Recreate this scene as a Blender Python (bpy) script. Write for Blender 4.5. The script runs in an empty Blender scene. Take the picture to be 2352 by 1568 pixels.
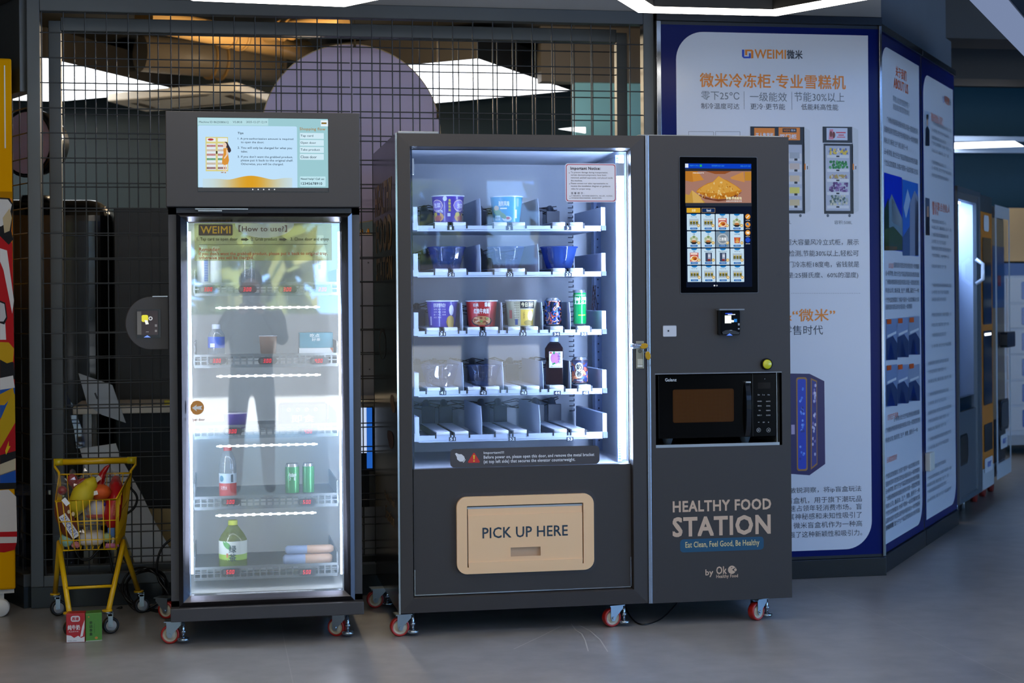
import bpy, math, random
from math import cos, sin, pi, radians, hypot, atan2
from mathutils import Matrix, Vector
random.seed(11)
SC = bpy.context.scene
COL = SC.collection

# ---------------------------------------------------------------- camera, world, sun, exposure
F_PX, PPX, PPY, EYE = 3750.0, 1176.0, 687.0, 1.30
PSI, ROLL = radians(10.3), 0.008
cam_d = bpy.data.cameras.new('camera')
cam_d.sensor_width = 36.0
cam_d.lens = F_PX / 2352 * 36
cam_d.shift_y = -(784 - PPY) / 2352
cam_d.clip_end = 500
cam_d.dof.use_dof = True
cam_d.dof.focus_distance = 6.45
cam_d.dof.aperture_fstop = 4.0
cam = bpy.data.objects.new('camera', cam_d)
COL.objects.link(cam)
cam.matrix_world = (Matrix.Translation((0, 0, EYE)) @ Matrix.Rotation(-PSI, 4, 'Z')
                    @ Matrix.Rotation(radians(90), 4, 'X') @ Matrix.Rotation(-ROLL, 4, 'Z'))
SC.camera = cam

wd = bpy.data.worlds.new('sky')
SC.world = wd
wd.use_nodes = True
bg = wd.node_tree.nodes['Background']
bg.inputs['Color'].default_value = (0.30, 0.56, 1.0, 1)
bg.inputs['Strength'].default_value = 7.0

sun_d = bpy.data.lights.new('sun', 'SUN')
sun_d.energy = 24.0
sun_d.color = (1.0, 0.93, 0.82)
sun_d.angle = 0.009
sun = bpy.data.objects.new('sun', sun_d)
COL.objects.link(sun)
sun.rotation_euler = (radians(-38), radians(18), 0)

vs = SC.view_settings
vs.view_transform = 'Standard'
vs.look = 'None'
vs.gamma = 1.0
vs.use_curve_mapping = False
vs.exposure = 0.0
SC.cycles.max_bounces = 8
SC.cycles.transparent_max_bounces = 24
SC.cycles.caustics_reflective = False
SC.cycles.sample_clamp_indirect = 6.0


def ray(px, py):
    x = px - PPX
    y = PPY - py
    u = (x * cos(ROLL) + y * sin(ROLL)) / F_PX
    v = (-x * sin(ROLL) + y * cos(ROLL)) / F_PX
    return (u * cos(PSI) + sin(PSI), -u * sin(PSI) + cos(PSI), v)


def atz(px, py, z):
    d = ray(px, py)
    t = (z - EYE) / d[2]
    return Vector((d[0] * t, d[1] * t, z))


# ---------------------------------------------------------------- materials
def lin(c):
    return c / 12.92 if c <= 0.04045 else ((c + 0.055) / 1.055) ** 2.4


def rgb(h):
    return tuple(lin(int(h[i:i + 2], 16) / 255) for i in (0, 2, 4)) + (1.0,)


MATS = {}


def M(h, rough=0.5, metal=0.0, spec=0.5, var=0.0, vscale=8.0, coat=0.0, bump=0.0, trans=0.0, name=None):
    key = (h, rough, metal, spec, var, vscale, coat, bump, trans, name)
    if key in MATS:
        return MATS[key]
    m = bpy.data.materials.new(name or 'paint_' + h)
    m.use_nodes = True
    nt = m.node_tree
    b = nt.nodes['Principled BSDF']
    c = rgb(h)
    b.inputs['Base Color'].default_value = c
    b.inputs['Roughness'].default_value = rough
    b.inputs['Metallic'].default_value = metal
    b.inputs['Specular IOR Level'].default_value = spec
    b.inputs['Coat Weight'].default_value = coat
    b.inputs['Coat Roughness'].default_value = 0.08
    b.inputs['Transmission Weight'].default_value = trans
    tc = nt.nodes.new('ShaderNodeTexCoord')
    if var:
        nz = nt.nodes.new('ShaderNodeTexNoise')
        nz.inputs['Scale'].default_value = vscale
        nz.inputs['Detail'].default_value = 6
        nt.links.new(tc.outputs['Object'], nz.inputs['Vector'])
        mx = nt.nodes.new('ShaderNodeMix')
        mx.data_type = 'RGBA'
        mx.inputs['A'].default_value = tuple(max(0, k * (1 - var)) for k in c[:3]) + (1,)
        mx.inputs['B'].default_value = tuple(min(1, k * (1 + var)) for k in c[:3]) + (1,)
        nt.links.new(nz.outputs['Fac'], mx.inputs['Factor'])
        nt.links.new(mx.outputs['Result'], b.inputs['Base Color'])
    if bump:
        nb = nt.nodes.new('ShaderNodeTexNoise')
        nb.inputs['Scale'].default_value = vscale * 6
        nt.links.new(tc.outputs['Object'], nb.inputs['Vector'])
        bp = nt.nodes.new('ShaderNodeBump')
        bp.inputs['Strength'].default_value = bump
        bp.inputs['Distance'].default_value = 0.01
        nt.links.new(nb.outputs['Fac'], bp.inputs['Height'])
        nt.links.new(bp.outputs['Normal'], b.inputs['Normal'])
    MATS[key] = m
    return m


def LIT(h, strength=1.0):
    """something that gives off light: lamps, screens, digits"""
    key = ('lit', h, strength)
    if key in MATS:
        return MATS[key]
    m = bpy.data.materials.new('glow_' + h)
    m.use_nodes = True
    nt = m.node_tree
    for n in list(nt.nodes):
        nt.nodes.remove(n)
    e = nt.nodes.new('ShaderNodeEmission')
    e.inputs['Color'].default_value = rgb(h)
    e.inputs['Strength'].default_value = strength
    o = nt.nodes.new('ShaderNodeOutputMaterial')
    nt.links.new(e.outputs[0], o.inputs[0])
    MATS[key] = m
    return m


def CLEAR(h='ffffff', refl=0.08, rough=0.0, milk=0.0, milkcol='ffffff'):
    """thin clear sheet: tinted transparency, a share of mirror reflection, a share of haze"""
    key = ('clear', h, refl, rough, milk, milkcol)
    if key in MATS:
        return MATS[key]
    m = bpy.data.materials.new('clear_' + h)
    m.use_nodes = True
    nt = m.node_tree
    for n in list(nt.nodes):
        nt.nodes.remove(n)
    t = nt.nodes.new('ShaderNodeBsdfTransparent')
    t.inputs['Color'].default_value = rgb(h)
    g = nt.nodes.new('ShaderNodeBsdfGlossy')
    g.inputs['Roughness'].default_value = rough
    mx = nt.nodes.new('ShaderNodeMixShader')
    mx.inputs[0].default_value = refl
    nt.links.new(t.outputs[0], mx.inputs[1])
    nt.links.new(g.outputs[0], mx.inputs[2])
    last = mx
    if milk:
        d = nt.nodes.new('ShaderNodeBsdfDiffuse')
        d.inputs['Color'].default_value = rgb(milkcol)
        m2 = nt.nodes.new('ShaderNodeMixShader')
        m2.inputs[0].default_value = milk
        nt.links.new(mx.outputs[0], m2.inputs[1])
        nt.links.new(d.outputs[0], m2.inputs[2])
        last = m2
    o = nt.nodes.new('ShaderNodeOutputMaterial')
    nt.links.new(last.outputs[0], o.inputs[0])
    MATS[key] = m
    return m


# ---------------------------------------------------------------- text outlines
GL = {}


def glyphs(s, bold=0.0):
    k = (s, bold)
    if k not in GL:
        cu = bpy.data.curves.new('lettering', 'FONT')
        cu.body = s
        cu.size = 1.0
        cu.space_character = 1 + 2.5 * bold
        cu.resolution_u = 2
        cu.fill_mode = 'BOTH'
        o = bpy.data.objects.new('lettering', cu)
        me = bpy.data.meshes.new_from_object(o)
        vsx = [(v.co.x, v.co.y) for v in me.vertices]
        fs = [tuple(p.vertices) for p in me.polygons]
        bpy.data.objects.remove(o)
        bpy.data.curves.remove(cu)
        bpy.data.meshes.remove(me)
        x0 = min(v[0] for v in vsx); x1 = max(v[0] for v in vsx)
        y0 = min(v[1] for v in vsx); y1 = max(v[1] for v in vsx)
        GL[k] = (vsx, fs, x0, x1, y0, y1)
    return GL[k]


# ---------------------------------------------------------------- planes things are drawn on
class PL:
    """an upright plane: origin on the floor, u runs along it, v is height, n points to the viewer's side"""

    def __init__(s, o, u, n=None):
        s.o = Vector((o[0], o[1], 0))
        l = hypot(u[0], u[1])
        s.u = Vector((u[0] / l, u[1] / l, 0))
        s.n = Vector((s.u.y, -s.u.x, 0))
        if n is not None and n < 0:
            s.n = -s.n

    def uv(s, px, py):
        d = Vector(ray(px, py))
        e = Vector((0, 0, EYE))
        t = (s.o - e).dot(s.n) / d.dot(s.n)
        p = e + d * t
        return ((p - s.o).dot(s.u), p.z)

    def box(s, a, b, c, d):
        """pixel box (left, top, right, bottom) -> u0, u1, v0, v1"""
        ym, xm = (b + d) / 2, (a + c) / 2
        u0 = s.uv(a, ym)[0]; u1 = s.uv(c, ym)[0]
        v1 = s.uv(xm, b)[1]; v0 = s.uv(xm, d)[1]
        return u0, u1, v0, v1

    def p(s, u, v, w=0.0):
        return s.o + s.u * u + Vector((0, 0, v)) + s.n * w


def front(y):
    return PL((0, y), (1, 0))


# ---------------------------------------------------------------- mesh builder
class G:
    def __init__(s, pl=None):
        s.v = []; s.f = []; s.mi = []; s.sm = []; s.mats = []; s.cur = 0; s.smooth = False
        s.pl = pl
        s.T = None

    def m(s, mat):
        if mat not in s.mats:
            s.mats.append(mat)
        s.cur = s.mats.index(mat)
        return s

    def add(s, vs, fs, smooth=False):
        b = len(s.v)
        if s.T is not None:
            vs = [s.T @ Vector(v) for v in vs]
        s.v += [tuple(v) for v in vs]
        for f in fs:
            s.f.append(tuple(b + i for i in f))
            s.mi.append(s.cur)
            s.sm.append(smooth)
        return s

    # --- solids in room coordinates
    def box(s, x0, x1, y0, y1, z0, z1):
        vs = [(x0, y0, z0), (x1, y0, z0), (x1, y1, z0), (x0, y1, z0), (x0, y0, z1), (x1, y0, z1), (x1, y1, z1), (x0, y1, z1)]
        return s.add(vs, [(0, 3, 2, 1), (4, 5, 6, 7), (0, 1, 5, 4), (1, 2, 6, 5), (2, 3, 7, 6), (3, 0, 4, 7)])

    def tube(s, pts, r, n=8, closed=False, caps=True):
        pts = [Vector(p) for p in pts]
        N = len(pts)
        rs = r if isinstance(r, (list, tuple)) else [r] * N
        vs = []
        prev = None
        for i, p in enumerate(pts):
            if closed:
                t = pts[(i + 1) % N] - pts[i - 1]
            else:
                t = pts[min(i + 1, N - 1)] - pts[max(i - 1, 0)]
            t = t.normalized() if t.length > 1e-9 else Vector((0, 0, 1))
            if prev is None:
                a = Vector((0, 0, 1)) if abs(t.z) < 0.9 else Vector((1, 0, 0))
                nx = t.cross(a).normalized()
            else:
                nx = (prev - t * prev.dot(t))
                nx = nx.normalized() if nx.length > 1e-6 else t.orthogonal().normalized()
            prev = nx
            ny = t.cross(nx)
            for k in range(n):
                a = 2 * pi * k / n
                vs.append(p + (nx * cos(a) + ny * sin(a)) * rs[i])
        fs = []
        M_ = N if closed else N - 1
        for i in range(M_):
            j = (i + 1) % N
            for k in range(n):
                l = (k + 1) % n
                fs.append((i * n + k, i * n + l, j * n + l, j * n + k))
        s.add(vs, fs, n > 5)
        if not closed and caps:
            s.add([], [])
            b = len(s.v) - len(vs)
            for f in (tuple(b + k for k in reversed(range(n))), tuple(b + (N - 1) * n + k for k in range(n))):
                s.f.append(f); s.mi.append(s.cur); s.sm.append(False)
        return s

    def cyl(s, p0, p1, r, n=20):
        return s.tube([p0, p1], r, n)

    def lathe(s, prof, c=(0, 0, 0), n=28, ax=None, smooth=True):
        """prof: (radius, height) pairs, turned about z at c (or about direction ax)"""
        R = Matrix.Identity(3) if ax is None else Vector((0, 0, 1)).rotation_difference(Vector(ax)).to_matrix()
        c = Vector(c)
        vs = []
        for r, z in prof:
            for k in range(n):
                a = 2 * pi * k / n
                vs.append(c + R @ Vector((r * cos(a), r * sin(a), z)))
        fs = []
        for i in range(len(prof) - 1):
            for k in range(n):
                l = (k + 1) % n
                fs.append((i * n + k, i * n + l, (i + 1) * n + l, (i + 1) * n + k))
        return s.add(vs, fs, smooth)

    def ball(s, c, r, n=20, k=12):
        """ellipsoid with radii r=(rx,ry,rz)"""
        if not isinstance(r, (tuple, list)):
            r = (r, r, r)
        vs = []; fs = []
        for i in range(k + 1):
            t = pi * i / k
            for j in range(n):
                a = 2 * pi * j / n
                vs.append((c[0] + r[0] * sin(t) * cos(a), c[1] + r[1] * sin(t) * sin(a), c[2] - r[2] * cos(t)))
        for i in range(k):
            for j in range(n):
                l = (j + 1) % n
                fs.append((i * n + j, i * n + l, (i + 1) * n + l, (i + 1) * n + j))
        return s.add(vs, fs, True)

    # --- flat work on the current plane
    def poly(s, pts, w=0.0):
        return s.add([s.pl.p(u, v, w) for u, v in pts], [tuple(range(len(pts)))])

    def prism(s, pts, w0, w1):
        n = len(pts)
        vs = [s.pl.p(u, v, w0) for u, v in pts] + [s.pl.p(u, v, w1) for u, v in pts]
        fs = [tuple(range(n, 2 * n)), tuple(reversed(range(n)))]
        fs += [(i, (i + 1) % n, n + (i + 1) % n, n + i) for i in range(n)]
        return s.add(vs, fs)

    def rect(s, u0, u1, v0, v1, w=0.0):
        return s.poly([(u0, v0), (u1, v0), (u1, v1), (u0, v1)], w)

    def slab(s, u0, u1, v0, v1, w0, w1):
        return s.prism([(u0, v0), (u1, v0), (u1, v1), (u0, v1)], w0, w1)

    def rr(s, u0, u1, v0, v1, r, w0, w1=None, seg=6, corners=(1, 1, 1, 1)):
        pts = rrpts(u0, u1, v0, v1, r, seg, corners)
        return s.poly(pts, w0) if w1 is None else s.prism(pts, w0, w1)

    def ell(s, cu, cv, ru, rv, w=0.0, n=28, a0=0.0, a1=2 * pi):
        full = abs(a1 - a0 - 2 * pi) < 1e-6
        pts = [(cu + ru * cos(a0 + (a1 - a0) * k / n), cv + rv * sin(a0 + (a1 - a0) * k / n)) for k in range(n if full else n + 1)]
        return s.poly(pts, w)

    def ring(s, cu, cv, r0, r1, w=0.0, n=28):
        vs = []
        for k in range(n):
            a = 2 * pi * k / n
            vs.append(s.pl.p(cu + r0 * cos(a), cv + r0 * sin(a), w))
            vs.append(s.pl.p(cu + r1 * cos(a), cv + r1 * sin(a), w))
        return s.add(vs, [(2 * k, 2 * k + 1, (2 * k + 3) % (2 * n), (2 * k + 2) % (2 * n)) for k in range(n)])

    def line(s, a, b, t, w=0.0):
        a = Vector(a); b = Vector(b)
        d = (b - a).normalized()
        o = Vector((-d.y, d.x)) * t / 2
        return s.poly([tuple(a - o), tuple(b - o), tuple(b + o), tuple(a + o)], w)

    def frame(s, o, i, w0, w1=None):
        """mitred frame between outer and inner boxes (u0,u1,v0,v1); w1 = inner-edge height"""
        w1 = w0 if w1 is None else w1
        O = [(o[0], o[2]), (o[1], o[2]), (o[1], o[3]), (o[0], o[3])]
        I = [(i[0], i[2]), (i[1], i[2]), (i[1], i[3]), (i[0], i[3])]
        vs = [s.pl.p(u, v, w0) for u, v in O] + [s.pl.p(u, v, w1) for u, v in I]
        return s.add(vs, [(k, (k + 1) % 4, 4 + (k + 1) % 4, 4 + k) for k in range(4)])

    def text(s, t, bx, w=0.0005, bold=0.0):
        """lettering whose ink fills the box u0,u1,v0,v1"""
        vs, fs, x0, x1, y0, y1 = glyphs(t, bold)
        lay = [w] * len(vs)
        if bold:                       # heavier strokes: the outline laid down five times, a hair apart
            b = bold * .9; n = len(vs)
            off = ((0, 0), (-b, -b), (b, -b), (b, b), (-b, b))
            fs = [tuple(i + q * n for i in f) for q in range(5) for f in fs]
            lay = [w + .00007 * q for q in range(5) for _ in vs]
            vs = [(x + dx, y + dy) for dx, dy in off for x, y in vs]
            x0 -= b; x1 += b; y0 -= b; y1 += b
        u0, u1, v0, v1 = bx
        kx = (u1 - u0) / max(1e-6, x1 - x0)
        ky = (v1 - v0) / max(1e-6, y1 - y0)
        return s.add([s.pl.p(u0 + (x - x0) * kx, v0 + (y - y0) * ky, l) for (x, y), l in zip(vs, lay)], fs)

    # pixel-measured flat work
    def ptext(s, t, a, b, c, d, w=0.0005, bold=0.0):
        return s.text(t, s.pl.box(a, b, c, d), w, bold)

    def prect(s, a, b, c, d, w=0.0):
        return s.rect(*s.pl.box(a, b, c, d), w)

    def ppoly(s, pts, w=0.0):
        return s.poly([s.pl.uv(*p) for p in pts], w)

    def pell(s, cx, cy, rx, ry, w=0.0, n=28):
        u0, u1, v0, v1 = s.pl.box(cx - rx, cy - ry, cx + rx, cy + ry)
        return s.ell((u0 + u1) / 2, (v0 + v1) / 2, (u1 - u0) / 2, (v1 - v0) / 2, w, n)

    def build(s, name, parent=None, label=None, bevel=0.0, seg=2, shade=None, **props):
        me = bpy.data.meshes.new(name)
        org = Vector((0, 0, 0))
        if parent is None and s.v:
            xs = [v[0] for v in s.v]; ys = [v[1] for v in s.v]; zs = [v[2] for v in s.v]
            org = Vector(((min(xs) + max(xs)) / 2, (min(ys) + max(ys)) / 2, min(zs)))
        me.from_pydata([tuple(Vector(v) - org) for v in s.v], [], s.f)
        for mt in s.mats:
            me.materials.append(mt)
        if len(s.mats) > 1:
            me.polygons.foreach_set('material_index', s.mi)
        me.polygons.foreach_set('use_smooth', s.sm)
        me.update()
        o = bpy.data.objects.new(name, me)
        COL.objects.link(o)
        if parent is not None:
            adopt(o, parent)
        else:
            o.location = org
            WORLD[o] = Matrix.Translation(org)
        if bevel:
            b = o.modifiers.new('bevel', 'BEVEL')
            b.width = bevel
            b.segments = seg
            b.limit_method = 'ANGLE'
            b.angle_limit = radians(40)
        if label:
            o['label'] = label
        for k, v in props.items():
            o[k] = v
        return o


def rrpts(u0, u1, v0, v1, r, seg=6, corners=(1, 1, 1, 1)):
    pts = []
    for (cu, cv, a0), on in zip(((u0 + r, v0 + r, pi), (u1 - r, v0 + r, 1.5 * pi), (u1 - r, v1 - r, 0), (u0 + r, v1 - r, .5 * pi)), corners):
        if on:
            for k in range(seg + 1):
                a = a0 + .5 * pi * k / seg
                pts.append((cu + r * cos(a), cv + r * sin(a)))
        else:
            q = a0 + pi / 4
            pts.append((cu + (r if cos(q) > 0 else -r), cv + (r if sin(q) > 0 else -r)))
    return pts


WORLD = {}


def adopt(o, parent):
    w = WORLD.get(parent, Matrix.Identity(4))
    o.parent = parent
    o.matrix_parent_inverse = w.inverted()
    WORLD[o] = Matrix.Identity(4)


def thing(name, label, cat, loc=(0, 0, 0), group=None):
    e = bpy.data.objects.new(name, None)
    e.empty_display_size = 0.05
    COL.objects.link(e)
    e.location = loc
    WORLD[e] = Matrix.Translation(Vector(loc))
    e['label'] = label
    e['category'] = cat
    if group:
        e['group'] = group
    return e


def tag(o, label, cat, group=None):
    o['label'] = label
    o['category'] = cat
    if group:
        o['group'] = group
    return o


def struct(o):
    o['kind'] = 'structure'
    return o


def dup(src, delta, label=None, parent=None, rotz=0.0):
    """a copy of a thing (or part) with copies of its parts and sub-parts, shifted by delta"""
    r = src.copy()
    COL.objects.link(r)
    if parent is not None:
        r.parent = parent
    r.location = Vector(src.location) + Vector(delta)
    if rotz:
        r.rotation_euler = (0, 0, src.rotation_euler[2] + rotz)
    if label:
        r['label'] = label
    for ch in list(src.children):
        c = ch.copy()
        COL.objects.link(c)
        c.parent = r
        for g in list(ch.children):
            d = g.copy()
            COL.objects.link(d)
            d.parent = c
    return r


def seg7(g, txt, u, v, h, lit, w=0.0):
    """seven-segment figures, slanted; returns nothing"""
    S = {'0': 'abcdef', '1': 'bc', '2': 'abged', '3': 'abgcd', '4': 'fgbc', '5': 'afgcd', '8': 'abcdefg', '9': 'abcdfg'}
    wd_ = h * .5
    t = h * .15
    for ch in txt:
        if ch == '.':
            g.m(lit)
            g.rect(u - .02 * h, u + .1 * h, v, v + .12 * h, w)
            u += .08 * h
            continue
        col = lit
        if ch == '_':
            ch = '8'
            col = M('8a8a88', .6)
        g.m(col)
        sl = lambda y: (y - v) * .12
        for q in S[ch]:
            y0, y1, x0, x1 = {'a': (v + h - t, v + h, u, u + wd_), 'd': (v, v + t, u, u + wd_), 'g': (v + h / 2 - t / 2, v + h / 2 + t / 2, u, u + wd_),
                              'b': (v + h / 2, v + h, u + wd_ - t, u + wd_), 'c': (v, v + h / 2, u + wd_ - t, u + wd_),
                              'f': (v + h / 2, v + h, u, u + t), 'e': (v, v + h / 2, u, u + t)}[q]
            g.poly([(x0 + sl(y0), y0), (x1 + sl(y0), y0), (x1 + sl(y1), y1), (x0 + sl(y1), y1)], w)
        u += h * .68
# ---------------------------------------------------------------- the setting
def concrete():
    m = bpy.data.materials.new('polished_concrete')
    m.use_nodes = True
    nt = m.node_tree
    L = nt.links.new
    b = nt.nodes['Principled BSDF']
    tc = nt.nodes.new('ShaderNodeTexCoord')
    n1 = nt.nodes.new('ShaderNodeTexNoise'); n1.inputs['Scale'].default_value = 1.3; n1.inputs['Detail'].default_value = 9; n1.inputs['Roughness'].default_value = .62
    n2 = nt.nodes.new('ShaderNodeTexNoise'); n2.inputs['Scale'].default_value = 9.0; n2.inputs['Detail'].default_value = 8
    L(tc.outputs['Object'], n1.inputs['Vector']); L(tc.outputs['Object'], n2.inputs['Vector'])
    ad = nt.nodes.new('ShaderNodeMath'); ad.operation = 'MULTIPLY_ADD'; ad.inputs[1].default_value = .45
    L(n2.outputs['Fac'], ad.inputs[0]); L(n1.outputs['Fac'], ad.inputs[2])
    r = nt.nodes.new('ShaderNodeValToRGB')
    r.color_ramp.elements[0].position = .48; r.color_ramp.elements[0].color = rgb('7b7a79')
    r.color_ramp.elements[1].position = .95; r.color_ramp.elements[1].color = rgb('a3a2a0')
    L(ad.outputs[0], r.inputs['Fac'])
    # saw-cut joints every 2.4 m
    sp = nt.nodes.new('ShaderNodeSeparateXYZ'); L(tc.outputs['Object'], sp.inputs[0])
    last = None
    for ax, off in (('X', .35), ('Y', 1.15)):
        a = nt.nodes.new('ShaderNodeMath'); a.operation = 'ADD'; a.inputs[1].default_value = 24 + off; L(sp.outputs[ax], a.inputs[0])
        w = nt.nodes.new('ShaderNodeMath'); w.operation = 'WRAP'; w.inputs[1].default_value = 1.2; w.inputs[2].default_value = -1.2; L(a.outputs[0], w.inputs[0])
        c = nt.nodes.new('ShaderNodeMath'); c.operation = 'ABSOLUTE'; L(w.outputs[0], c.inputs[0])
        l = nt.nodes.new('ShaderNodeMath'); l.operation = 'LESS_THAN'; l.inputs[1].default_value = .0016; L(c.outputs[0], l.inputs[0])
        if last is None:
            last = l
        else:
            mx = nt.nodes.new('ShaderNodeMath'); mx.operation = 'MAXIMUM'; L(last.outputs[0], mx.inputs[0]); L(l.outputs[0], mx.inputs[1]); last = mx
    mc = nt.nodes.new('ShaderNodeMix'); mc.data_type = 'RGBA'; mc.inputs['B'].default_value = rgb('c0bfba')
    fm = nt.nodes.new('ShaderNodeMath'); fm.operation = 'MULTIPLY'; fm.inputs[1].default_value = .35; L(last.outputs[0], fm.inputs[0])
    L(fm.outputs[0], mc.inputs['Factor']); L(r.outputs['Color'], mc.inputs['A']); L(mc.outputs['Result'], b.inputs['Base Color'])
    rr_ = nt.nodes.new('ShaderNodeMapRange'); rr_.inputs['To Min'].default_value = .22; rr_.inputs['To Max'].default_value = .42
    L(n1.outputs['Fac'], rr_.inputs['Value']); L(rr_.outputs['Result'], b.inputs['Roughness'])
    bp = nt.nodes.new('ShaderNodeBump'); bp.inputs['Strength'].default_value = .06; bp.inputs['Distance'].default_value = .02
    L(n2.outputs['Fac'], bp.inputs['Height']); L(bp.outputs['Normal'], b.inputs['Normal'])
    return m


g = G().m(concrete()).box(-7, 13, -9, 16, -.1, 0)
g.m(M('c2c0bb', .5))                                        # pale curved scuffs worn into the concrete
for pts in (((1312, 1432), (1322, 1446), (1336, 1455), (1344, 1470), (1351, 1495)), ((1328, 1434), (1355, 1448), (1378, 1468), (1396, 1496)), ((1290, 1437), (1240, 1462), (1180, 1490))):
    q = [atz(px, py, .0006) for px, py in pts]
    for a, b in zip(q, q[1:]):
        d = (b - a).normalized(); o = Vector((-d.y, d.x, 0)) * .0022
        g.add([a - o, b - o, b + o, a + o], [(0, 1, 2, 3)])
struct(g.build('floor'))
struct(G().m(M('c9c2b4', .8, var=.15, vscale=.4)).box(-60, 60, -75, -9, -.12, -.02).build('ground_outside'))
struct(G().m(M('34332f', .8, var=.1)).box(-7, 13, -9, 16, 3.2, 3.4).build('ceiling'))
struct(G().m(M('4a4744', .7, var=.08)).box(-7.2, -7, -9, 16, 0, 3.4).build('wall_left'))
struct(G().m(M('3a3937', .7, var=.08)).box(13, 13.2, 4, 16, 0, 3.4).build('wall_right'))
struct(G().m(M('142c31', .5, var=.05)).box(-7, 3.6, 13.9, 14.1, 0, 3.3).build('wall_back'))  # same teal paint, its lack of light put into the dark tone
struct(G().m(M('0c5878', .5, var=.05)).box(3.6, 13, 13.9, 14.1, 0, 3.3).build('wall_back_right'))  # same back wall split off, its own light put into the tone

# soffit and beams over the partition
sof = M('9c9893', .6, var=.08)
g = G().m(sof)
g.box(-.80, 3.09, 7.24, 7.5, 2.605, 3.2)
struct(g.build('wall_soffit'))
PA = PL((3.063, 7.212), (1.101, 1.502))
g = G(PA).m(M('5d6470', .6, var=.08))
g.slab(0.02, 1.86, 2.58, 3.2, -.3, -.02)
struct(g.build('wall_soffit_right'))
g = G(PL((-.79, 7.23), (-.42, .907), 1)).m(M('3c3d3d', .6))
g.slab(0.0, 2.6, 2.605, 3.2, -.1, .1)
struct(g.build('wall_soffit_left'))

# ceiling beams, right of the poster wall, and the pipe beneath
dark = M('2c2f33', .6)
for k, y in enumerate((8.6, 10.2)):
    struct(G().m(dark).box(3.8, 13, y, y + .35, 2.75, 3.2).build('trim_%d' % (k + 1)))
g = G().m(M('5c5f62', .5))
g.tube([(2.9, 7.9, 3.02), (3.3, 7.95, 3.06), (3.5, 8.0, 3.06), (6.5, 8.2, 3.06)], .035, 10)
tag(g.build('ceiling_pipe'), 'thin grey pipe running under the dark ceiling above the poster wall', 'pipe')

# ---------------------------------------------------------------- wire mesh partition
steel = M('565c60', .45, .3, var=.12, vscale=5)
wire = M('43474b', .4, .5)
base = M('2a3236', .18, .1)
P = thing('mesh_partition', 'tall dark grey steel frame filled with double wire mesh behind the fridge', 'partition', (.6, 7.25, 0))


def bar(name, x0, x1, y0, y1, z0, z1, mat=steel, bev=.003):
    return G().m(mat).box(x0, x1, y0, y1, z0, z1).build(name, P, bevel=bev)


bar('post', -.782, -.728, 7.20, 7.26, .09, 2.605)
bar('post', 1.925, 1.975, 7.20, 7.26, .09, 2.605)
bar('post', -.715, -.662, 7.44, 7.49, .09, 2.545)
bar('post', 1.86, 1.91, 7.44, 7.49, .09, 2.545)
bar('top_beam', -.728, 1.925, 7.20, 7.26, 2.545, 2.605)
bar('top_beam', -.662, 1.86, 7.44, 7.49, 2.50, 2.56)
bar('sill_beam', -.728, 1.925, 7.20, 7.26, .09, .138)
bar('sill_beam', -.662, 1.86, 7.44, 7.49, .09, .138)
bar('plinth', -.782, 1.985, 7.205, 7.50, 0, .09, base, .002)
zk = [.633 + .1072 * k for k in range(-4, 18)]


def mesh_panel(x0, x1, xs, y, zt):
    g = G().m(wire)
    for x in xs:
        if x0 < x < x1:
            g.tube([(x, y, .138), (x, y, zt)], .003, 6, caps=False)
    for z in zk:
        if z < zt:
            g.tube([(x0, y - .006, z), (x1, y - .006, z)], .003, 6, caps=False)
    return g.build('wire_mesh', P)


mesh_panel(-.728, .592, [-.632 + .0902 * k for k in range(-1, 14)], 7.225, 2.55)
mesh_panel(.600, 1.925, [.691 + .0905 * k for k in range(-1, 14)], 7.225, 2.55)
mesh_panel(-.70, .62, [-.606 + .0907 * k for k in range(-1, 14)], 7.462, 2.52)
mesh_panel(.625, 1.87, [.66 + .0907 * k for k in range(0, 14)], 7.462, 2.52)

# the return of the partition on the left, turned back into the room
PLF = PL((-.785, 7.225), (-.42, .907), 1)
P2 = thing('mesh_partition', 'dark return of the wire mesh frame seen beside the yellow cabinet', 'partition', (-1.2, 7.6, 0))
g = G(PLF).m(wire)
for k in range(1, 9):
    a = PLF.p(.096 * k, .138); b = PLF.p(.096 * k, 2.55)
    g.tube([a, b], .003, 6, caps=False)
for z in zk:
    g.tube([PLF.p(0, z), PLF.p(.82, z)], .003, 6, caps=False)
g.build('wire_mesh', P2)
g = G(PLF).m(steel)
g.slab(.0, .84, 2.2, 2.605, -.03, .03)
g.build('top_beam', P2, bevel=.003)
G(PLF).m(steel).slab(0, .84, .09, .145, -.03, .03).build('sill_beam', P2, bevel=.003)
G(PLF).m(base).slab(0, .84, 0, .09, -.03, .03).build('plinth', P2)
G(PLF).m(steel).slab(.82, .88, 0, 2.6, -.03, .03).build('post', P2, bevel=.003)

# ---------------------------------------------------------------- hexagonal ring lamps under the ceiling
lamp = LIT('fff6ea', 10.0)
cool_fill = LIT('86b4ff', 25.0)


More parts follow.
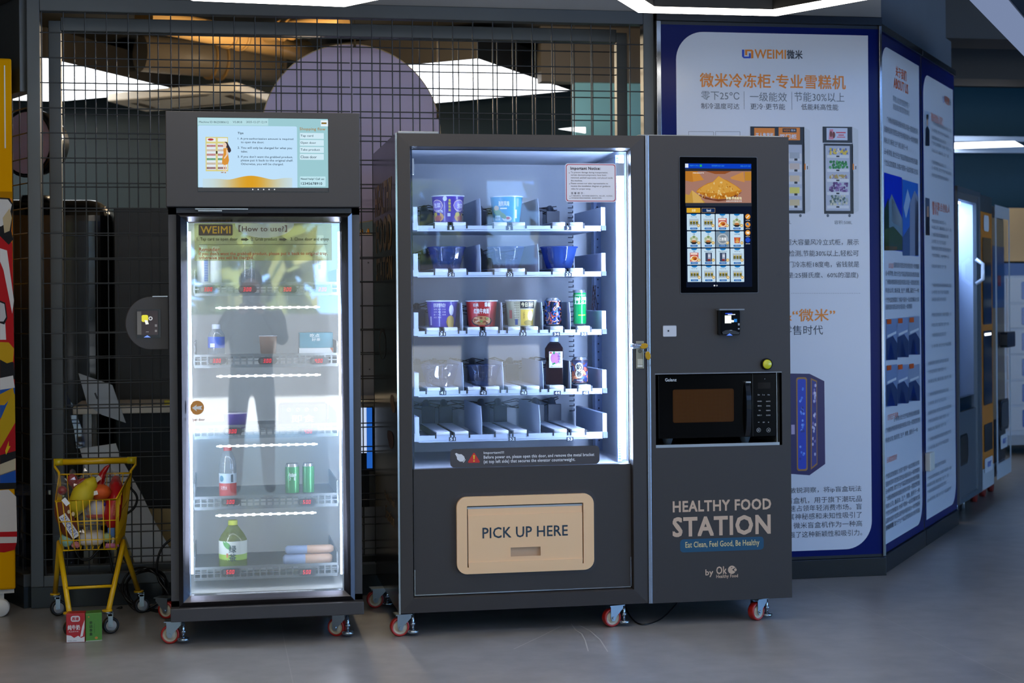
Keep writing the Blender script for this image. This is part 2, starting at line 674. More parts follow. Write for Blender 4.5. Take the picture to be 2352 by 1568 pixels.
def ring_lamp(cx, cy, a0, label, z=2.45, R=.583, w=.09, lm=None):
    t = thing('ring_lamp', label, 'ceiling lamp', (cx, cy, z), 'hexagonal ring lamps')
    o = [(cx + R * cos(a0 + k * pi / 3), cy + R * sin(a0 + k * pi / 3)) for k in range(6)]
    i = [(cx + (R - w) * cos(a0 + k * pi / 3), cy + (R - w) * sin(a0 + k * pi / 3)) for k in range(6)]
    g = G().m(M('151617', .5))
    vs = [(x, y, z + .012) for x, y in o] + [(x, y, z + .012) for x, y in i] + [(x, y, z + .12) for x, y in o] + [(x, y, z + .12) for x, y in i]
    fs = []
    for k in range(6):
        l = (k + 1) % 6
        fs += [(k, l, 12 + l, 12 + k), (6 + l, 6 + k, 18 + k, 18 + l), (12 + k, 12 + l, 18 + l, 18 + k)]
    g.add(vs, fs)
    g.build('housing', t)
    g = G().m(lm or lamp)
    vs = [(x, y, z) for x, y in o] + [(x, y, z) for x, y in i] + [(x, y, z + .012) for x, y in o] + [(x, y, z + .012) for x, y in i]
    fs = []
    for k in range(6):
        l = (k + 1) % 6
        fs += [(l, k, 6 + k, 6 + l), (k, l, 12 + l, 12 + k), (6 + l, 6 + k, 18 + k, 18 + l)]
    g.add(vs, fs)
    g.build('light_strip', t)
    for k in (0, 2, 4):
        g = G().m(M('55585a', .4, .6))
        g.tube([(o[k][0] * .9 + cx * .1, o[k][1] * .9 + cy * .1, z + .1), (o[k][0] * .9 + cx * .1, o[k][1] * .9 + cy * .1, 3.2)], .003, 6)
        g.build('hanger', t)
    return t


ring_lamp(.26, 5.88, radians(65), 'lit white ring lamp hanging above the glass door fridge')
ring_lamp(1.978, 5.875, 0, 'lit white ring lamp hanging above the vending machine and microwave')
for r, y in enumerate((3.9, 2.2, .5, -1.2)):  # unseen rings added for fill, cooler columns turn the right side blue
    for c, x in enumerate((-2.4, -.6, 1.15, 2.9, 5.2)):
        ring_lamp(x, y, 0, 'added unseen ring lamp over the open floor, row %s from the machines, lamp %s' % (('one', 'two', 'three', 'four')[r], ('one', 'two', 'three', 'four', 'five')[c]), 2.95, lm=(lamp, lamp, lamp, LIT('c8dcff', 10.0), cool_fill)[c])

# long bar lamp, parallel to the poster wall on the right
PB = PL((2.955, 5.90), (.952, 1.372))
t = thing('bar_lamp', 'long pale blue lamp bar hanging diagonally near the poster wall with portraits', 'ceiling lamp', (3.4, 6.6, 2.45))
g = G(PB).m(M('29313f', .35, .4))
g.slab(-1.6, 2.4, 2.47, 2.60, -.075, .065)
g.build('housing', t, bevel=.004)
g = G(PB).m(LIT('a4b8e4', .5))
g.slab(-1.6, 2.4, 2.45, 2.469, -.07, .06)
g.build('diffuser', t, bevel=.006)
# ---------------------------------------------------------------- poster walls
WHT = M('dde2ee', .2, spec=.35)
NAVY = M('021560', .25, spec=.15)
BLK = M('0c0d0f', .22)
ORG = M('ee8a1c', .3)
INK = M('2b3648', .4)
GRY = M('6e7884', .4)

FP = front(7.185)
P = thing('poster_wall', 'navy and white advertising wall board behind the vending machine, with freezer pictures', 'poster board', (2.53, 7.2, 0))
x0, x1 = 1.992, 3.062
G(FP).m(M('1b1f24', .3)).slab(x0 - .012, x1, .085, 2.575, -.06, -.001).build('backing', P, bevel=.002)
g = G(FP).m(NAVY)
g.rect(x0 + .012, x1 - .01, .10, 2.545, 0)
g.build('navy_panel', P)
u0, u1, v0, v1 = FP.box(1557, 77, 1998, 1267)
g = G(FP).m(WHT)
g.rr(u0, u1, v0, v1, .13, .0012, seg=12, corners=(0, 1, 0, 1))
g.build('white_panel', P)
G(FP).m(M('15181b', .25)).slab(x0 - .012, x1 + .005, 0, .085, -.06, .012).build('plinth', P, bevel=.002)
G(FP).m(M('0d0f12', .2)).slab(x0 - .012, x1 + .005, 2.56, 2.60, -.06, .012).build('top_trim', P, bevel=.003)
G(FP).m(M('8d9298', .15, .9)).slab(x0 - .012, x0 + .010, .09, 2.56, 0, .010).build('edge_trim', P, bevel=.002)
G(FP).m(M('8d9298', .15, .9)).slab(x1 - .010, x1 + .004, .09, 2.56, 0, .010).build('edge_trim', P, bevel=.002)

g = G(FP)
W = .0022
g.m(M('0b46c8', .3)).ppoly([(1704, 114), (1709, 114), (1709, 130), (1720, 130), (1720, 122), (1724, 122), (1724, 134), (1708, 134), (1704, 130)], W)
g.m(ORG).ppoly([(1711, 127), (1711, 114), (1727, 114), (1730, 117), (1730, 134), (1725, 134), (1725, 118), (1716, 118), (1716, 127)], W + .0003)
g.ptext('WEIMI', 1733, 114, 1805, 135, W, .012)
g.ptext('微米冷冻柜·专业雪糕机', 1607, 170, 1942, 203, W, .015)
g.m(INK)
g.ptext('微米', 1807, 115, 1843, 136, W, .02)
g.m(GRY)
for t, a, b, c, d in (('零下25℃', 1610, 210, 1698, 230), ('一级能效', 1722, 212, 1807, 233), ('节能30%以上', 1824, 212, 1939, 234)):
    g.ptext(t, a, b, c, d, W)
g.m(INK)
for t, a, b, c, d in (('制冷温度可达', 1610, 237, 1698, 250.5), ('更冷·更节能', 1723, 238, 1803, 252), ('低能耗高性能', 1840, 239, 1925, 253)):
    g.ptext(t, a, b, c, d, W)
g.m(GRY)
g.prect(1708.5, 210, 1709.3, 251, W); g.prect(1818, 211, 1818.8, 252, W)
for a, c in ((1581, 1639), (1643, 1700)):
    g.frame(FP.box(a, 302, c, 340), FP.box(a + .8, 302.8, c - .8, 339.2), W)
g.ptext('容积:508L', 1916, 506, 1957, 515, W)
g.ptext('L', 1813, 506, 1817, 514, W)
g.m(INK)
for t, a, b, c, d in (('超大容量风冷立式柜，展示', 1804, 549, 1972, 563), ('检测,节能30%以上,轻松可', 1811, 574.5, 1972, 589), ('门冷冻柜18度电，省钱就是', 1811, 600, 1973, 614),
                      ('是:25摄氏度、60%的湿度)', 1808, 625, 1971, 640), ('零售时代', 1796, 747, 1890, 769),
                      ('敏锐洞察，将ip盲盒玩法', 1813, 1117, 1978, 1132), ('盲盒机，用于旗下潮玩品', 1806, 1140, 1979, 1154.5), ('速占领年轻消费市场。盲', 1813, 1158, 1979, 1172),
                      ('其神秘感和未知性吸引了', 1810, 1177, 1979, 1191), ('微米盲盒机作为一种高', 1822, 1197, 1980, 1211), ('强了这种新颖性和吸引力。', 1812, 1218, 1980, 1232)):
    g.ptext(t, a, b, c, d, W)
g.m(ORG).ptext('&“微米”', 1797, 709, 1918, 738, W, .012)
g.m(GRY)
for k in range(40):
    g.prect(1817 + 4 * k, 673.0, 1819 + 4 * k, 673.8, W)
g.build('printed_lettering', P)

# printed pictures of freezer cabinets and a boxed machine
g = G(FP)


def fill(a, b, c, d, cols, n, rx=2.2, ry=3, w=.003, sd=1):
    rnd = random.Random(sd)
    for k in range(n):
        g.m(M(rnd.choice(cols), .4))
        g.pell(rnd.uniform(a + rx, c - rx), rnd.uniform(b + ry, d - ry), rx, ry, w + k * .00002, 8)


BZ = M('14181f', .3)
IN = M('b9c2d6', .35)
SID = M('ccd3dd', .3)
g.m(SID).ppoly([(1845, 291), (1860, 300), (1861, 484), (1847, 491)], W)
g.ppoly([(1957, 291), (1971, 298), (1972, 484), (1959, 491)], W)
g.m(BZ).prect(1723, 291, 1847, 329, W); g.prect(1725, 329, 1848, 490, W)
g.prect(1889, 291, 1957, 328, W); g.prect(1892, 330, 1959.5, 491, W)
g.m(ORG).prect(1732, 294, 1779, 322, W + .0003); g.prect(1788, 293, 1837, 322, W + .0003)
g.m(BZ).prect(1797, 295, 1829, 304, W + .0005)
g.m(ORG).ptext('WEIMI', 1799, 297, 1814, 302, W + .0007, .01)
g.m(WHT).ptext('微米', 1816, 297, 1827, 302, W + .0007)
g.ptext('双门柜', 1790, 308, 1829, 319, W + .0006, .03)
g.ptext('无人售货柜', 1735, 305, 1776, 318, W + .0006, .03)
g.m(IN).prect(1730, 332, 1842, 483, W + .0003)
for k, (y, cols) in enumerate(((360, ['c8ccd4', 'aab4c4']), (385, ['d8d9dc', 'cfc2be']), (413, ['e3d23a', 'd9c9b4']), (440, ['d3cf2f', 'e8e070']), (468, ['3f86c8', 'd8c9a2']))):
    g.m(M('d4d9e4', .3)).prect(1732, y - 8, 1841, y + 10, W + .0005)
    for q in range(4):
        g.m(M(cols[q % 2], .4)).prect(1735 + 26 * q, y - 10, 1758 + 26 * q, y + 4, W + .0008)
    g.m(BZ).prect(1824, y + 4, 1831, y + 9, W + .0011)
g.m(M('c9d2ea', .3)).prect(1898, 294, 1946, 322, W + .0004)
g.m(M('d98aa2', .4)).ppoly([(1905, 297), (1913, 297), (1914, 320), (1903, 320)], W + .0006)
g.m(M('7c3f3a', .4)).pell(1908, 308, 3, 7, W + .0008); g.pell(1914.5, 310, 3.4, 7.5, W + .0008)
g.m(M('d4566a', .4)).prect(1920, 303, 1942, 306, W + .0006); g.prect(1925, 309, 1938, 311.5, W + .0006); g.prect(1922, 314, 1941, 316, W + .0006)
g.m(IN).prect(1896, 335, 1952, 484, W + .0003)
for k, (y0, y1, cols) in enumerate(((341, 355, ['dfc546', 'e6e3dc', '5a6fae']), (370, 387, ['2f8f4e', '5fb565', '1d7a3c']), (402, 410, ['b9a05a', '8f86b0', 'd6d2c8']), (419, 440, ['6d4c8c', '9a7fb8', '54356f']), (448, 471, ['55706c', 'aab7b4', 'd9d8c2']))):
    fill(1903, y0 - 2, 1948, y1 + 2, cols, 46, 2.6, 3.2, W + .0005, k)
    g.m(M('dbe0ea', .3)).prect(1899, y1 + 1, 1949, y1 + 8, W + .0025)
    g.m(BZ).prect(1920, y1 + 2.5, 1927, y1 + 6, W + .0028)
for x in (1846, 1957):
    g.m(ORG).prect(x + 1, 376, x + 4, 390, W + .0004)
    g.m(WHT).prect(x + 5, 377, x + 10, 391, W + .0004)
    g.m(BZ).prect(x + 7, 381, x + 9, 389, W + .0006)
g.m(M('5e6978', .4))
for x in (1838, 1901, 1951):
    g.pell(x, 495, 3, 3.6, W + .0003, 10)
g.m(M('261f5c', .3)).ppoly([(1790, 857), (1859, 858), (1859, 1091), (1790, 1086)], W)
g.m(M('31245e', .3)).ppoly([(1859, 858), (1893, 875), (1895, 1065), (1859, 1091)], W)
g.m(M('a9793a', .3)).rr(*FP.box(1829, 866, 1854, 1081), .012, W + .0004)
g.m(M('1b3fc4', .3)).rr(*FP.box(1832, 870, 1851, 1077), .009, W + .0007)
g.m(M('a9793a', .3)).ppoly([(1862, 868), (1876, 874), (1877, 1066), (1862, 1078)], W + .0004)
g.m(M('3d3f8c', .3)).ppoly([(1864, 872), (1874.5, 877), (1875.5, 1063), (1864, 1073)], W + .0007)
fill(1834, 872, 1849, 1075, ['5b8af0', '86b0ff', '1a2f95'], 26, 2.4, 3, W + .001, 8)
fill(1864, 880, 1875, 1062, ['c9c6ea', '8b7fc4', 'e6dff2', '44357e'], 34, 2, 4, W + .001, 9)
g.m(M('b8a8cc', .4)).prect(1817, 975, 1825, 997, W + .0005)
g.build('printed_picture', P)


# the two panels round the corner
def side_panel(name, label, ua, ub, za, zb, plx):
    P = thing(name, label, 'poster board', tuple(PA.p((ua + ub) / 2, 0)), None)
    G(PA).m(M('1b1f24', .3)).slab(ua - .04, ub + .04, .085, 2.56, -.06, -.001).build('backing', P, bevel=.002)
    G(PA).m(NAVY).rect(ua - .035, ub + .04, .09, 2.545, 0).build('navy_panel', P)
    G(PA).m(WHT).rr(ua, ub, za, zb, .12, .0012, seg=12, corners=(0, 1, 0, 1)).build('white_panel', P)
    G(PA).m(M('1f252b', .25)).slab(ua - .04, ub + .04, 0, .085, -.06, .010).build('plinth', P, bevel=.002)
    G(PA).m(M('3a4048', .2, .6)).slab(ua - .04, ub + .04, 2.545, 2.58, -.06, .012).build('top_trim', P, bevel=.003)
    return P


P = side_panel('poster_wall', 'white ABOUT US panel with building photos, just round the corner of the wall', .055, .886, .13, 2.488, PA)
ADV = M('d9602a', .3)
g = G(PA)
g.m(ADV).ptext('关于我们', 2056, 157, 2081, 181, W, .015)
g.ptext('ABOUT US', 2052, 186, 2085, 209, W, .02)
g.m(GRY)
g.ptext('零售人的梦想服务客户', 2050, 227, 2088, 242, W)
g.ptext('创造美好智慧零售体验', 2050, 245, 2088, 259, W)
g.m(INK)
LN = ['广州微米物联网科技股份有限公司是一家智能售货柜', '设备制造商与智慧云软件技术服务商为一体的物联网', '科技公司, 集研发, 生产, 销售, 服务于一体', '云+新零售, 致力于生产高品质智能自动售货设备', '个性化定制需求, 为客户提供一站式的解决方案']
for k, (y, r) in enumerate(((288, 2107), (310, 2107), (331, 2084), (360, 2107), (384, 2107))):
    g.ptext(LN[k], 2036 if k == 0 else 2030, y - 7, r, y + 7, W)
for k, (y, r) in enumerate(((610, 2110), (629, 2110), (648, 2110), (667, 2110), (688, 2110), (704, 2094), (954, 2111), (976, 2112), (999, 2107), (1078, 2111), (1095, 2111), (1111, 2111), (1127, 2112), (1144, 2112), (1160, 2112), (1176, 2112), (1192, 2112), (1208, 2052))):
    g.ptext(LN[(k * 2 + 1) % 5], (2052 if y in (610, 954) else 2033), y - 6, r, y + 6, W)
g.m(ADV)
g.ptext('公司总部', 2040, 604, 2051, 616, W); g.ptext('自有生产基地', 2038, 948, 2062, 962, W); g.ptext('云端智慧展厅', 2036, 1046, 2060, 1059, W)
g.build('printed_lettering', P)
g = G(PA)


def pic(a, b, c, d, sky, shapes, w=.003):
    g.m(M(sky, .3)).prect(a, b, c, d, w)
    for col, pts in shapes:
        g.m(M(col, .35)).ppoly([(a + (c - a) * x, b + (d - b) * y) for x, y in pts], w + .0006)


pic(2030, 402, 2071, 575, '0f2fc8', [('6f8a9c', [(.25, 1), (.25, .35), (.4, .25), (1, .58), (1, 1)]), ('cdd8e4', [(.4, .62), (.4, .28), (.95, .58), (.95, .7)]), ('1f3a34', [(0, 1), (0, .45), (.22, .3), (.3, 1)]), ('4c6a4a', [(0, 1), (0, .72), (.5, .68), (1, .82), (1, 1)]), ('d78b57', [(.05, 1), (.05, .94), (.7, .95), (.7, 1)])])
pic(2072, 417, 2108, 587, '2f6fd0', [('9db8dc', [(.05, .35), (.3, .1), (.5, .25), (.2, .5)]), ('8592ae', [(.45, 1), (.45, .3), (.75, .12), (1, .22), (1, 1)]), ('39435e', [(.78, 1), (.78, .2), (1, .3), (1, 1)]), ('47618e', [(0, 1), (0, .75), (.45, .6), (.45, 1)])])
for r, (b, d) in enumerate(((732, 832), (838, 938))):
    for c in range(3):
        a = 2034 + 26 * c
        pic(a, b - 3 * c * (1 - r), a + 25.5, d - 6 * c - 6, ['7f93ba', '8c9cc0', '96a3bd'][c], [('32436d', [(0, 1), (0, .5), (.6, .42), (1, .6), (1, 1)]), ('1b3f9e', [(.1, 1), (.4, .55), (.8, 1)]), ('d9dde6', [(.1, .4), (.9, .3), (.9, .36), (.1, .46)])])
        g.m(ADV).prect(a + 1, b + 1 - 2 * c, a + 11, b + 12 - 2 * c, .0048)
g.build('printed_picture', P)

P = side_panel('poster_wall', 'white printed panel with two portraits, farthest along the poster wall', .985, 1.785, .13, 2.465, PA)
g = G(PA)
g.m(M('1d3fa0', .3)).ptext('U', 2164, 221, 2168, 236, W); g.m(ADV).ptext('WEIMI', 2168.5, 222, 2179, 240, W, .01); g.m(INK).ptext('微米', 2179, 227, 2184, 243, W)
g.m(ADV).ptext('微米创始人简介', 2138, 264, 2166, 284, W); g.ptext('微米联合创始人', 2140, 466, 2181, 486, W); g.ptext('董事长', 2141, 482, 2155, 494, W)
g.m(GRY)
yl = [291, 306, 321, 336, 352, 377, 392, 407, 510, 525, 541, 556, 572, 588, 612, 655, 671, 687, 722, 745, 768, 792, 830, 850, 870, 900, 921, 940, 960, 980, 1000, 1020, 1068, 1086, 1103, 1119, 1135]
for k, y in enumerate(yl):
    a = 2139 if y < 800 else (2131 if y < 1060 else 2129)
    g.ptext(LN[(k * 3) % 5][:16], a, y - 4.5, 2184 - (k * 7 % 3) * 6, y + 4.5, W)
g.build('printed_lettering', P)
g = G(PA)
pic(2123, 255, 2134, 335, 'aebbd0', [('1b2233', [(.1, 1), (.15, .5), (.5, .42), (.95, .55), (.95, 1)]), ('caa791', [(.35, .42), (.35, .2), (.65, .2), (.65, .42)]), ('11151f', [(.3, .24), (.3, .1), (.7, .1), (.7, .24)])])
pic(2125, 455, 2134, 540, '4c5870', [('1a2030', [(0, 1), (.1, .5), (.9, .5), (1, 1)]), ('c79c80', [(.3, .5), (.3, .22), (.7, .22), (.7, .5)])])
g.build('printed_picture', P)
tag(G(PA).m(M('d8d6cc', .5)).slab(*PA.box(2124, 1038, 2134, 1080), 0.0015, .03).build('wall_switch', bevel=.004), 'small white plate on the edge of the far printed panel', 'switch')

# ---------------------------------------------------------------- machines farther along the right
M_GREY = M('59636d', .3)
ORC = M('d98a35', .35)
BLU = M('7fa3dc', .3)


def caster_small(P, u, w):
    g = G().m(M('8f979e', .3, .7))
    c = PA.p(u, .05, w)
    g.tube([PA.p(u - .012, .05, w), PA.p(u + .012, .05, w)], .018, 12)
    o = g.build('caster', P)
    G().m(M('8c2a22', .4)).tube([PA.p(u, .045, w - .016), PA.p(u, .045, w + .016)], .045, 18).build('wheel', o)


def tall_box(P, ua, ub, zt, depth, mat, z0=.1):
    g = G(PA).m(mat)
    return g


P = thing('display_machine', 'dark grey glass fronted vending machine at the end of the poster wall', 'vending machine', tuple(PA.p(2.2, 0)))
ua, ub = 1.90, 2.64
g = G(PA).m(M_GREY)
g.slab(ua, ua + .03, .1, 1.93, -.7, 0); g.slab(ub - .03, ub, .1, 1.93, -.7, 0); g.slab(ua, ub, 1.90, 1.93, -.7, 0); g.slab(ua, ub, .1, .62, -.7, -.02); g.slab(ua, ub, .1, 1.93, -.72, -.7)
g.build('cabinet', P)
g = G(PA).m(M('d3e0f6', .4)); g.slab(ua + .03, ub - .03, .62, 1.90, -.69, -.68); g.slab(ua + .031, ua + .034, .62, 1.90, -.68, -.04); g.slab(ub - .034, ub - .031, .62, 1.90, -.68, -.04); g.build('interior_liner', P)
g = G(PA).m(M_GREY); g.frame((ua, ub, .1, 1.93), (ua + .02, ub - .09, .12, 1.86), .0, -.01); g.frame((ua + .02, ub - .09, .12, 1.86), (ua + .03, ub - .10, .13, 1.85), -.01, -.03); g.build('door_frame', P)
for z in (.72, .92, 1.10, 1.28, 1.44):
    G(PA).m(M('e2e9f5', .4)).slab(ua + .04, ub - .10, z, z + .07, -.5, -.12).build('shelf', P)
G(PA).m(LIT('b8d4ff', 30)).slab(ua + .06, ub - .11, 1.86, 1.875, -.3, -.1).build('light_strip', P)
G(PA).m(CLEAR('e8f0fa', .14)).rect(ua + .03, ub - .10, .13, 1.85, -.028).build('glass', P)
g = G(PA).m(M('12181c', .15)); g.slab(ua + .03, ub - .1, .13, .7, -.06, -.03); g.build('lower_panel', P)
g = G(PA).m(M('05070a', .2)); g.rr(*PA.box(2211, 997, 2232, 1068), .06, -.024, -.02); g.m(M('2c3034', .3)); g.rr(*PA.box(2214, 1001, 2230, 1063), .05, -.019); g.build('pickup_flap', P)
g = G(PA).m(M('e4e8f0', .4)); g.rr(*PA.box(2210, 1084, 2233, 1118), .02, -.022); g.m(M('1f63d0', .4)); g.ptext('ABOUT', 2216, 1094, 2230, 1108, -.021, .02); g.build('sticker', P)
g = G(PA).m(M('d8dde4', .3, .2)); g.tube([PA.p(2.53, 1.37, -.01), PA.p(2.53, 1.40, .03), PA.p(2.53, 1.49, .03), PA.p(2.53, 1.52, -.01)], .012, 8); g.build('handle', P)
G(PA).m(M('b53a40', .4)).slab(*PA.box(2216, 486, 2223, 513), -.4, -.39).build('warning_tag', P)
for u in (1.98, 2.2, 2.42):
    g = G().m(M('a9b0b6', .25, .8)); g.tube([PA.p(u, .0, -.08), PA.p(u, .1, -.08)], .014, 10); g.build('foot', P)

P = thing('pay_station', 'slim orange control column between the grey and the white glass machines', 'vending machine', tuple(PA.p(2.85, 0)))
ua, ub = 2.65, 3.07
G(PA).m(ORC).slab(ua, ub, .23, 1.82, -.6, -.005).build('column', P, bevel=.005)
G(PA).m(M('c9cdd2', .4)).slab(ua, ub, .1, .23, -.6, -.004).build('base', P)
G(PA).m(M('49525b', .4)).slab(ua, ub, 1.82, 1.92, -.6, -.005).build('header', P)
g = G(PA).m(M('1b2a30', .1)); g.rr(ua + .06, ub - .06, 1.12, 1.66, .01, 0); g.build('screen', P)
g = G(PA).m(M('e7eef5', .4)); g.rr(ua + .1, ub - .14, 1.70, 1.80, .03, 0); g.build('badge', P)
g = G(PA).m(M('14202e', .2)); g.rr(ua + .06, ub - .06, .62, 1.08, .01, 0); g.m(LIT('dfeaff', 4)); g.rect(ua + .1, ub - .1, 1.05, 1.065, .002); g.build('dispenser', P)
g = G(PA).m(M('2a3038', .3)); g.rr(ua + .07, ub - .07, .33, .50, .01, 0); g.build('flap', P)
g = G(PA).m(M('e4e8f0', .4)); g.rr(ua + .06, ub - .08, .20, .29, .02, .002); g.m(M('1f63d0', .4)); g.text('ABOUT', (ua + .14, ub - .14, .23, .265), .004, .02); g.build('sticker', P)
caster_small(P, 2.9, -.10)

P = thing('white_machine', 'white framed machine with a tall glass door beside the orange column', 'vending machine', tuple(PA.p(3.4, 0)))
ua, ub = 3.09, 3.66
WF = M('ccd4de', .35)
g = G(PA).m(WF); g.slab(ua, ub, .12, 1.88, -.6, -.03); g.build('cabinet', P, bevel=.006)
g = G(PA).m(WF); g.frame((ua, ub, .12, 1.88), (ua + .06, ub - .05, .22, 1.80), .01); g.build('door_frame', P)
g = G(PA).m(M('b69a78', .35)); g.rect(ua + .06, ub - .05, .22, 1.80, -.02); g.m(M('2a3038', .3)); g.rect(ua + .06, ub - .05, .22, .5, -.018); g.m(M('33679a', .3)); g.rect(ua + .06, ub - .05, 1.22, 1.62, -.018); g.m(M('b53a40', .4)); g.rect(ua + .25, ub - .2, 1.36, 1.43, -.016); g.build('back_board', P)
G(PA).m(CLEAR('eef4fb', .12)).rect(ua + .06, ub - .05, .22, 1.80, .0).build('glass', P)
g = G(PA).m(M('16191d', .25)); g.rr(ua + .16, ub - .08, .42, .62, .05, .004, .01); g.m(M('4d5053', .3)); g.rr(ua + .19, ub - .11, .44, .60, .04, .012); g.build('pickup_flap', P)
g = G(PA).m(M('e4e8f0', .4)); g.rr(ua + .18, ub - .12, .30, .39, .02, .006); g.m(M('1f63d0', .4)); g.text('ABOUT', (ua + .25, ub - .19, .33, .365), .008, .02); g.build('sticker', P)
g = G(PA).m(M('20262c', .25)); g.rr(ua + .2, ub - .05, .96, 1.06, .02, .004, .05); g.build('reader', P)
caster_small(P, 3.2, -.1); caster_small(P, 3.5, -.1)

# parcel lockers against the far wall
LK = M('cfd9ea', .35)
P = thing('locker_cabinet', 'white locker cabinet with blue windows under the wood panel', 'lockers', (6.9, 12.4, 0))
FL = front(12.33)
G(FL).m(LK).slab(6.30, 7.7, .16, 1.56, -.5, -.01).build('body', P, bevel=.004)
G(FL).m(M('aab4c4', .4)).slab(6.30, 7.7, .08, .16, -.5, -.02).build('base', P)
G(FL).m(M('3f64a8', .4)).slab(6.30, 7.7, 1.46, 1.56, -.02, .0).build('header', P)
for i in range(3):
    for k in range(6):
        u = 6.33 + .46 * i; z = .20 + .208 * k
        d = G(FL).m(LK).slab(u, u + .44, z, z + .195, -.01, .006).build('door', P, bevel=.003)
        G(FL).m(M('1f4fae', .2)).rr(u + .12, u + .42, z + .025, z + .17, .012, .007).build('window', d)
struct(G(FL).m(M('b99a6c', .5, var=.1, vscale=3)).slab(6.2, 8.5, 1.58, 2.02, -1.55, -.2).build('wall_wood_panel'))
t = thing('panel_lamp', 'bright flat lamp under the ceiling, above the machines beyond the poster wall', 'ceiling lamp', (5.6, 11.6, 2.5))
y = 10.6
G().m(LIT('f2f7ff', 6)).add([atz(2150, 343, 2.50), atz(2352, 336, 2.50), atz(2330, 324, 2.50), atz(2150, 329, 2.50)], [(0, 1, 2, 3)]).build('diffuser', t)
q = atz(2200, 343, 2.5)
G().m(M('8fa0b8', .4, .4)).box(q.x - 1, q.x + 3, q.y - .05, q.y - .02, 2.47, 2.53).build('rail', t)
q = atz(2200, 318, 2.58)
G().m(M('8fa0b8', .4, .4)).box(q.x - 1, q.x + 3, q.y, q.y + .04, 2.56, 2.60).build('rail', t)
# ---------------------------------------------------------------- the big vending machine
CAB = M('6d6a6c', .45, var=.04, vscale=30, bump=.02)      # charcoal powder coat
CAB = M('383433', .45, var=.03, vscale=40)
CHROME = M('b9c0c8', .12, 1.0)
ZINC = M('9fb0bd', .28, .9)
BLACK = M('101012', .25)
TAN = M('ffd2a0', .42)
FR = front(6.26)
XL, XM0, XM1, XR, ZB, ZT = .688, 1.677, 1.692, 2.273, .092, 1.943
P = VM = thing('vending_machine', 'large charcoal vending machine with glass front, touchscreen and microwave niche', 'vending machine', (1.48, 6.7, 0))

LIN = M('cacfd8', .5)
SIDEM = M('231c1d', .2)
g = G().m(SIDEM)
g.box(XL, XL + .012, 6.262, 7.19, ZB, ZT)
g.build('side_wall', P)
g = G().m(CAB)
g.box(XL + .012, XM1, 6.33, 7.19, ZT - .03, ZT); g.box(XL + .012, XM1, 6.33, 7.19, ZB, .62)
g.box(XL + .012, XM1, 7.17, 7.19, ZB, ZT)
g.build('cabinet', P)
g = G().m(LIN)
g.box(.715, .73, 6.33, 7.15, .62, 1.91); g.box(1.655, 1.67, 6.33, 7.15, .62, 1.91)
g.box(.715, 1.67, 7.10, 7.15, .62, 1.91); g.box(.715, 1.67, 6.33, 7.15, 1.895, 1.912); g.box(.715, 1.67, 6.33, 7.15, .62, .635)
g.build('interior_liner', P)
g = G().m(M('28304a', .5))
for k in range(44):
    z = .80 + .022 * k
    u = front(7.098).uv(1312, 700)[0]
    g.box(u - .012, u + .012, 7.097, 7.099, z, z + .004); g.box(u + .008, u + .012, 7.097, 7.099, z, z + .012)
g.build('slot_column', P)
# side lettering
SP = PL((XL, 7.19), (0, -1))
GOLD = M('c49a64', .4)
g = G(SP).m(GOLD)
for t, a, b, c, d in (('HEALTHY', 862, 417, 900, 490), ('FOOD', 864, 497, 900, 578), ('STATION', 865, 590, 901, 644)):
    g.ptext(t, a, b, c, d, .001, .03)
g.ptext('Healthy Food', 884, 1135, 906, 1160, .001)
g.ptext('Station', 886, 1170, 906, 1200, .001)
g.build('side_lettering', P)
g = G(SP)
g.m(M('5c4d49', .3)); g.pell(879, 790, 8, 36, .0008)
g.m(SIDEM); g.pell(880, 794, 6, 31, .0010)
g.m(M('8a6a50', .4)); g.pell(901, 922, 4, 16, .001); g.pell(904, 936, 4, 12, .0012)
g.m(M('6e4a3a', .4)); g.pell(898, 1010, 6, 20, .001); g.pell(893, 1000, 3, 12, .0012)
g.build('side_picture', P)
g = G().m(CHROME); g.box(XL - .003, XL + .004, 6.255, 6.27, ZB, ZT); g.build('edge_trim', P)
g = G().m(M('a9b4c4', .25, .8)); g.box(XM0, XM1, 6.255, 6.30, ZB, ZT + .002); g.build('center_trim', P, bevel=.002)
g = G().m(M('9aa1a8', .4, .4)); g.box(.70, .86, 6.30, 6.5, ZT + .001, ZT + .012); g.build('top_plate', P, bevel=.003)
g = G().m(M('9aa1a8', .4, .4)); g.box(1.66, 2.25, 6.29, 6.5, ZT + .001, ZT + .007); g.build('top_plate', P, bevel=.003)

# left door: mitred frame, glass, lower panel
d = G(FR).m(CAB)
o = (XL + .006, XM0 - .002, ZB + .002, ZT - .001)
i1 = FR.box(945, 338, 1452, 1370)
i1 = (i1[0], i1[1], i1[2] + .01, i1[3])
i2 = (i1[0] + .006, i1[1] - .006, i1[2] + .008, i1[3] - .008)
d.frame(o, i1, 0, .004); d.frame(i1, i2, .004, -.028)
d.frame((o[0], o[1], o[2], o[3]), o, 0, 0)
for a, b, c, e in ((o[0], o[0] + .06, o[2], o[3]), (o[1] - .06, o[1], o[2], o[3]), (o[0], o[1], o[3] - .055, o[3]), (o[0], o[1], o[2], o[2] + .055)):
    d.slab(a, b, c, e, -.06, -.03)
d.slab(o[0], o[0] + .002, o[2], o[3], -.05, -.0005); d.slab(o[1] - .002, o[1], o[2], o[3], -.05, -.0005)
DOOR = d.build('door', P)
g = G(FR).m(M('2b3040', .25, .5)); g.frame(i2, (i2[0] + .004, i2[1] - .004, i2[2] + .004, i2[3] - .004), -.026, -.027); g.build('door_gasket', DOOR)
zg = FR.uv(1200, 1072)[1]
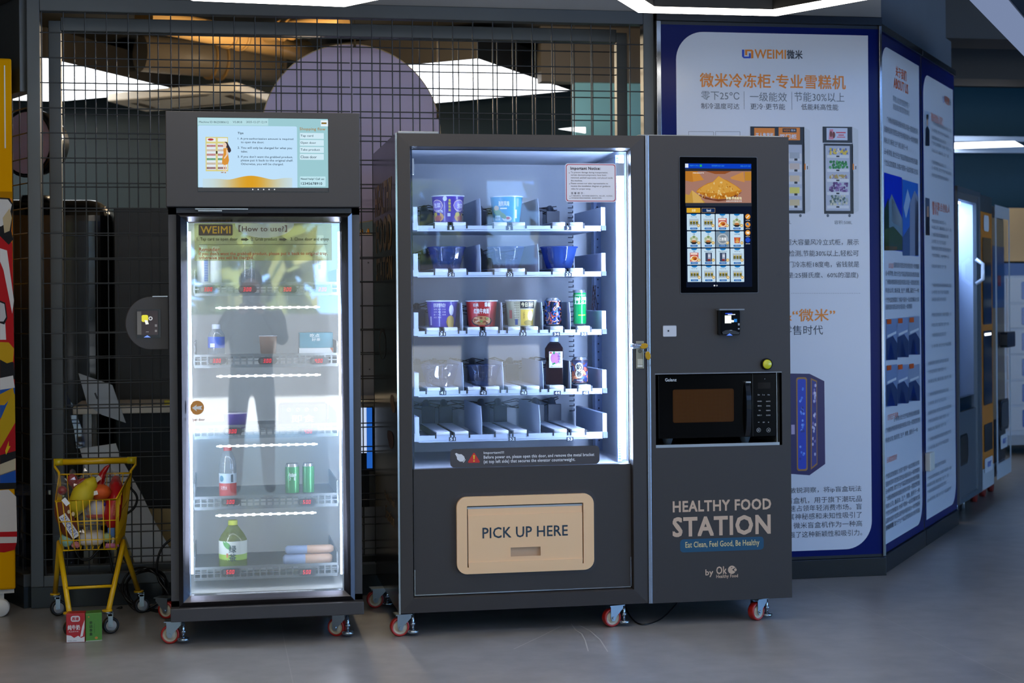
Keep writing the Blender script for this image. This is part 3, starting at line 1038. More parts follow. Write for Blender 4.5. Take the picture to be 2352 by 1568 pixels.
g = G(FR).m(CAB); g.slab(i2[0], i2[1], i2[2], zg, -.05, -.014); g.build('lower_panel', DOOR)
g = G(FR).m(CHROME)
g.slab(i2[0] + .001, i2[1] - .001, i2[2] + .0, i2[2] + .004, -.016, -.011); g.slab(i2[1] - .004, i2[1] - .001, i2[2], i2[2] + .12, -.016, -.011); g.slab(i2[0] + .001, i2[0] + .004, i2[2], i2[2] + .10, -.016, -.012)
g.build('panel_trim', DOOR)
g = G(FR).m(CLEAR('e6eef8', .062)); g.rect(i2[0], i2[1], zg, i2[3], -.026); g.build('glass', DOOR)

# LED bars just inside the door
LED = LIT('bcd2f8', 200)
g = G(FR).m(LED); u = FR.uv(1438, 700)[0]; g.slab(u - .009, u + .009, .66, 1.87, -.062, -.055); g.build('light_strip', DOOR)
g = G(FR).m(LED); u = FR.uv(950.5, 700)[0]; g.slab(u + .002, u + .0035, .66, 1.87, -.06, -.056); g.build('light_strip', DOOR)
g = G(FR).m(M('e3e8f0', .4)); g.slab(*FR.box(946, 362, 953, 399), -.05, -.03); g.slab(*FR.box(1420, 372, 1440, 402), -.05, -.045); g.build('hinge_bracket', DOOR)
IX = front(6.44)
g = G().m(M('9fb3d4', .4)); u = IX.uv(1418, 700)[0]; g.box(u - .008, u + .008, 6.42, 6.44, .64, 1.88)
g.m(M('5872a4', .4))
for k in range(120):
    g.box(u - .006, u + .006, 6.418, 6.421, .65 + .0102 * k, .655 + .0102 * k)
g.build('elevator_belt', P)
g = G().m(M('1d2c50', .4)); u = front(6.8).uv(1404, 700)[0]; g.box(u - .010, u + .010, 6.78, 6.80, .64, 1.56); g.build('elevator_slot', P)
g = G().m(M('8c9fc4', .45)); u = front(6.95).uv(1371, 700)[0]; g.box(u - .016, u + .016, 6.93, 6.98, .64, 1.86); g.m(M('22304e', .5))
for k in range(34):
    g.box(u - .003, u + .003, 6.927, 6.931, .68 + .035 * k, .686 + .035 * k)
g.build('upright', P)
g = G().m(M('3c2c30', .5))
rn = random.Random(5)
for q in range(6):
    g.tube([front(6.9).p(front(6.9).uv(1362 + q, 655 + 60 * k / 5)[0] + .01 * sin(k + q), front(6.9).uv(1362, 655 + 95 * k / 5)[1]) for k in range(6)], .0015, 5)
g.build('cable_bundle', P)

# trays
TRAY = M('c2cfe6', .4)
BELT = M('dfe4ec', .5)
RAIL = M('23262e', .4)
YT = 6.50
FT = front(YT)
rows = [
    (1.598, 1.575, (1104, 1238), ((999, 1028), (1041, 1070), (1135, 1164), (1177, 1206), (1269, 1298), (1309, 1339)), (('1', 1035), ('2', 1170), ('3', 1304)), 524),
    (1.411, 1.390, (1104, 1238), ((1000, 1029), (1041, 1071), (1136, 1165), (1177, 1206), (1270, 1298), (1310, 1339)), (('21', 1036), ('22', 1171), ('23', 1305)), 631),
    (1.175, 1.152, (1063, 1155, 1247.5, 1311), ((980, 1009), (1021, 1051), (1074, 1102), (1115, 1144), (1167, 1195), (1208, 1236), (1264, 1293), (1326, 1355)), (('31', 1016), ('32', 1109), ('33', 1201), ('34', 1278), ('35', 1341)), 767),
    (.934, .911, (1065, 1157, 1249, 1312), ((981, 1011), (1022, 1053), (1075, 1104), (1116, 1147), (1167, 1196), (1210, 1239), (1262, 1295), (1329, 1357)), (('41', 1017), ('42', 1110), ('43', 1203), ('44', 1280), ('45', 1345)), 902),
    (.756, .728, (1108, 1242), ((1003, 1033), (1045, 1076), (1139, 1168), (1180, 1210), (1273, 1302), (1313, 1343)), (('51', 1039), ('52', 1176), ('53', 1309)), 1008)]
TX0, TX1 = .797, 1.553
cable = M('30252c', .5)
for ri, (za, zb, divs, belts, tags, ty) in enumerate(rows):
    g = G().m(TRAY)
    g.box(TX0, TX1, YT, YT + .004, zb, za); g.box(TX0, TX1, YT, 7.0, zb + .004, zb + .008)
    g.box(TX0 - .016, TX0 + .002, YT - .004, 7.0, zb + .004, za + .075); g.box(TX1, TX1 + .018, YT - .002, 7.0, zb + .014, za + .075)
    g.box(TX0 - .022, TX0 + .004, YT - .002, YT + .1, zb + .006, za + .01)
    T = g.build('tray', P, bevel=.0012)
    g = G().m(M('2e3b5c', .4)); g.box(TX1 + .001, TX1 + .02, YT - .006, YT - .002, zb + .003, za); g.build('end_cap', T)
    for px in divs:
        u = FT.uv(px, 300 + 170 * ri)[0]
        zt = za + .112
        g = G().m(TRAY)
        yz = [(YT + .012, za - .005), (YT + .012, za + .055), (YT + .035, zt), (6.98, zt), (6.98, za - .005)]
        vs = [(u - .0012, y, z) for y, z in yz] + [(u + .0012, y, z) for y, z in yz]
        g.add(vs, [(0, 1, 2, 3, 4), (9, 8, 7, 6, 5)] + [(k, 5 + k, 5 + (k + 1) % 5, (k + 1) % 5) for k in range(5)])
        g.build('divider', T)
    for a, b in belts:
        u0 = FT.uv(a, ty)[0]; u1 = FT.uv(b, ty)[0]
        g = G().m(BELT)
        g.box(u0, u1, YT + .006, 6.97, za + .002, za + .014)
        g.tube([(u0, YT + .006, za + .006), (u1, YT + .006, za + .006)], .0085, 12)
        g.m(RAIL); g.box(u0 - .007, u0 - .001, YT - .002, 6.98, za - .012, za + .010); g.box(u1 + .001, u1 + .007, YT - .002, 6.98, za - .012, za + .010)
        g.build('conveyor', T)
        g = G().m(M('3a4152', .45)); g.box(u0, u1 + .004, 6.975, 6.99, za + .012, za + .085); g.tube([((u0 + u1) / 2, 6.99, za + .07), ((u0 + u1) / 2, 7.04, za + .1)], .016, 10)
        g.build('drive_plate', T, bevel=.002)
    g = G().m(cable)
    rn = random.Random(ri)
    for q in range(5):
        pts = [(TX0 + .02 + k * .095, 7.02 + .01 * q, za + .085 + .02 * sin(k * 1.7 + q * 1.3) + rn.uniform(-.01, .012)) for k in range(8)]
        g.tube(pts, .002, 5)
    g.build('cable', T)
    for s, px in tags:
        g = G(FT).m(M('2d3444', .5)); bx = FT.box(px - 8, ty - 4.8, px + 8, ty + 4.6); g.rect(*bx, .0012); g.m(M('e8eef8', .5))
        w = 2.4 if len(s) == 1 else 5.6
        g.ptext(s, px - w, ty - 3.4, px + w, ty + 3.2, .002, .03); g.build('slot_tag', T)

# notices on the glass
g = G(FR).m(M('dcdfee', .4)); g.rr(*FR.box(1301, 374, 1419, 463.5), .012, -.0235)
g.m(M('b4304a', .4)); g.rr(*FR.box(1303, 376, 1417, 461.5), .010, -.0232); g.m(M('e6e8f4', .4)); g.rr(*FR.box(1304.6, 377.6, 1415.4, 460), .009, -.0229)
g.m(M('22202e', .5)); g.ptext('Important Notice:', 1313, 382, 1382, 391, -.0225, .03)
for t, a, b, c, d in (('To prevent damage during transportation,', 1314, 393, 1399.5, 397.8), ('certain devices/components have been', 1314, 399, 1395.5, 403.8), ('removed, packed separately, and placed inside', 1314, 405.4, 1410.5, 410), ('the machine.', 1314, 411.8, 1340.5, 415.5),
                      ('Please contact our sales representative to', 1314, 418.4, 1399.5, 423), ('receive the installation diagram or guidance', 1314, 424.5, 1405, 429.4), ('video for proper setup.', 1314.5, 431, 1360, 435.4),
                      ('温 馨 提 示 :', 1314, 440, 1345, 445), ('为了确保运输安全，相关外部设备已拆除另行打包，并放入里机，请注意查收。', 1314.5, 447.4, 1410.5, 450.4), ('外部设备安装示意图及安装指导视频，请向销售代表索取。', 1314.5, 452.4, 1385.5, 455.4)):
    g.ptext(t, a, b, c, d, -.0225)
for x, y in ((1310.4, 396), (1311, 421.2), (1312, 449.4), (1312, 454.4)):
    g.pell(x, y, .9, .9, -.0225, 8)
g.build('notice_sticker', DOOR)
g = G(FR).m(M('4a474b', .35)); g.rr(*FR.box(1036, 1028, 1380, 1070.5), .016, -.0235)
g.m(M('eceff4', .5)); g.ptext('Important!!!', 1113, 1037.5, 1160, 1044.5, -.0228, .025); g.ptext('Before power on, please open this door, and remove the metal bracket', 1113, 1044, 1368, 1053.5, -.0228, .02); g.ptext('(at top left side) that secures the elevator counterweight.', 1113, 1054.5, 1324, 1064.5, -.0228, .02)
g.ppoly([(1047, 1043), (1050, 1041), (1056, 1044), (1062, 1044), (1068, 1049), (1070, 1055), (1065, 1061), (1058, 1061), (1052, 1056), (1051, 1050)], -.0228)
g.line(FR.uv(1071, 1056), FR.uv(1066, 1063), .003, -.0228)
g.m(M('d8322f', .4)); g.ppoly([(1077, 1061), (1078, 1064), (1103, 1063.5), (1104.5, 1061), (1092, 1041), (1089.5, 1041)], -.0228)
g.m(M('f0c838', .4)); g.ppoly([(1088.6, 1046), (1093, 1046), (1092, 1056), (1089.6, 1056)], -.0222); g.pell(1090.8, 1059.6, 1.9, 1.9, -.0222, 10)
g.build('bracket_sticker', DOOR)

# pick-up hatch
hb = FR.box(1049, 1137, 1364, 1313)
H_ = G(FR).m(M('3b393c', .5)); ob = FR.box(1042, 1129, 1371, 1321); H_.rr(*ob, .045, -.0135)
hatch = H_.build('pickup_hatch', DOOR)
fb = FR.box(1073, 1158, 1340, 1298)
g = G(FR).m(TAN)
g.rr(hb[0], hb[1], hb[2], fb[2], .035, -.014, .004, corners=(1, 1, 0, 0)) if False else None
R = .04
O = rrpts(*hb, R, 8)
I = [(fb[0], fb[2]), (fb[1], fb[2]), (fb[1], fb[3]), (fb[0], fb[3])]
n = 9
vs = [FR.p(u, v, .003) for u, v in O] + [FR.p(u, v, .003) for u, v in I] + [FR.p(u, v, -.014) for u, v in O] + [FR.p(u, v, -.014) for u, v in I]
fs = []
N = len(O)
for k in range(N):
    a = k // n; l = (k + 1) % N; b = l // n
    fs.append((k, l, N + b, N + a) if a != b else (k, l, N + a))
    fs.append((l, k, N + 4 + k, N + 4 + l))
for k in range(4):
    l = (k + 1) % 4
    fs.append((N + k, N + l, 2 * N + 4 + l, 2 * N + 4 + k))
g.add(vs, fs)
g.build('hatch_frame', DOOR)
g = G(FR).m(M('15161a', .5)); g.rect(*fb, -.013); g.m(M('c2c6cc', .3, .6)); g.slab(fb[0] + .002, fb[1] - .002, fb[3] - .013, fb[3] - .005, -.012, -.006)
g.build('hatch_recess', DOOR)
fl = (fb[0] + .004, fb[1] - .004, fb[2] - .010, fb[3] - .012)
zs = fl[3] - .025
g = G(FR).m(TAN)
hx = FR.box(1171, 1254, 1243, 1278)
for (a, b, c, e) in ((fl[0], fl[1], hx[3], zs), (fl[0], hx[0], hx[2], hx[3]), (hx[1], fl[1], hx[2], hx[3]), (fl[0], fl[1], fl[2] + .03, hx[2])):
    g.slab(a, b, c, e, -.008, .001)
g.slab(fl[0], fl[1], zs, fl[3], -.010, -.002)
g.prism([(fl[0] + .002, fl[2]), (fl[1] - .002, fl[2]), (fl[1], fl[2] + .03), (fl[0], fl[2] + .03)], -.008, .004)
g.m(M('c9ab8b', .45)); g.slab(hx[0], hx[1], hx[2], hx[3], -.013, -.010)
g.m(M('223a4c', .5)); g.ptext('PICK UP HERE', 1108, 1208, 1304, 1233, .0016, .012)
g.m(TAN); g.frame((hx[0] - .002, hx[1] + .002, hx[2] - .002, hx[3] + .002), (hx[0] + .003, hx[1] - .003, hx[2] + .003, hx[3] - .003), .0025)
g.build('hatch_flap', DOOR)

# lock with its catch on the door edge
lb = FR.box(1460, 783, 1478, 846)
g = G(FR).m(M('a9a28f', .3, .8)); g.slab(*lb, 0, .006); g.m(M('cfc8b4', .35, .6)); g.slab(lb[0] + .005, lb[1] - .006, lb[2] + .016, lb[2] + .038, .004, .0085)
g.m(M('e4e2da', .35, .3)); g.slab(lb[0] + .004, lb[1] - .007, lb[2] + .006, lb[2] + .014, .004, .012)
g.m(M('6f6a60', .3, .8)); c = FR.uv(1469, 806); g.ring(c[0], c[1], .003, .008, .0065); g.ring(c[0], c[1], .0, .0022, .0065)
g.build('lock', DOOR, bevel=.001)

# right cabinet with the control door
g = G().m(CAB)
nb = FR.box(1506, 857, 1796, 1025)
nx0, nx1, nz0, nz1 = nb
for a, b, c, e in ((XM1, XR, nz1, ZT), (XM1, XR, ZB, nz0), (XM1, nx0, nz0, nz1), (nx1, XR, nz0, nz1)):
    g.box(a, b, 6.26, 6.29, c, e)
CD = g.build('control_door', P)
g = G().m(CAB); g.box(XM1, XM1 + .01, 6.29, 7.19, ZB, ZT); g.box(XR - .012, XR, 6.29, 7.19, ZB, ZT); g.box(XM1, XR, 6.29, 7.19, ZT - .02, ZT); g.box(XM1, XR, 6.29, 7.19, ZB, ZB + .02); g.box(XM1, XR, 7.17, 7.19, ZB, ZT); g.build('control_cabinet', P)
g = G().m(M('0c0d0f', .5, spec=.3)); g.box(nx0 - .005, nx1 + .005, 6.72, 6.73, nz0, nz1); g.box(nx0 - .006, nx0, 6.29, 6.73, nz0, nz1); g.box(nx0, nx1, 6.29, 6.73, nz1, nz1 + .005); g.box(nx0, nx1, 6.29, 6.73, nz0 - .006, nz0)
g.m(M('aeb6bd', .35, .6)); g.box(nx1, nx1 + .005, 6.262, 6.73, nz0, nz1); g.box(nx0, nx1 - .01, 6.263, 6.275, nz0, nz0 + .011); g.box(nx1 - .014, nx1 - .010, 6.285, 6.31, nz0 + .01, nz1)
g.m(M('8b8f95', .3, .6)); g.box(nx0 - .002, nx1, 6.2585, 6.262, nz1 - .001, nz1 + .003)
g.build('microwave_niche', P)

# touchscreen
sb = FR.box(1562, 361, 1739, 672)
g = G(FR).m(M('5a5d63', .3, .6)); g.rr(sb[0] - .0025, sb[1] + .0025, sb[2] - .0025, sb[3] + .0025, .005, .001, .002); g.m(M('05060a', .1, spec=.2)); g.rr(*sb, .004, .0025); SCR = g.build('touchscreen', CD)
S = .95
g = G(FR)
w0 = .003
def L_(h, s=S): return g.m(LIT(h, s))
def sx(px): return 1573.5 + (px - 119) * .10845          # local helpers: photo crop -> frame
L_('10182c').prect(1575, 375, 1726, 659, w0)
L_('0d3fbf').prect(1573, 376, 1725, 387, w0 + .0003)
L_('dfe9f5').prect(1573, 376, 1580.5, 385, w0 + .0006); L_('2fb35b').prect(1606.5, 378, 1611.5, 383, w0 + .0006)
L_('41a4ef').ptext('WEIMI V1.74.7a', 1583, 379, 1604, 382, w0 + .0006); g.ptext('售货机编号 86251 20567', 1634, 379, 1663, 382.5, w0 + .0006); g.ptext('2025-12-27 12:20', 1700, 380, 1723, 383, w0 + .0006)
L_('2a2f3a').prect(1573, 387.5, 1725, 392.5, w0 + .0001); g.prect(1574, 466, 1726, 473.5, w0 + .0001)
# the bakery picture
A, B, C_, D_ = 1573.5, 393, 1725, 466
def bp(pts, h, k, s=S):
    L_(h, s).ppoly([(A + (C_ - A) * x, B + (D_ - B) * y) for x, y in pts], w0 + .0003 + .0002 * k)
bp([(0, 0), (1, 0), (1, 1), (0, 1)], 'a5796a', 0)
bp([(0, 0), (.18, 0), (.28, .28), (.1, .34), (0, .3)], 'b9772c', 1); bp([(.1, .02), (.2, .05), (.28, .27), (.12, .33)], 'c98736', 2)
bp([(.3, 0), (.7, 0), (.6, .09), (.45, .09)], '91502a', 1); bp([(.68, .2), (.88, .02), (.9, .35), (.7, .25)], 'c58a48', 1); bp([(.9, .02), (1, .02), (1, .3), (.9, .3)], 'b9822f', 1)
bp([(0, .72), (.06, .75), (.1, .6), (.3, .98), (.28, 1), (0, 1)], 'bd9240', 1); bp([(.1, .6), (.2, .75), (.28, 1), (.12, 1)], 'd0a85c', 2)
bp([(.15, .70), (.25, .78), (.42, .88), (.6, .88), (.8, .75), (.86, .66), (.7, .9), (.5, .95), (.3, .88)], '6e3d2c', 1)
cr = [(.16, .66), (.2, .55), (.27, .46), (.34, .38), (.42, .33), (.46, .24), (.505, .15), (.55, .24), (.63, .28), (.72, .40), (.8, .5), (.86, .62), (.8, .72), (.7, .80), (.6, .87), (.5, .88), (.4, .85), (.28, .76)]
bp(cr, 'bd7a26', 2)
bp([(.17, .64), (.28, .46), (.42, .34), (.505, .16), (.6, .28), (.76, .46), (.84, .6), (.7, .66), (.5, .7), (.3, .68)], 'd09a42', 3)
rn = random.Random(3)
for k in range(80):
    x = rn.uniform(.2, .82); y = rn.uniform(.3, .8)
    if abs(x - .5) * 1.1 + .22 < y:
        bp([(x, y), (x + rn.uniform(.005, .02), y + .03), (x + rn.uniform(-.01, .03), y + rn.uniform(.05, .12)), (x - .012, y + .05)], rn.choice(['d9b468', 'b06a1e', 'd2a24e', 'c08a34', 'e2c88e', '9b5a1a']), 4 + k * .02)
L_('f0ecc4').ptext('酥脆羊角面包', 1667, 452, 1703, 458.5, w0 + .0015, .02); L_('e8e8e8').ptext('烤制20年的酥香传奇', 1667, 460, 1703, 464, w0 + .0015); g.ptext('PARIS BAGUETTE', 1591, 396, 1616, 398.5, w0 + .0015, .02)
# category buttons and cards
L_('d9a62e').rr(*FR.box(1576.5, 477.5, 1608, 488.5), .002, w0 + .0004); L_('f7e8b0').ptext('全部', 1588, 480, 1597, 486, w0 + .0007, .02)
L_('b3925a').rr(*FR.box(1611, 477.5, 1642, 488.5), .002, w0 + .0004); L_('16305f').rr(*FR.box(1611.7, 478.2, 1641.3, 487.8), .002, w0 + .0006); L_('dbe6f2').ptext('food', 1622, 480, 1632, 486, w0 + .0009, .02)
kinds = 'aabcccxdbeeaaaaa'
for k in range(16):
    i, j = k % 4, k // 4
    a = 1577.2 + 33.0 * i + .5 * j; b = 491.5 + 39.6 * j
    c = kinds[k]
    L_('7b92a6' if c == 'x' else 'c4dff2').rr(*FR.box(a, b, a + 31, b + 37), .002, w0 + .0004)
    L_('2079c0'); bx = FR.box(a + 8.5, b - 2, a + 22.5, b + 4); g.ell((bx[0] + bx[1]) / 2, bx[3] - .003, (bx[1] - bx[0]) / 2, .0075, w0 + .0007, 12, pi, 2 * pi)
    L_('39506b').ptext({'a': 'Meat & Veg', 'b': '套餐', 'c': '炒饭', 'x': '套餐', 'd': '红烧牛肉面', 'e': 'Peach Flavored Te'}[c], a + (13 if c in 'bcx' else 6 if c == 'e' else 9), b + 5.5, a + (18 if c in 'bcx' else 25 if c == 'e' else 22), b + 7.8, w0 + .0007, .02)
    if c == 'a':
        L_('aebfcc').prect(a + 5, b + 11, a + 27, b + 28, w0 + .0006)
        for q in range(3):
            L_('3e3a20').prect(a + 7 + 6.6 * q, b + 16, a + 12 + 6.6 * q, b + 24, w0 + .0008); L_('c8b458').prect(a + 7.5 + 6.6 * q, b + 15.6, a + 11.5 + 6.6 * q, b + 18, w0 + .001); L_('93923e').pell(a + 9.5 + 6.6 * q, b + 21.5, 1.6, 1.6, w0 + .001, 8)
    elif c == 'b':
        L_('c25f58').prect(a + 6, b + 9.5, a + 25.5, b + 30, w0 + .0006); L_('f0dfd6').prect(a + 7.5, b + 10.5, a + 23, b + 14, w0 + .0008); L_('f2ead2').pell(a + 15.5, b + 23, 9, 6.5, w0 + .0008, 14); L_('c8722c').pell(a + 16.5, b + 22.5, 6.5, 4.8, w0 + .001, 12); L_('9c3f1c').pell(a + 18, b + 24, 3, 2.5, w0 + .0012, 10); L_('e8c458').pell(a + 10.5, b + 25, 2.6, 2.6, w0 + .0012, 10)
    elif c in 'cx':
        L_('d9d2ba').pell(a + 15.5, b + 19, 9.5, 8.5, w0 + .0006, 14); L_('7f9b6a').pell(a + 15.5, b + 13, 3.4, 3.4, w0 + .0008, 10)
        for dx, dy in ((-6, -2), (6, -2), (-6, 5), (6, 5)):
            L_('a2b79a').pell(a + 15.5 + dx, b + 19 + dy, 3.2, 3.4, w0 + .0008, 10)
        L_('b4713c').pell(a + 15.5, b + 23, 6, 2.6, w0 + .001, 10); L_('1a1c26').ppoly([(a + 7, b + 25), (a + 24, b + 25), (a + 19, b + 29.5), (a + 12, b + 29.5)], w0 + .0009)
        if c == 'x':
            L_('7f8c98').pell(a + 15.5, b + 18, 12, 12.6, w0 + .0012, 20); L_('e6edf2'); u = FR.uv(a + 15.5, b + 18); g.ring(u[0], u[1], .0195, .0210, w0 + .0014); g.ring(u[0], u[1], .0165, .0172, w0 + .0014); g.ptext('已售罄', a + 7, b + 14, a + 24, b + 22, w0 + .0014, .03)
    elif c == 'd':
        L_('c0523c').ppoly([(a + 8.5, b + 14), (a + 23.5, b + 14), (a + 21.5, b + 27.5), (a + 10, b + 27.5)], w0 + .0006); L_('d8a860').pell(a + 16, b + 23.5, 4.5, 3.4, w0 + .0008, 10); L_('e0b23c').ptext('红烧', a + 13, b + 15.5, a + 19, b + 20, w0 + .0008, .02)
    else:
        L_('3c4a66').prect(a + 8.5, b + 9.5, a + 23.5, b + 30, w0 + .0006); L_('98a6bd').prect(a + 14, b + 11, a + 20.5, b + 28, w0 + .0008); L_('8f2f2a').prect(a + 13.5, b + 24, a + 20, b + 28, w0 + .001); L_('c9cfe0').prect(a + 14.5, b + 14, a + 20, b + 20, w0 + .001)
    L_('c9a55c').pell(a + 26.5, b + 26.5, 3.7, 3.7, w0 + .0012, 12); L_('f2e2b4').prect(a + 24.8, b + 25, a + 28.2, b + 28, w0 + .0014)
    L_('1466b4').rr(*FR.box(a + 7.5, b + 31, a + 24, b + 35.4), .0022, w0 + .0006); L_('c9def0').ptext('HT$30.00', a + 10, b + 32, a + 21.5, b + 34.4, w0 + .0008)
for k, (y, h) in enumerate(((497.5, 'dd9034'), (516, 'dd9034'), (534.5, 'dd9034'), (551, '1640b8'))):
    L_(h).pell(1717, y, 6, 6.2, w0 + .0005, 18); L_('f4ead8')
    if k == 0: g.line(FR.uv(1714, 500.5), FR.uv(1720, 494.5), .004, w0 + .0008)
    elif k == 1: L_('2b7ec2').pell(1716, 514.6, 2.6, 2.6, w0 + .0008, 10); g.line(FR.uv(1717.5, 516), FR.uv(1720, 519), .002, w0 + .0008)
    elif k == 2: g.ppoly([(1713, 532), (1721, 532), (1720, 537), (1714.5, 537)], w0 + .0008)
    else: L_('4f7fe0'); u = FR.uv(1717, y); g.ring(u[0], u[1], .0045, .0056, w0 + .0008, 14)
    L_('e2e8ee').ptext(['联系客服', '搜索商品', '购物车', '语言切换'][k], 1712, y + 7.4, 1722, y + 9.8, w0 + .0006)
L_('e8eef4').pell(1640.3, 655.6, 1.9, 1.9, w0 + .0006, 12); u = FR.uv(1646, 655.6); g.ring(u[0], u[1], .0018, .0028, w0 + .0006, 12)
g.build('screen_picture', SCR)

# card reader, sensor plate, button, speaker dots, lettering
rb = FR.box(1647, 712, 1696, 769)
g = G(FR).m(M('0b0c10', .2, spec=.25)); g.rr(*rb, .006, .0, .018); g.m(M('0e1016', .12, spec=.25)); bx = FR.box(1653, 714, 1695, 763); g.rr(*bx, .006, .018, .026)
g.m(M('8b919a', .3, .6)); g.slab(*FR.box(1644, 709, 1701, 712), 0, .05)
g.m(M('2f3238', .3)); g.ppoly([(1654, 762), (1662, 758), (1672, 757), (1684, 759), (1694, 763), (1692, 767), (1656, 767)], .0265)
g.m(LIT('eef6ec', 1.2)).prect(1660, 724, 1675, 742, .0268); g.ppoly([(1674, 734), (1680, 735), (1684, 734), (1684, 738), (1678, 740), (1674, 739)], .0268); g.m(LIT('2a7fd4', 1)).prect(1681, 732, 1688, 739, .0270); g.m(LIT('2a4fd4', 1)).prect(1661, 718.5, 1677, 721, .0268); g.m(LIT('e6eefc', 1)).prect(1667, 721, 1684, 723, .0270)
g.m(LIT('5a86ff', 1.2)); g.ppoly([(1664, 770), (1671, 765), (1678, 770)], .027)
g.m(M('aab0ba', .4)); g.prect(1671.5, 757.4, 1677, 758.6, .0268); g.prect(1690, 742, 1694, 747, .0268); g.prect(1690, 753, 1694, 756, .0268)
g.build('card_reader', CD)
cb = FR.box(1522, 747, 1553.5, 773)
g = G(FR).m(M('8d95a0', .35)); g.rr(*cb, .004, 0, .003); g.m(M('d0d5de', .35)); g.rr(cb[0] + .001, cb[1] - .001, cb[2] + .001, cb[3] - .002, .004, .0034); g.m(M('b9bfca', .3)); u = FR.uv(1534.5, 759.6); g.ell(u[0], u[1], .006, .006, .004); g.m(M('0e1420', .1)); g.ell(u[0], u[1], .003, .003, .0045); g.build('camera_plate', CD)
u = FR.uv(1760, 836)
g = G().m(M('0c0d0e', .2)); g.lathe([(.0, .0), (.024, 0), (.023, .010), (.020, .014)], FR.p(u[0], u[1]), 28, (0, -1, 0)); g.build('button_bezel', CD)
g = G().m(M('d2cf1c', .3, coat=.5)); g.lathe([(.019, .006), (.019, .013), (.016, .0155), (0, .016)], FR.p(u[0], u[1]), 28, (0, -1, 0)); g.build('push_button', CD)
g = G(FR).m(M('222126', .6))
for cx, cy in ((1508, 632), (1789, 630)):
    for q in range(19):
        a = q * 2.4; r = .9 + .33 * q
        g.pell(cx + r * cos(a), cy + r * sin(a), .45, .45, .0006, 6)
g.build('speaker_grille', CD)
CRM = M('d5b79c', .5)
g = G(FR).m(CRM)
g.ptext('HEALTHY FOOD', 1545, 1147, 1771, 1173, .0008, .028); g.ptext('STATION', 1544.5, 1184, 1770, 1229.5, .0008, .03)
g.ptext('by', 1620, 1307, 1638, 1325, .0008, .02); g.ptext('Ok', 1645, 1300, 1669, 1318, .0008, .02); g.ptext('Healthy Food', 1645, 1318.5, 1695, 1328.5, .0008, .02)
u = FR.uv(1681, 1308); g.ell(u[0], u[1], .0165, .0165, .0008, 26, .62, 2 * pi - .62) if False else None
g.poly([(u[0], u[1])] + [(u[0] + .0165 * cos(a), u[1] + .0165 * sin(a)) for a in [.55 + (2 * pi - 1.1) * k / 26 for k in range(27)]], .0008)
c = FR.uv(1689, 1308); g.ell(c[0], c[1], .0055, .0055, .0010); g.line((c[0], c[1] + .005), (c[0] + .002, c[1] + .009), .0015, .001)
g.m(M('2a2628', .5)); g.ell(u[0] - .001, u[1] + .009, .002, .002, .0012)
g.m(M('17506f', .45)); g.rr(*FR.box(1562, 1235, 1754, 1265), .014, .0008); g.m(M('e2cf98', .5)); g.ptext('Eat Clean, Feel Good, Be Healthy', 1574, 1241, 1744, 1258.5, .0014, .012)
g.build('front_lettering', CD)


# casters (part: bracket; sub-parts: wheel, hub, leveling foot)
def caster(P, x, y, zt, yaw=0.0, r=.037, foot=True):
    T = Matrix.Translation((x, y, 0)) @ Matrix.Rotation(yaw, 4, 'Z')
    def new():
        g = G(); g.T = T; return g
    g = new().m(ZINC)
    g.box(-.02, .045, -.03, .03, zt - .004, zt)
    for s in (-1, 1):
        ys = s * .019
        pts = [(-.012, zt - .006), (.042, zt - .006), (.042, zt - .016), (.012, r + .004), (.006, r - .012), (-.006, r - .012), (-.012, r)]
        vs = [(a, ys - .0012, b) for a, b in pts] + [(a, ys + .0012, b) for a, b in pts]
        n = len(pts)
        g.add(vs, [tuple(range(n)), tuple(reversed(range(n, 2 * n)))] + [(k, n + k, n + (k + 1) % n, (k + 1) % n) for k in range(n)])
    g.box(-.012, .042, -.02, .02, zt - .008, zt - .004)
    g.tube([(0, -.026, r), (0, .026, r)], .006, 10)
    c = g.build('caster', P)
    g = new().m(M('b0201c', .35, coat=.3))
    n = 30
    prof = [(r * .76, -.014), (r * .95, -.014), (r, -.009), (r, .009), (r * .95, .014), (r * .76, .014), (r * .76, -.014)]
    g.lathe(prof, (0, 0, r), n, (0, -1, 0)); g.build('wheel', c)
    g = new().m(M('c9bfa8', .45)); g.lathe([(0, -.013), (r * .45, -.013), (r * .5, -.009), (r * .68, -.009), (r * .76, -.013), (r * .76, .013), (r * .68, .009), (r * .5, .009), (r * .45, .013), (0, .013)], (0, 0, r), n, (0, -1, 0)); g.build('hub', c)
    if foot:
        g = new().m(M('aab9c6', .2, .9)); X = .050; h = .012
        g.tube([(X, -.012, h + .006), (X, -.012, zt)], .006, 12); g.lathe([(0, 0), (.021, 0), (.023, .004), (.022, .010), (.012, .014), (0, .014)], (X, -.012, h - .010 if foot == 2 else h), 24); g.tube([(X, -.012, h + .03), (X, -.012, h + .04)], .011, 6)
        g.build('leveling_foot', c)
    return c


caster(P, .672 + .02, 6.30, .088, radians(6), .037)
caster(P, 1.535, 6.30, .088, radians(14), .037)
caster(P, 2.135, 6.30, .088, radians(30), .037)
caster(P, .655, 6.905, .085, radians(4), .036)

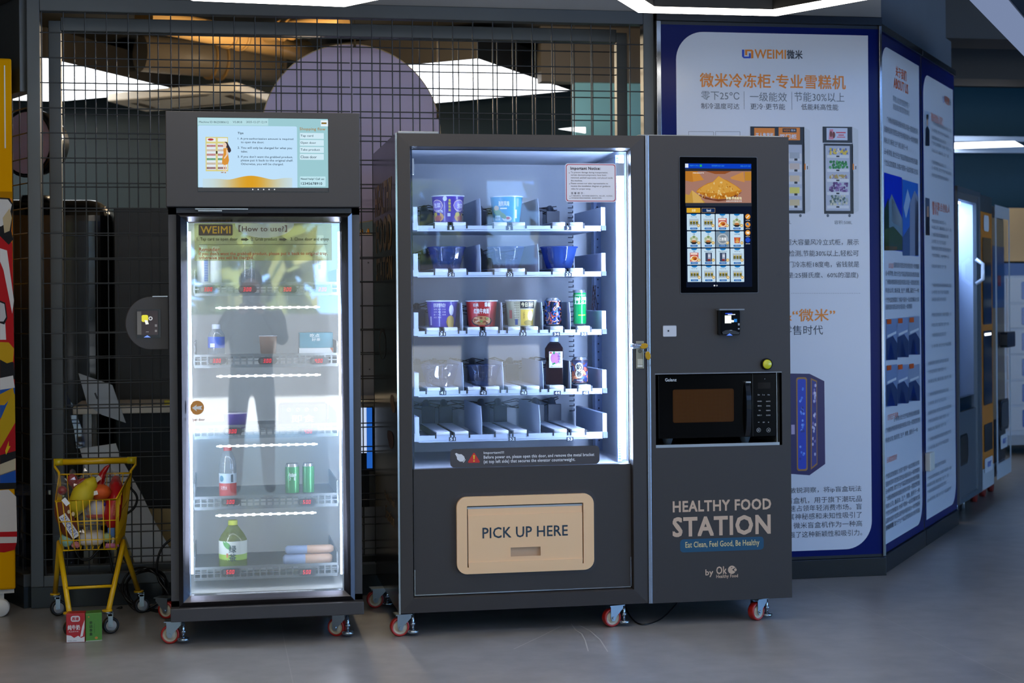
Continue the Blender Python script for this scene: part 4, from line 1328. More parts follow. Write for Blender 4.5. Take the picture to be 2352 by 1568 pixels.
# ---------------------------------------------------------------- microwave
MWY = 6.285
FM = front(MWY)
MW = thing('microwave_oven', 'black countertop microwave sitting in the niche under the yellow button', 'microwave', (1.98, 6.5, nz0))
mb = FM.box(1511, 859, 1781, 1004)
BM = M('0a0908', .14, spec=.18)
g = G().m(M('0c0d0e', .4, spec=.3)); g.box(mb[0], mb[1], MWY + .004, 6.70, mb[2], mb[3]); g.build('body', MW, bevel=.003)
xs = FM.uv(1727, 930)[0]
g = G(FM).m(BM); g.slab(mb[0], xs - .0015, mb[2], mb[3], -.004, .008); DM = g.build('door', MW, bevel=.002)
wb = FM.box(1544, 893, 1684, 969)
g = G(FM).m(M('4a2c12', .14, spec=.2)); g.rr(*wb, .008, .0088); g.m(M('5c3c1c', .3, spec=.2))
nx, ny = 46, 24
for a in range(nx):
    for b in range(ny):
        u = wb[0] + .008 + (wb[1] - wb[0] - .016) * a / (nx - 1); v = wb[2] + .006 + (wb[3] - wb[2] - .012) * b / (ny - 1)
        g.rect(u - .0011, u + .0011, v - .0011, v + .0011, .0090)
g.build('window', DM)
g = G(FM).m(M('dfe3e6', .4)); g.ptext('Galanz', 1526, 868, 1552.5, 875.5, .0086, .02); g.build('lettering', DM)
g = G(FM).m(M('15191f', .15, coat=.5))
hu = FM.uv(1714, 930)[0]
z0_, z1_ = FM.uv(1714, 1000)[1], FM.uv(1714, 876)[1]
pts = []
for k in range(13):
    t = k / 12
    z = z1_ + (z0_ - z1_) * t
    w = .012 + .026 * sin(pi * t) ** .6
    pts.append((z, w))
for k in range(12):
    (za, wa), (zb_, wb_) = pts[k], pts[k + 1]
    du = .0
    g.add([FM.p(hu - .010, za, wa), FM.p(hu + .010, za, wa), FM.p(hu + .010, zb_, wb_), FM.p(hu - .010, zb_, wb_), FM.p(hu - .012, za, wa - .010), FM.p(hu + .012, za, wa - .010), FM.p(hu + .012, zb_, wb_ - .010), FM.p(hu - .012, zb_, wb_ - .010)], [(0, 1, 2, 3), (4, 7, 6, 5), (0, 3, 7, 4), (1, 5, 6, 2)])
g.m(M('c3cad2', .2, .6)); g.slab(hu - .010, hu + .010, z1_ - .004, z1_ + .002, .008, .030)
g.build('handle', DM)
g = G(FM).m(BM); g.slab(xs + .0005, mb[1], mb[2], mb[3], -.004, .008); CP = g.build('control_panel', MW, bevel=.002)
g = G(FM).m(M('2d2a29', .3)); g.slab(xs - .0012, xs + .0004, mb[2] + .002, mb[3], .006, .010); g.m(M('17110d', .1)); g.rr(*FM.box(1739, 878, 1768, 892), .003, .0085)
g.m(M('c5c8ca', .5))
g.pell(1755, 869.7, .7, .7, .0088, 8)
for t, x, y in (('5s', 1741, 906), ('1s', 1752, 906), ('10s', 1764, 906), ('时钟/预约', 1743, 921), ('自动烹饪', 1763, 921), ('爆米花', 1743, 931.5), ('蒸煮鱼', 1763, 931.5), ('牛奶', 1743, 942), ('称重解冻', 1763, 942), ('微波火力', 1743, 953), ('预设菜单', 1763, 953), ('−', 1741, 969), ('童锁', 1752.5, 969), ('+', 1763.5, 969)):
    w = 5 if len(t) >= 4 else 4.6 if len(t) == 3 and t != '10s' else 2.4 if len(t) > 1 else 1.7
    h = 1.5 if t != '−' else .4
    g.ptext(t, x - w, y - h, x + w, y + h, .0088)
for x, t in ((1741, '田'), (1763.5, '启')):
    u = FM.uv(x, 987); g.ring(u[0], u[1], .0078, .0088, .0088, 22); g.ptext(t, x - 2.2, 984.8, x + 2.2, 989.4, .0088)
g.build('key_symbols', CP)
for px in (1541, 1720):
    g = G().m(M('5d6a73', .4)); u = FM.uv(px, 1008)[0]; g.lathe([(.0, -(mb[2] - nz0)), (.012, -(mb[2] - nz0)), (.022, -.004), (.022, 0), (0, 0)], (u, MWY + .05, mb[2]), 20); g.build('foot', MW)

# ---------------------------------------------------------------- keys hanging from the lock
K = thing('key_bunch', 'yellow headed keys hanging in the lock beside the glass door', 'keys', tuple(FR.p(*FR.uv(1470, 800), .03)))
AMB = M('c79a10', .25, coat=.6)
KM = M('aab4be', .25, .9)
def key(cx, cy, ang, name):
    u, v = FR.uv(cx, cy)
    f = PL((FR.p(0, 0, .028).x, FR.p(0, 0, .028).y), (1, 0))
    g = G(f).m(AMB)
    c, s_ = cos(ang), sin(ang)
    rot = lambda a, b: (u + a * c - b * s_, v + a * s_ + b * c)
    pts = [rot(.011 * cos(t) * 1.0, .017 * sin(t)) for t in [2 * pi * k / 16 for k in range(16)]]
    g.prism(pts, -.005, .005)
    h = g.build('key', K, bevel=.002)
    g = G(f).m(KM); g.prism([rot(*q) for q in ((-.004, -.016), (.004, -.016), (.004, -.042), (.001, -.046), (-.004, -.044), (-.0025, -.038), (-.004, -.034), (-.0025, -.03), (-.004, -.026))], -.0012, .0012); g.build('blade', h)
key(1474.5, 794, radians(-80), 'key'); key(1484, 816, radians(8), 'key')
u = FR.uv(1478, 803)
g = G().m(KM); g.tube([FR.p(u[0] + .009 * cos(a), u[1] + .009 * sin(a), .028) for a in [2 * pi * k / 18 for k in range(18)]], .0012, 6, closed=True); g.build('key_ring', K)
u = FR.uv(1452, 793); g = G().m(CLEAR('dfe8f8', .2, .05, .25, 'cdd9f0')); g.tube([FR.p(u[0] - .015, u[1], .022), FR.p(u[0] + .03, u[1], .026)], .008, 10); g.build('key_tag', K)
# ---------------------------------------------------------------- glass door fridge with a screen header
P = FRIDGE = thing('display_fridge', 'slim charcoal glass door fridge with an information screen on top', 'fridge', (.19, 6.6, 0))
FRM = M('4c4c50', .5, .2, var=.1, vscale=12)
HEAD = M('3e3c3d', .5, var=.03, vscale=40)
FH = front(6.255)
hb_ = FH.box(380.5, 257, 827, 475)
g = G(FH).m(HEAD); g.slab(hb_[0], hb_[1], hb_[2], hb_[3], -.45, 0); HD = g.build('header', P, bevel=.003)
g = G(FH).m(M('0d0e10', .2)); g.rect(*FH.box(453.5, 270.5, 754.5, 441), .0008); g.m(M('3c3c3e', .4)); g.rect(*FH.box(455, 432, 753.5, 439.5), .0012)
g.m(LIT('eef4fa', 1.0))
for k in range(5):
    g.pell(580.5 + 12.5 * k, 435, 1.5, 1.5, .0018, 8)
SCN = g.build('screen', HD)
g = G(FH); w0 = .0016; S = 1.0
sb_ = lambda a, b, c, d: (370 + a / 4.127, 240 + b / 4.127, 370 + c / 4.127, 240 + d / 4.127)
def Q(h): return g.m(LIT(h, S))
Q('9ccad2').prect(*sb_(347, 130, 1583, 787), w0)
Q('b5dce4').prect(*sb_(347, 130, 1015, 197), w0 + .0002)
Q('bfe1fb').rr(*FH.box(*sb_(352, 203, 1290, 787)), .006, w0 + .0004, corners=(0, 0, 1, 1))
Q('e6f3fb').prect(*sb_(1513, 150, 1582, 207), w0 + .0004); Q('3f3a30').prect(*sb_(1520, 170, 1568, 186), w0 + .0006)
Q('d0a030').ptext('WEIMI', *sb_(1524, 173, 1564, 183), w0 + .0008, .03)
Q('3a4a58')
for t, a, b in (('Machine ID 8625080612', 360, 640), ('V5.80.8', 680, 767), ('2025-12-27 12:19', 807, 1002)):
    g.ptext(t, *sb_(a, 157, b, 176), w0 + .0006)
Q('1c2a3a').ptext('Tips', *sb_(725, 260, 780, 287), w0 + .0006, .02)
for t, a, b, c, d in (('1. A pre-authorization amount is required', 726, 316, 1253, 340), ('to open the door;', 757, 348, 975, 373), ('2. You will only be charged for what you', 726, 401, 1240, 428), ('take;', 757, 435, 818, 458), ("3. If you don't want the grabbed product,", 726, 486, 1247, 512), ('please put it back to the original shelf.', 757, 520, 1250, 546), ('Otherwise, you will be charged.', 757, 555, 1160, 580)):
    g.ptext(t, *sb_(a, b, c, d), w0 + .0006, .008)
Q('a58a5c').ptext('Shopping flow', *sb_(1313, 219, 1557, 253), w0 + .0006, .018)
for k, (t, r) in enumerate((('Tap card', 1442), ('Open door', 1468), ('Take product', 1505), ('Close door', 1475))):
    Q('cfeaf6').rr(*FH.box(*sb_(1315, 270 + 66 * k, 1542, 326 + 66 * k)), .0015, w0 + .0004); Q('2b3f50').ptext(t, *sb_(1322, 286 + 66 * k, r, 312 + 66 * k), w0 + .0006, .008)
Q('bfe6f0').rr(*FH.box(*sb_(1316, 682, 1559, 776)), .003, w0 + .0004); Q('2b3a48').ptext('Need help? Call us:', *sb_(1325, 696, 1547, 719), w0 + .0006, .02); g.ptext('12345678910', *sb_(1326, 737, 1527, 761), w0 + .0006, .02)
sp = lambda pts: [sb_(a, b, a, b)[:2] for a, b in pts]
wave = [(395, 703)] + [(395 + k * 16, 703 - 28 * math.exp(-((395 + k * 16 - 850) / 130.0) ** 2) + 10 * math.exp(-((395 + k * 16 - 640) / 70.0) ** 2) + 10 * math.exp(-((395 + k * 16 - 1060) / 70.0) ** 2) - 8 * math.exp(-((395 + k * 16 - 1200) / 90.0) ** 2)) for k in range(1, 54)]
for k in range(len(wave) - 1):
    (xa, ya), (xb, yb) = wave[k], wave[k + 1]
    t = math.exp(-((xa - 840) / 240.0) ** 2)
    c = [int(a + (b - a) * t) for a, b in zip((0xc4, 0xe0, 0xf0), (0xdc, 0xa0, 0x28))]
    Q('%02x%02x%02x' % tuple(c)).ppoly(sp([(xa, ya), (xb, yb), (xb, 787), (xa, 787)]), w0 + .0006)
Q('d8cf86').prect(*sb_(422, 308, 635, 633), w0 + .0006)
for a, b in ((432, 518), (537, 627)):
    Q('e6eef2').prect(*sb_(a, 318, b, 352), w0 + .0008); Q('dfeaf0').prect(*sb_(a, 370, b, 620), w0 + .0008)
    for r, cols in enumerate(('b0504c', 'c9b09a', 'b0504c', '2f8a4a', 'c0a890', '7c2b28')):
        for q in range(7):
            Q(cols).prect(*sb_(a + 2 + 12 * q, 382 + 42 * r, a + 11 + 12 * q, 402 + 42 * r), w0 + .001)
Q('b33c3c').pell(*sb_(470, 332, 0, 0)[:2], 7, 2.6, w0 + .001, 12); Q('3a3020').prect(*sb_(520, 440, 534, 468), w0 + .001)
Q('d8cf86').prect(*sb_(522, 352, 532, 440), w0 + .0011)
Q('3a3138').ppoly(sp([(590, 372), (606, 354), (628, 358), (640, 385), (660, 420), (664, 440), (650, 458), (634, 450), (622, 410), (600, 400)]), w0 + .0014)
Q('ecd0b8').pell(*sb_(604, 385, 0, 0)[:2], 4.4, 6, w0 + .0016, 14)
Q('d9953f').ppoly(sp([(590, 415), (628, 410), (634, 460), (644, 530), (634, 565), (600, 575), (578, 560), (580, 510), (592, 460)]), w0 + .0015)
Q('ecd0b8').ppoly(sp([(618, 420), (634, 440), (630, 480), (602, 516), (594, 508), (618, 474)]), w0 + .0017); g.prect(*sb_(590, 572, 598, 640), w0 + .0014); g.prect(*sb_(606, 572, 616, 642), w0 + .0014)
Q('a87a50').prect(*sb_(568, 640, 592, 648), w0 + .0016); g.prect(*sb_(600, 642, 616, 650), w0 + .0016)
g.build('screen_picture', SCN)

FB = front(6.30)
cb_ = FB.box(390, 482, 829, 1395)
cx0, cx1 = cb_[0], cb_[1]
LINR = M('e4e8e6', .5)
g = G().m(FRM)
g.box(cx0, cx0 + .03, 6.30, 6.95, .14, 1.655); g.box(cx1 - .03, cx1, 6.30, 6.95, .14, 1.655); g.box(cx0, cx1, 6.30, 6.95, 1.63, 1.655); g.box(cx0, cx1, 6.93, 6.95, .14, 1.655); g.box(cx0, cx1, 6.30, 6.95, .14, .17)
g.build('cabinet', P)
g = G().m(LINR)
g.box(cx0 + .031, cx0 + .04, 6.33, 6.9, .17, 1.63); g.box(cx1 - .04, cx1 - .031, 6.33, 6.9, .17, 1.63); g.box(cx0 + .03, cx1 - .03, 6.88, 6.92, .17, 1.63); g.box(cx0 + .03, cx1 - .03, 6.33, 6.9, 1.615, 1.629); g.box(cx0 + .03, cx1 - .03, 6.33, 6.9, .171, .19)
g.build('interior_liner', P)
FBs = front(6.25)
bb = FBs.box(391.5, 1390, 836, 1420)
g = G().m(HEAD); g.box(bb[0], bb[1], 6.25, 6.92, bb[2], bb[3]); g.build('base', P, bevel=.003)
FD = front(6.272)
do = FD.box(408, 489, 812, 1388)
di = FD.box(433, 509, 787, 1363)
dm = (do[0] + .016, do[1] - .016, do[2] + .020, do[3] - .014)
MIR = M('5a5a60', .22, 1.0)
g = G(FD).m(MIR)
g.frame(do, dm, -.006, .004); g.frame(dm, di, .004, -.022)
g.m(M('2c2c30', .3)); g.frame(do, do, -.03, -.006)
for a, b, c, e in ((do[0], do[0] + .002, do[2], do[3]), (do[1] - .002, do[1], do[2], do[3]), (do[0], do[1], do[2], do[2] + .002), (do[0], do[1], do[3] - .002, do[3])):
    g.slab(a, b, c, e, -.03, -.006)
FDOOR = g.build('door', P)
g = G(FD).m(M('cfd3da', .1, 1.0)); t_ = .004
g.frame(di, (di[0] + t_, di[1] - t_, di[2] + t_, di[3] - t_), -.021, -.024); g.build('door_gasket', FDOOR)
# the pane leans back about one degree inside its frame
TOPW, BOTW = -.027, -.003
g = G(FD).m(CLEAR('f2f5f3', .27, .015, .14, 'dfe4e2'))
g.add([FD.p(di[0], di[2], BOTW), FD.p(di[1], di[2], BOTW), FD.p(di[1], di[3], TOPW), FD.p(di[0], di[3], TOPW)], [(0, 1, 2, 3)])
g.build('glass', FDOOR)


class LEAN:
    """the leaning face of the pane"""
    uv = FD.uv
    box = FD.box

    def p(s, u, v, w=0.0):
        t = (v - di[2]) / (di[3] - di[2])
        return FD.p(u, v, BOTW + (TOPW - BOTW) * t + .0006 + w)


LN_ = LEAN()
g = G(LN_).m(CLEAR('e6e6bc', .06, .0, .26, 'd2d49c')); g.prect(446.5, 512, 763, 598, 0); g.build('instruction_film', FDOOR)
g = G(LN_)
g.m(M('4b4130', .5)).rr(*FD.box(456, 514.5, 534.5, 540), .004, .0004); g.m(M('c39c17', .4)).ptext('WEIMI', 460.5, 518.5, 529.5, 535.5, .0008, .015)
bx = FD.box(540, 480, 676, 545.5); cu_, cv_ = (bx[0] + bx[1]) / 2, (bx[2] + bx[3]) / 2
zt_ = FD.uv(608, 512)[1]
pts = [(cu_ + (bx[1] - bx[0]) / 2 * cos(a), min(zt_, cv_ + (bx[3] - bx[2]) / 2 * sin(a))) for a in [2 * pi * k / 36 for k in range(36)]]
g.m(CLEAR('ffffff', .1, 0, .35, 'dfe8ea')).poly(pts, .0004)
g.m(M('55443f', .5)).ptext('【How to use?】', 548, 516, 660, 532, .0010, .01)
g.m(M('4a4a30', .5))
for t, a, c in (('1. Tap card to open door', 452, 546), ('2. Grab product', 577, 637), ('3. Close door and enjoy.', 668, 758)):
    g.ptext(t, a, 544.5, c, 554, .0010, .01)
for a in (554, 642):
    g.ppoly([(a, 547), (a + 10, 547), (a + 10, 545), (a + 18, 549.4), (a + 10, 553.5), (a + 10, 551.5), (a, 551.5)], .0010)
g.prect(457, 560.2, 753, 561.2, .0010)
g.m(M('a8603c', .5)).ptext('Reminder:', 457, 568, 506, 576.5, .0010, .012); g.ptext("If you don't want the grabbed product, please put it back to original tray,", 456.5, 577.5, 753, 587.5, .0010, .012); g.ptext('otherwise you will be charged.', 457, 587.5, 583, 597, .0010, .012)
g.build('instruction_lettering', FDOOR)
g = G(LN_).m(M('d8913f', .4)); g.pell(452.5, 936.5, 16.2, 16.2, .0004); g.m(M('f2f0ea', .4)); g.ppoly([(441, 937), (452, 929.5), (450.5, 934), (465, 932), (461.5, 936.5), (465, 941.5), (450.5, 940), (452, 945)], .0008)
g.m(M('b0693c', .5)); g.ptext('Open door', 437.5, 960.5, 470.5, 969, .0006, .02); g.build('open_door_sticker', FDOOR)

# lamps, trays and price figures
FW = LIT('dce6ff', 50)
FI = front(6.33)
for a, b in ((433.5, 441), (779.5, 787)):
    bx = FI.box(a, 532, b, 1318); g = G(FI).m(FW); g.slab(bx[0], bx[1], bx[2], bx[3], -.008, 0); g.build('light_strip', P)
FTR = front(6.40)
TRM = CLEAR('cdd4d8', .04, .1, .35, 'b8c0c4')
PRM = M('3f4449', .4)
RED = LIT('ff3048', 1.6)
prow = [(664, 655, ((470, '3.00'), (560, '3.00'), (652, '3.00'), (733, '2.00'))), (828, 818, ((490, '3.00'), (606, '3.00'), (724, '4.00'))), (990, 981, ((526, '3.00'), (700, '4.00'))), (1152, 1137, ((521, '3.00'), (697, '5.00'))), (1313, 1299, ((521, '5.00'), (697, '5.00')))]
FLOORZ = []
for k, (yd, yf, prices) in enumerate(prow):
    bx = FTR.box(446, yd - 16, 776, yd + 15)
    zf = front(6.50).uv(600, yf)[1]
    FLOORZ.append(zf)
    g = G(FTR).m(TRM)
    # front with grid of small openings: rails and stiles
    u0, u1, v0, v1 = bx
    g.slab(u0, u1, v0, v0 + .012, -.004, 0); g.slab(u0, u1, v1 - .010, v1, -.004, 0)
    n = 22
    for q in range(n + 1):
        u = u0 + (u1 - u0) * q / n
        g.slab(u - .003, u + .003, v0 + .012, v1 - .010, -.004, 0)
    g.slab(u0, u1, (v0 + v1) / 2 - .002, (v0 + v1) / 2 + .002, -.0035, -.0005)
    g.box(u0, u0 + .004, 6.404, 6.86, v0, zf + .06); g.box(u1 - .004, u1, 6.404, 6.86, v0, zf + .06); g.box(u0 + .004, u1 - .004, 6.41, 6.86, zf - .004, zf)
    T = g.build('tray', P)
    for px, t in prices:
        g = G(FTR).m(PRM); g.rr(*FTR.box(px - 13, yd - 8, px + 30, yd + 8), .012, .001, .004)
        D_ = g.build('price_display', T)
        g = G(FTR); uu = FTR.uv(px - 8, yd + 5)
        seg7(g, '_' + t, uu[0], uu[1], .0155, RED, .005); g.build('price_figures', D_)
for a, b, y in ((495, 735, 706), (497, 737, 862.5), (497, 730, 1022.5), (495, 727, 1181)):
    bx = FTR.box(a, y - 1.6, b, y + 1.6); g = G(FTR).m(LIT('e6ecff', 9)); g.slab(bx[0], bx[1], bx[2], bx[3], -.012, -.004)
    for q in range(12):
        uq = bx[0] + (bx[1] - bx[0]) * (q + .5) / 12; zq = (bx[2] + bx[3]) / 2
        g.slab(uq - .006, uq + .006, zq - .005, zq + .005, -.0115, -.003)
    g.build('shelf_lamp', P, bevel=.002)

# card reader bracket on the side
FK = front(6.36)
c = FK.uv(346, 742); r_ = FK.uv(346, 742)[0] - FK.uv(287.5, 742)[0]; xr = FK.uv(388, 742)[0]
zv = (FK.uv(346, 681)[1] - FK.uv(346, 803)[1]) / 2
pts = [(xr, c[1] - zv), (xr, c[1] + zv)] + [(c[0] + r_ * cos(a), c[1] + zv * sin(a)) for a in [pi / 2 + pi * k / 24 for k in range(25)]]
g = G(FK).m(HEAD); g.prism(pts, -.10, 0); BR = g.build('reader_bracket', P, bevel=.003)
g = G(FK).m(M('08090a', .3)); g.rect(*FK.box(314, 710, 369, 776.5), .001); g.m(M('4a3e42', .08)); g.rr(*FK.box(315, 713.5, 363, 769), .004, .003, .010)
g.m(M('77726c', .1)); g.rect(*FK.box(315.5, 715, 325, 768), .0103); g.m(LIT('e8e04a', 1)).rr(*FK.box(325.5, 723, 340.5, 739), .006, .0106); g.m(LIT('f6f6ee', 1)).ppoly([(332, 735), (339, 735), (342, 744), (335, 745)], .0110); g.m(LIT('dfe4ea', .8)); u = FK.uv(346, 731); g.ring(u[0], u[1], .004, .0075, .0108)
g.m(LIT('7a9cff', 1.2)).ppoly([(330.5, 774.5), (338.5, 769.5), (346.5, 774.5)], .0108); g.m(M('b9b4b4', .4)).prect(335.5, 761, 342, 762.4, .0108); g.prect(356, 744.5, 361, 750, .0108); g.prect(356, 757, 361, 762, .0108)
g.m(M('2a2a2c', .3)); g.slab(*FK.box(366, 712, 369, 775), .001, .008)
g.build('card_reader', BR)
g = G(FK).m(M('c4c8cc', .3, .6)); g.slab(*FK.box(350, 679.5, 385, 681.5), -.08, .004); g.build('bracket_lip', BR)
g = G().m(M('aab0b6', .3, .8)); g.box(FH.uv(448, 478)[0], FH.uv(570, 478)[0], 6.27, 6.30, 1.648, 1.652); g.box(FH.uv(455, 480)[0], FH.uv(510, 480)[0], 6.265, 6.28, 1.641, 1.645); g.build('hinge_plate', P)
caster(P, -.178, 6.355, .088, radians(-8), .036)
caster(P, .455, 6.355, .088, radians(-28), .036)
caster(P, -.205, 6.86, .088, radians(150), .036, False)
caster(P, .44, 6.86, .088, radians(20), .036, False)
# ---------------------------------------------------------------- goods
class CY:
    """the skin of an upright round thing, unrolled; u=0 faces the viewer"""

    def __init__(s, x, y, z, prof):
        s.c = Vector((x, y, z)); s.prof = prof
        f = Vector((-x, -y, 0)).normalized()
        s.f = f; s.e = Vector((-f.y, f.x, 0))

    def r(s, v):
        p = s.prof
        for (r0, z0), (r1, z1) in zip(p, p[1:]):
            if z0 <= v <= z1 and z1 > z0:
                return r0 + (r1 - r0) * (v - z0) / (z1 - z0)
        return p[-1][0]

    def p(s, u, v, w=0.0):
        R = s.r(v)
        a = u / max(R, .01)
        return s.c + (s.f * cos(a) + s.e * sin(a)) * (R + w) + Vector((0, 0, v))

    def band(s, g, u0, u1, v0, v1, w=.0006, n=10, m=1):
        for j in range(m):
            va = v0 + (v1 - v0) * j / m; vb = v0 + (v1 - v0) * (j + 1) / m
            for k in range(n):
                a = u0 + (u1 - u0) * k / n; b = u0 + (u1 - u0) * (k + 1) / n
                g.add([s.p(a, va, w), s.p(b, va, w), s.p(b, vb, w), s.p(a, vb, w)], [(0, 1, 2, 3)])

    def blob(s, g, cu, cv, ru, rv, w=.0008, n=10, tilt=0.0):
        for k in range(n):
            a = -1 + 2 * k / n; b = a + 2 / n
            ha = rv * math.sqrt(max(0, 1 - a * a)); hb = rv * math.sqrt(max(0, 1 - b * b))
            ya = cv + tilt * a * ru; yb = cv + tilt * b * ru
            g.add([s.p(cu + a * ru, ya - ha, w), s.p(cu + b * ru, yb - hb, w), s.p(cu + b * ru, yb + hb, w), s.p(cu + a * ru, ya + ha, w)], [(0, 1, 2, 3)])


def goods(name, label, cat, x, y, z, prof, mat, group=None, lid=None, liq=None):
    """round packaged thing: body > lettering etc.; returns empty, skin"""
    t = thing(name, label, cat, (x, y, z), group)
    g = G().m(mat); g.lathe(prof, (x, y, z), 36); g.build('body', t)
    return t, CY(x, y, z, [p for i, p in enumerate(prof) if i == 0 or p[1] > prof[i - 1][1]])


def spot(px, py, y):
    pl = front(y)
    return pl.uv(px, py)


YG = 6.585


def cup(px, pyb, ptop, pbot, ph, row, label, col, lidcol='d6dbe6'):
    s = hypot(*spot(px, pyb, YG)[:1], YG) / F_PX
    x = spot(px, pyb, YG)[0]
    z = rows[row][0] + .0142
    h = ph * s; rt = ptop / 2 * s; rb = pbot / 2 * s
    prof = [(0, .002), (rb * .9, .002), (rb, 0), (rb, .003), (rt * .985, h - .004), (rt, h - .003)]
    t, sk = goods('noodle_cup', label, 'instant noodles', x, YG, z, prof, M(col, .3, coat=.4), 'noodle cups in the vending machine')
    g = G().m(M(lidcol, .3, .2)); g.lathe([(0, h + .001), (rt * .97, h + .001), (rt * 1.03, h), (rt * 1.03, h - .004), (rt, h - .005)], (x, YG, z), 36); g.build('lid', t)
    return t, sk, rt, rb, h


t, sk, rt, rb, h = cup(1029, 510, 75, 62, 62, 0, 'purple noodle cup with two pink lobes, in slot 1 of the top shelf', '4a2f9c')
g = G(sk)
for cu in (-.050, .052):
    g.m(M('e0c8c4', .4)); sk.blob(g, cu, h * .62, .030, h * .22, .0006); g.m(M('8a76c4', .4)); sk.blob(g, cu, h * .62, .027, h * .19, .0009)
    g.m(M('cfa06a', .5)); sk.blob(g, cu + .004, h * .2, .030, h * .18, .0008); g.m(M('b4606a', .5)); sk.blob(g, cu + .006, h * .16, .018, h * .11, .0011); g.m(M('c9b055', .5)); sk.blob(g, cu - .01, h * .30, .012, h * .08, .0011)
g.m(M('e8e4f2', .4)); g.text('泡菜', (-.068, -.030, h * .54, h * .72), .0014, .03); g.text('泡菜', (.040, .070, h * .52, h * .70), .0014, .03); g.text('100%', (-.05, -.02, h * .36, h * .46), .0014, .03)
g.m(M('d9cf58', .4)); g.text('金', (.002, .012, h * .76, h * .86), .001, .03); g.text('酸', (.002, .012, h * .64, h * .74), .001, .03); g.text('菜', (.002, .012, h * .52, h * .62), .001, .03); g.text('面', (.002, .012, h * .40, h * .50), .001, .03)
g.m(M('cfd2e0', .4)); sk.blob(g, -.012, h * .87, .009, h * .09, .0008); sk.band(g, -.002, .010, h * .22, h * .34, .0008, 3)
g.build('label', t)
t, sk, rt, rb, h = cup(1163.5, 510, 75.5, 61, 61, 1 - 1, 'bright blue noodle cup with white lettering, in slot 2 of the top shelf', '0f8fbe')
g = G(sk)
g.m(M('e6eef4', .4)); g.text('海鲜风味', (-.034, .012, h * .60, h * .80), .001, .03); sk.band(g, -.026, .002, h * .50, h * .55, .0009, 4)
sk.band(g, .036, .046, h * .16, h * .48, .0008, 3); g.text('|||||', (.046, .056, h * .6, h * .9), .001)
g.m(M('5f8f52', .5)); sk.blob(g, -.040, h * .38, .024, h * .14, .0008, tilt=-.4); sk.blob(g, -.016, h * .26, .016, h * .1, .001, tilt=-.5); g.m(M('c9b28a', .5)); sk.blob(g, -.045, h * .54, .014, h * .09, .001); g.m(M('d8e2e4', .4)); sk.blob(g, .002, h * .14, .020, h * .1, .0008); g.m(M('b83a38', .4)); sk.blob(g, .006, h * .16, .008, h * .05, .0011)
g.m(M('bfe0e8', .4)); sk.band(g, -.052, -.026, h * .08, h * .26, .0012, 3); g.m(M('1b6f8c', .4)); g.text('非油炸', (-.050, -.028, h * .11, h * .23), .0016)
g.build('label', t)
t, sk, rt, rb, h = cup(1016, 753, 73, 60, 61, 2, 'purple noodle cup with barcode side turned forward, in slot 31', '4b3b9a')
g = G(sk); g.m(M('d6d2e6', .4)); g.text('配料表营养成分', (-.036, .014, h * .74, h * .90), .001, .02)
for k in range(11):
    g.text('食用方法净含量一二三'[k % 8:k % 8 + 2], (-.036 + (k % 3) * .018, -.022 + (k % 3) * .018, h * (.64 - .1 * (k // 3)), h * (.70 - .1 * (k // 3))), .001)
sk.band(g, -.056, -.048, h * .08, h * .4, .0008, 3); sk.blob(g, .040, h * .64, .012, h * .2, .0008); g.m(M('b99a4a', .5)); sk.blob(g, .036, h * .2, .020, h * .24, .0008); g.build('label', t)
t, sk, rt, rb, h = cup(1106.5, 752, 72.5, 61, 60, 2, 'red beef noodle cup with a bowl picture, in slot 32', 'b8312f')
g = G(sk); g.m(M('f0e6e0', .4)); g.text('红烧牛肉面', (-.033, .030, h * .50, h * .70), .001, .035); g.text('经典', (-.036, -.012, h * .76, h * .9), .001, .03); g.text('爆椒', (.012, .036, h * .76, h * .94), .001, .03)
g.m(M('3a2c34', .5)); sk.blob(g, .0, h * .22, .046, h * .20, .0008, 14); g.m(M('c08a58', .5)); sk.blob(g, .0, h * .24, .040, h * .17, .0011, 14)
rn = random.Random(4)
for k in range(22):
    g.m(M(rn.choice(['8a4526', 'dcb184', 'a3602f', 'e7cba4', '6a2f1a', '7d9a4a']), .5)); sk.blob(g, rn.uniform(-.03, .03), h * rn.uniform(.14, .34), rn.uniform(.004, .009), h * .04, .0014 + k * .00002, 4)
g.build('label', t)
t, sk, rt, rb, h = cup(1197.5, 751, 72.5, 61, 60, 2, 'cream and black noodle cup with yellow panel, in slot 33', 'd9d3b0', 'e6e6e2')
g = G(sk); g.m(M('1c1d22', .4)); sk.band(g, -.004, .062, h * .68, h * .96, .0006, 12); g.m(M('e8dcae', .4)); g.text('今日汤好', (.000, .056, h * .74, h * .92), .001, .03)
g.m(M('d8b648', .4)); sk.band(g, -.002, .056, h * .04, h * .64, .0006, 10); g.m(M('efe7c8', .4)); sk.blob(g, .04, h * .4, .014, h * .2, .0009); g.m(M('5c3c22', .4)); g.text('金汤', (.008, .014, h * .3, h * .56), .001); g.m(M('d77a6a', .4)); sk.band(g, -.056, -.040, h * .3, h * .62, .0008, 4)
g.m(M('6f6c58', .4))
for k in range(8):
    g.text('营养配料表净含量'[k:k + 1] + '成分表', (-.030, -.008, h * (.86 - .09 * k), h * (.91 - .09 * k)), .0008)
g.m(M('3f5a9a', .4)); sk.band(g, -.026, -.014, h * .06, h * .28, .001, 3); g.m(M('a08a3c', .5)); sk.blob(g, .03, h * .14, .02, h * .1, .001)
g.build('label', t)


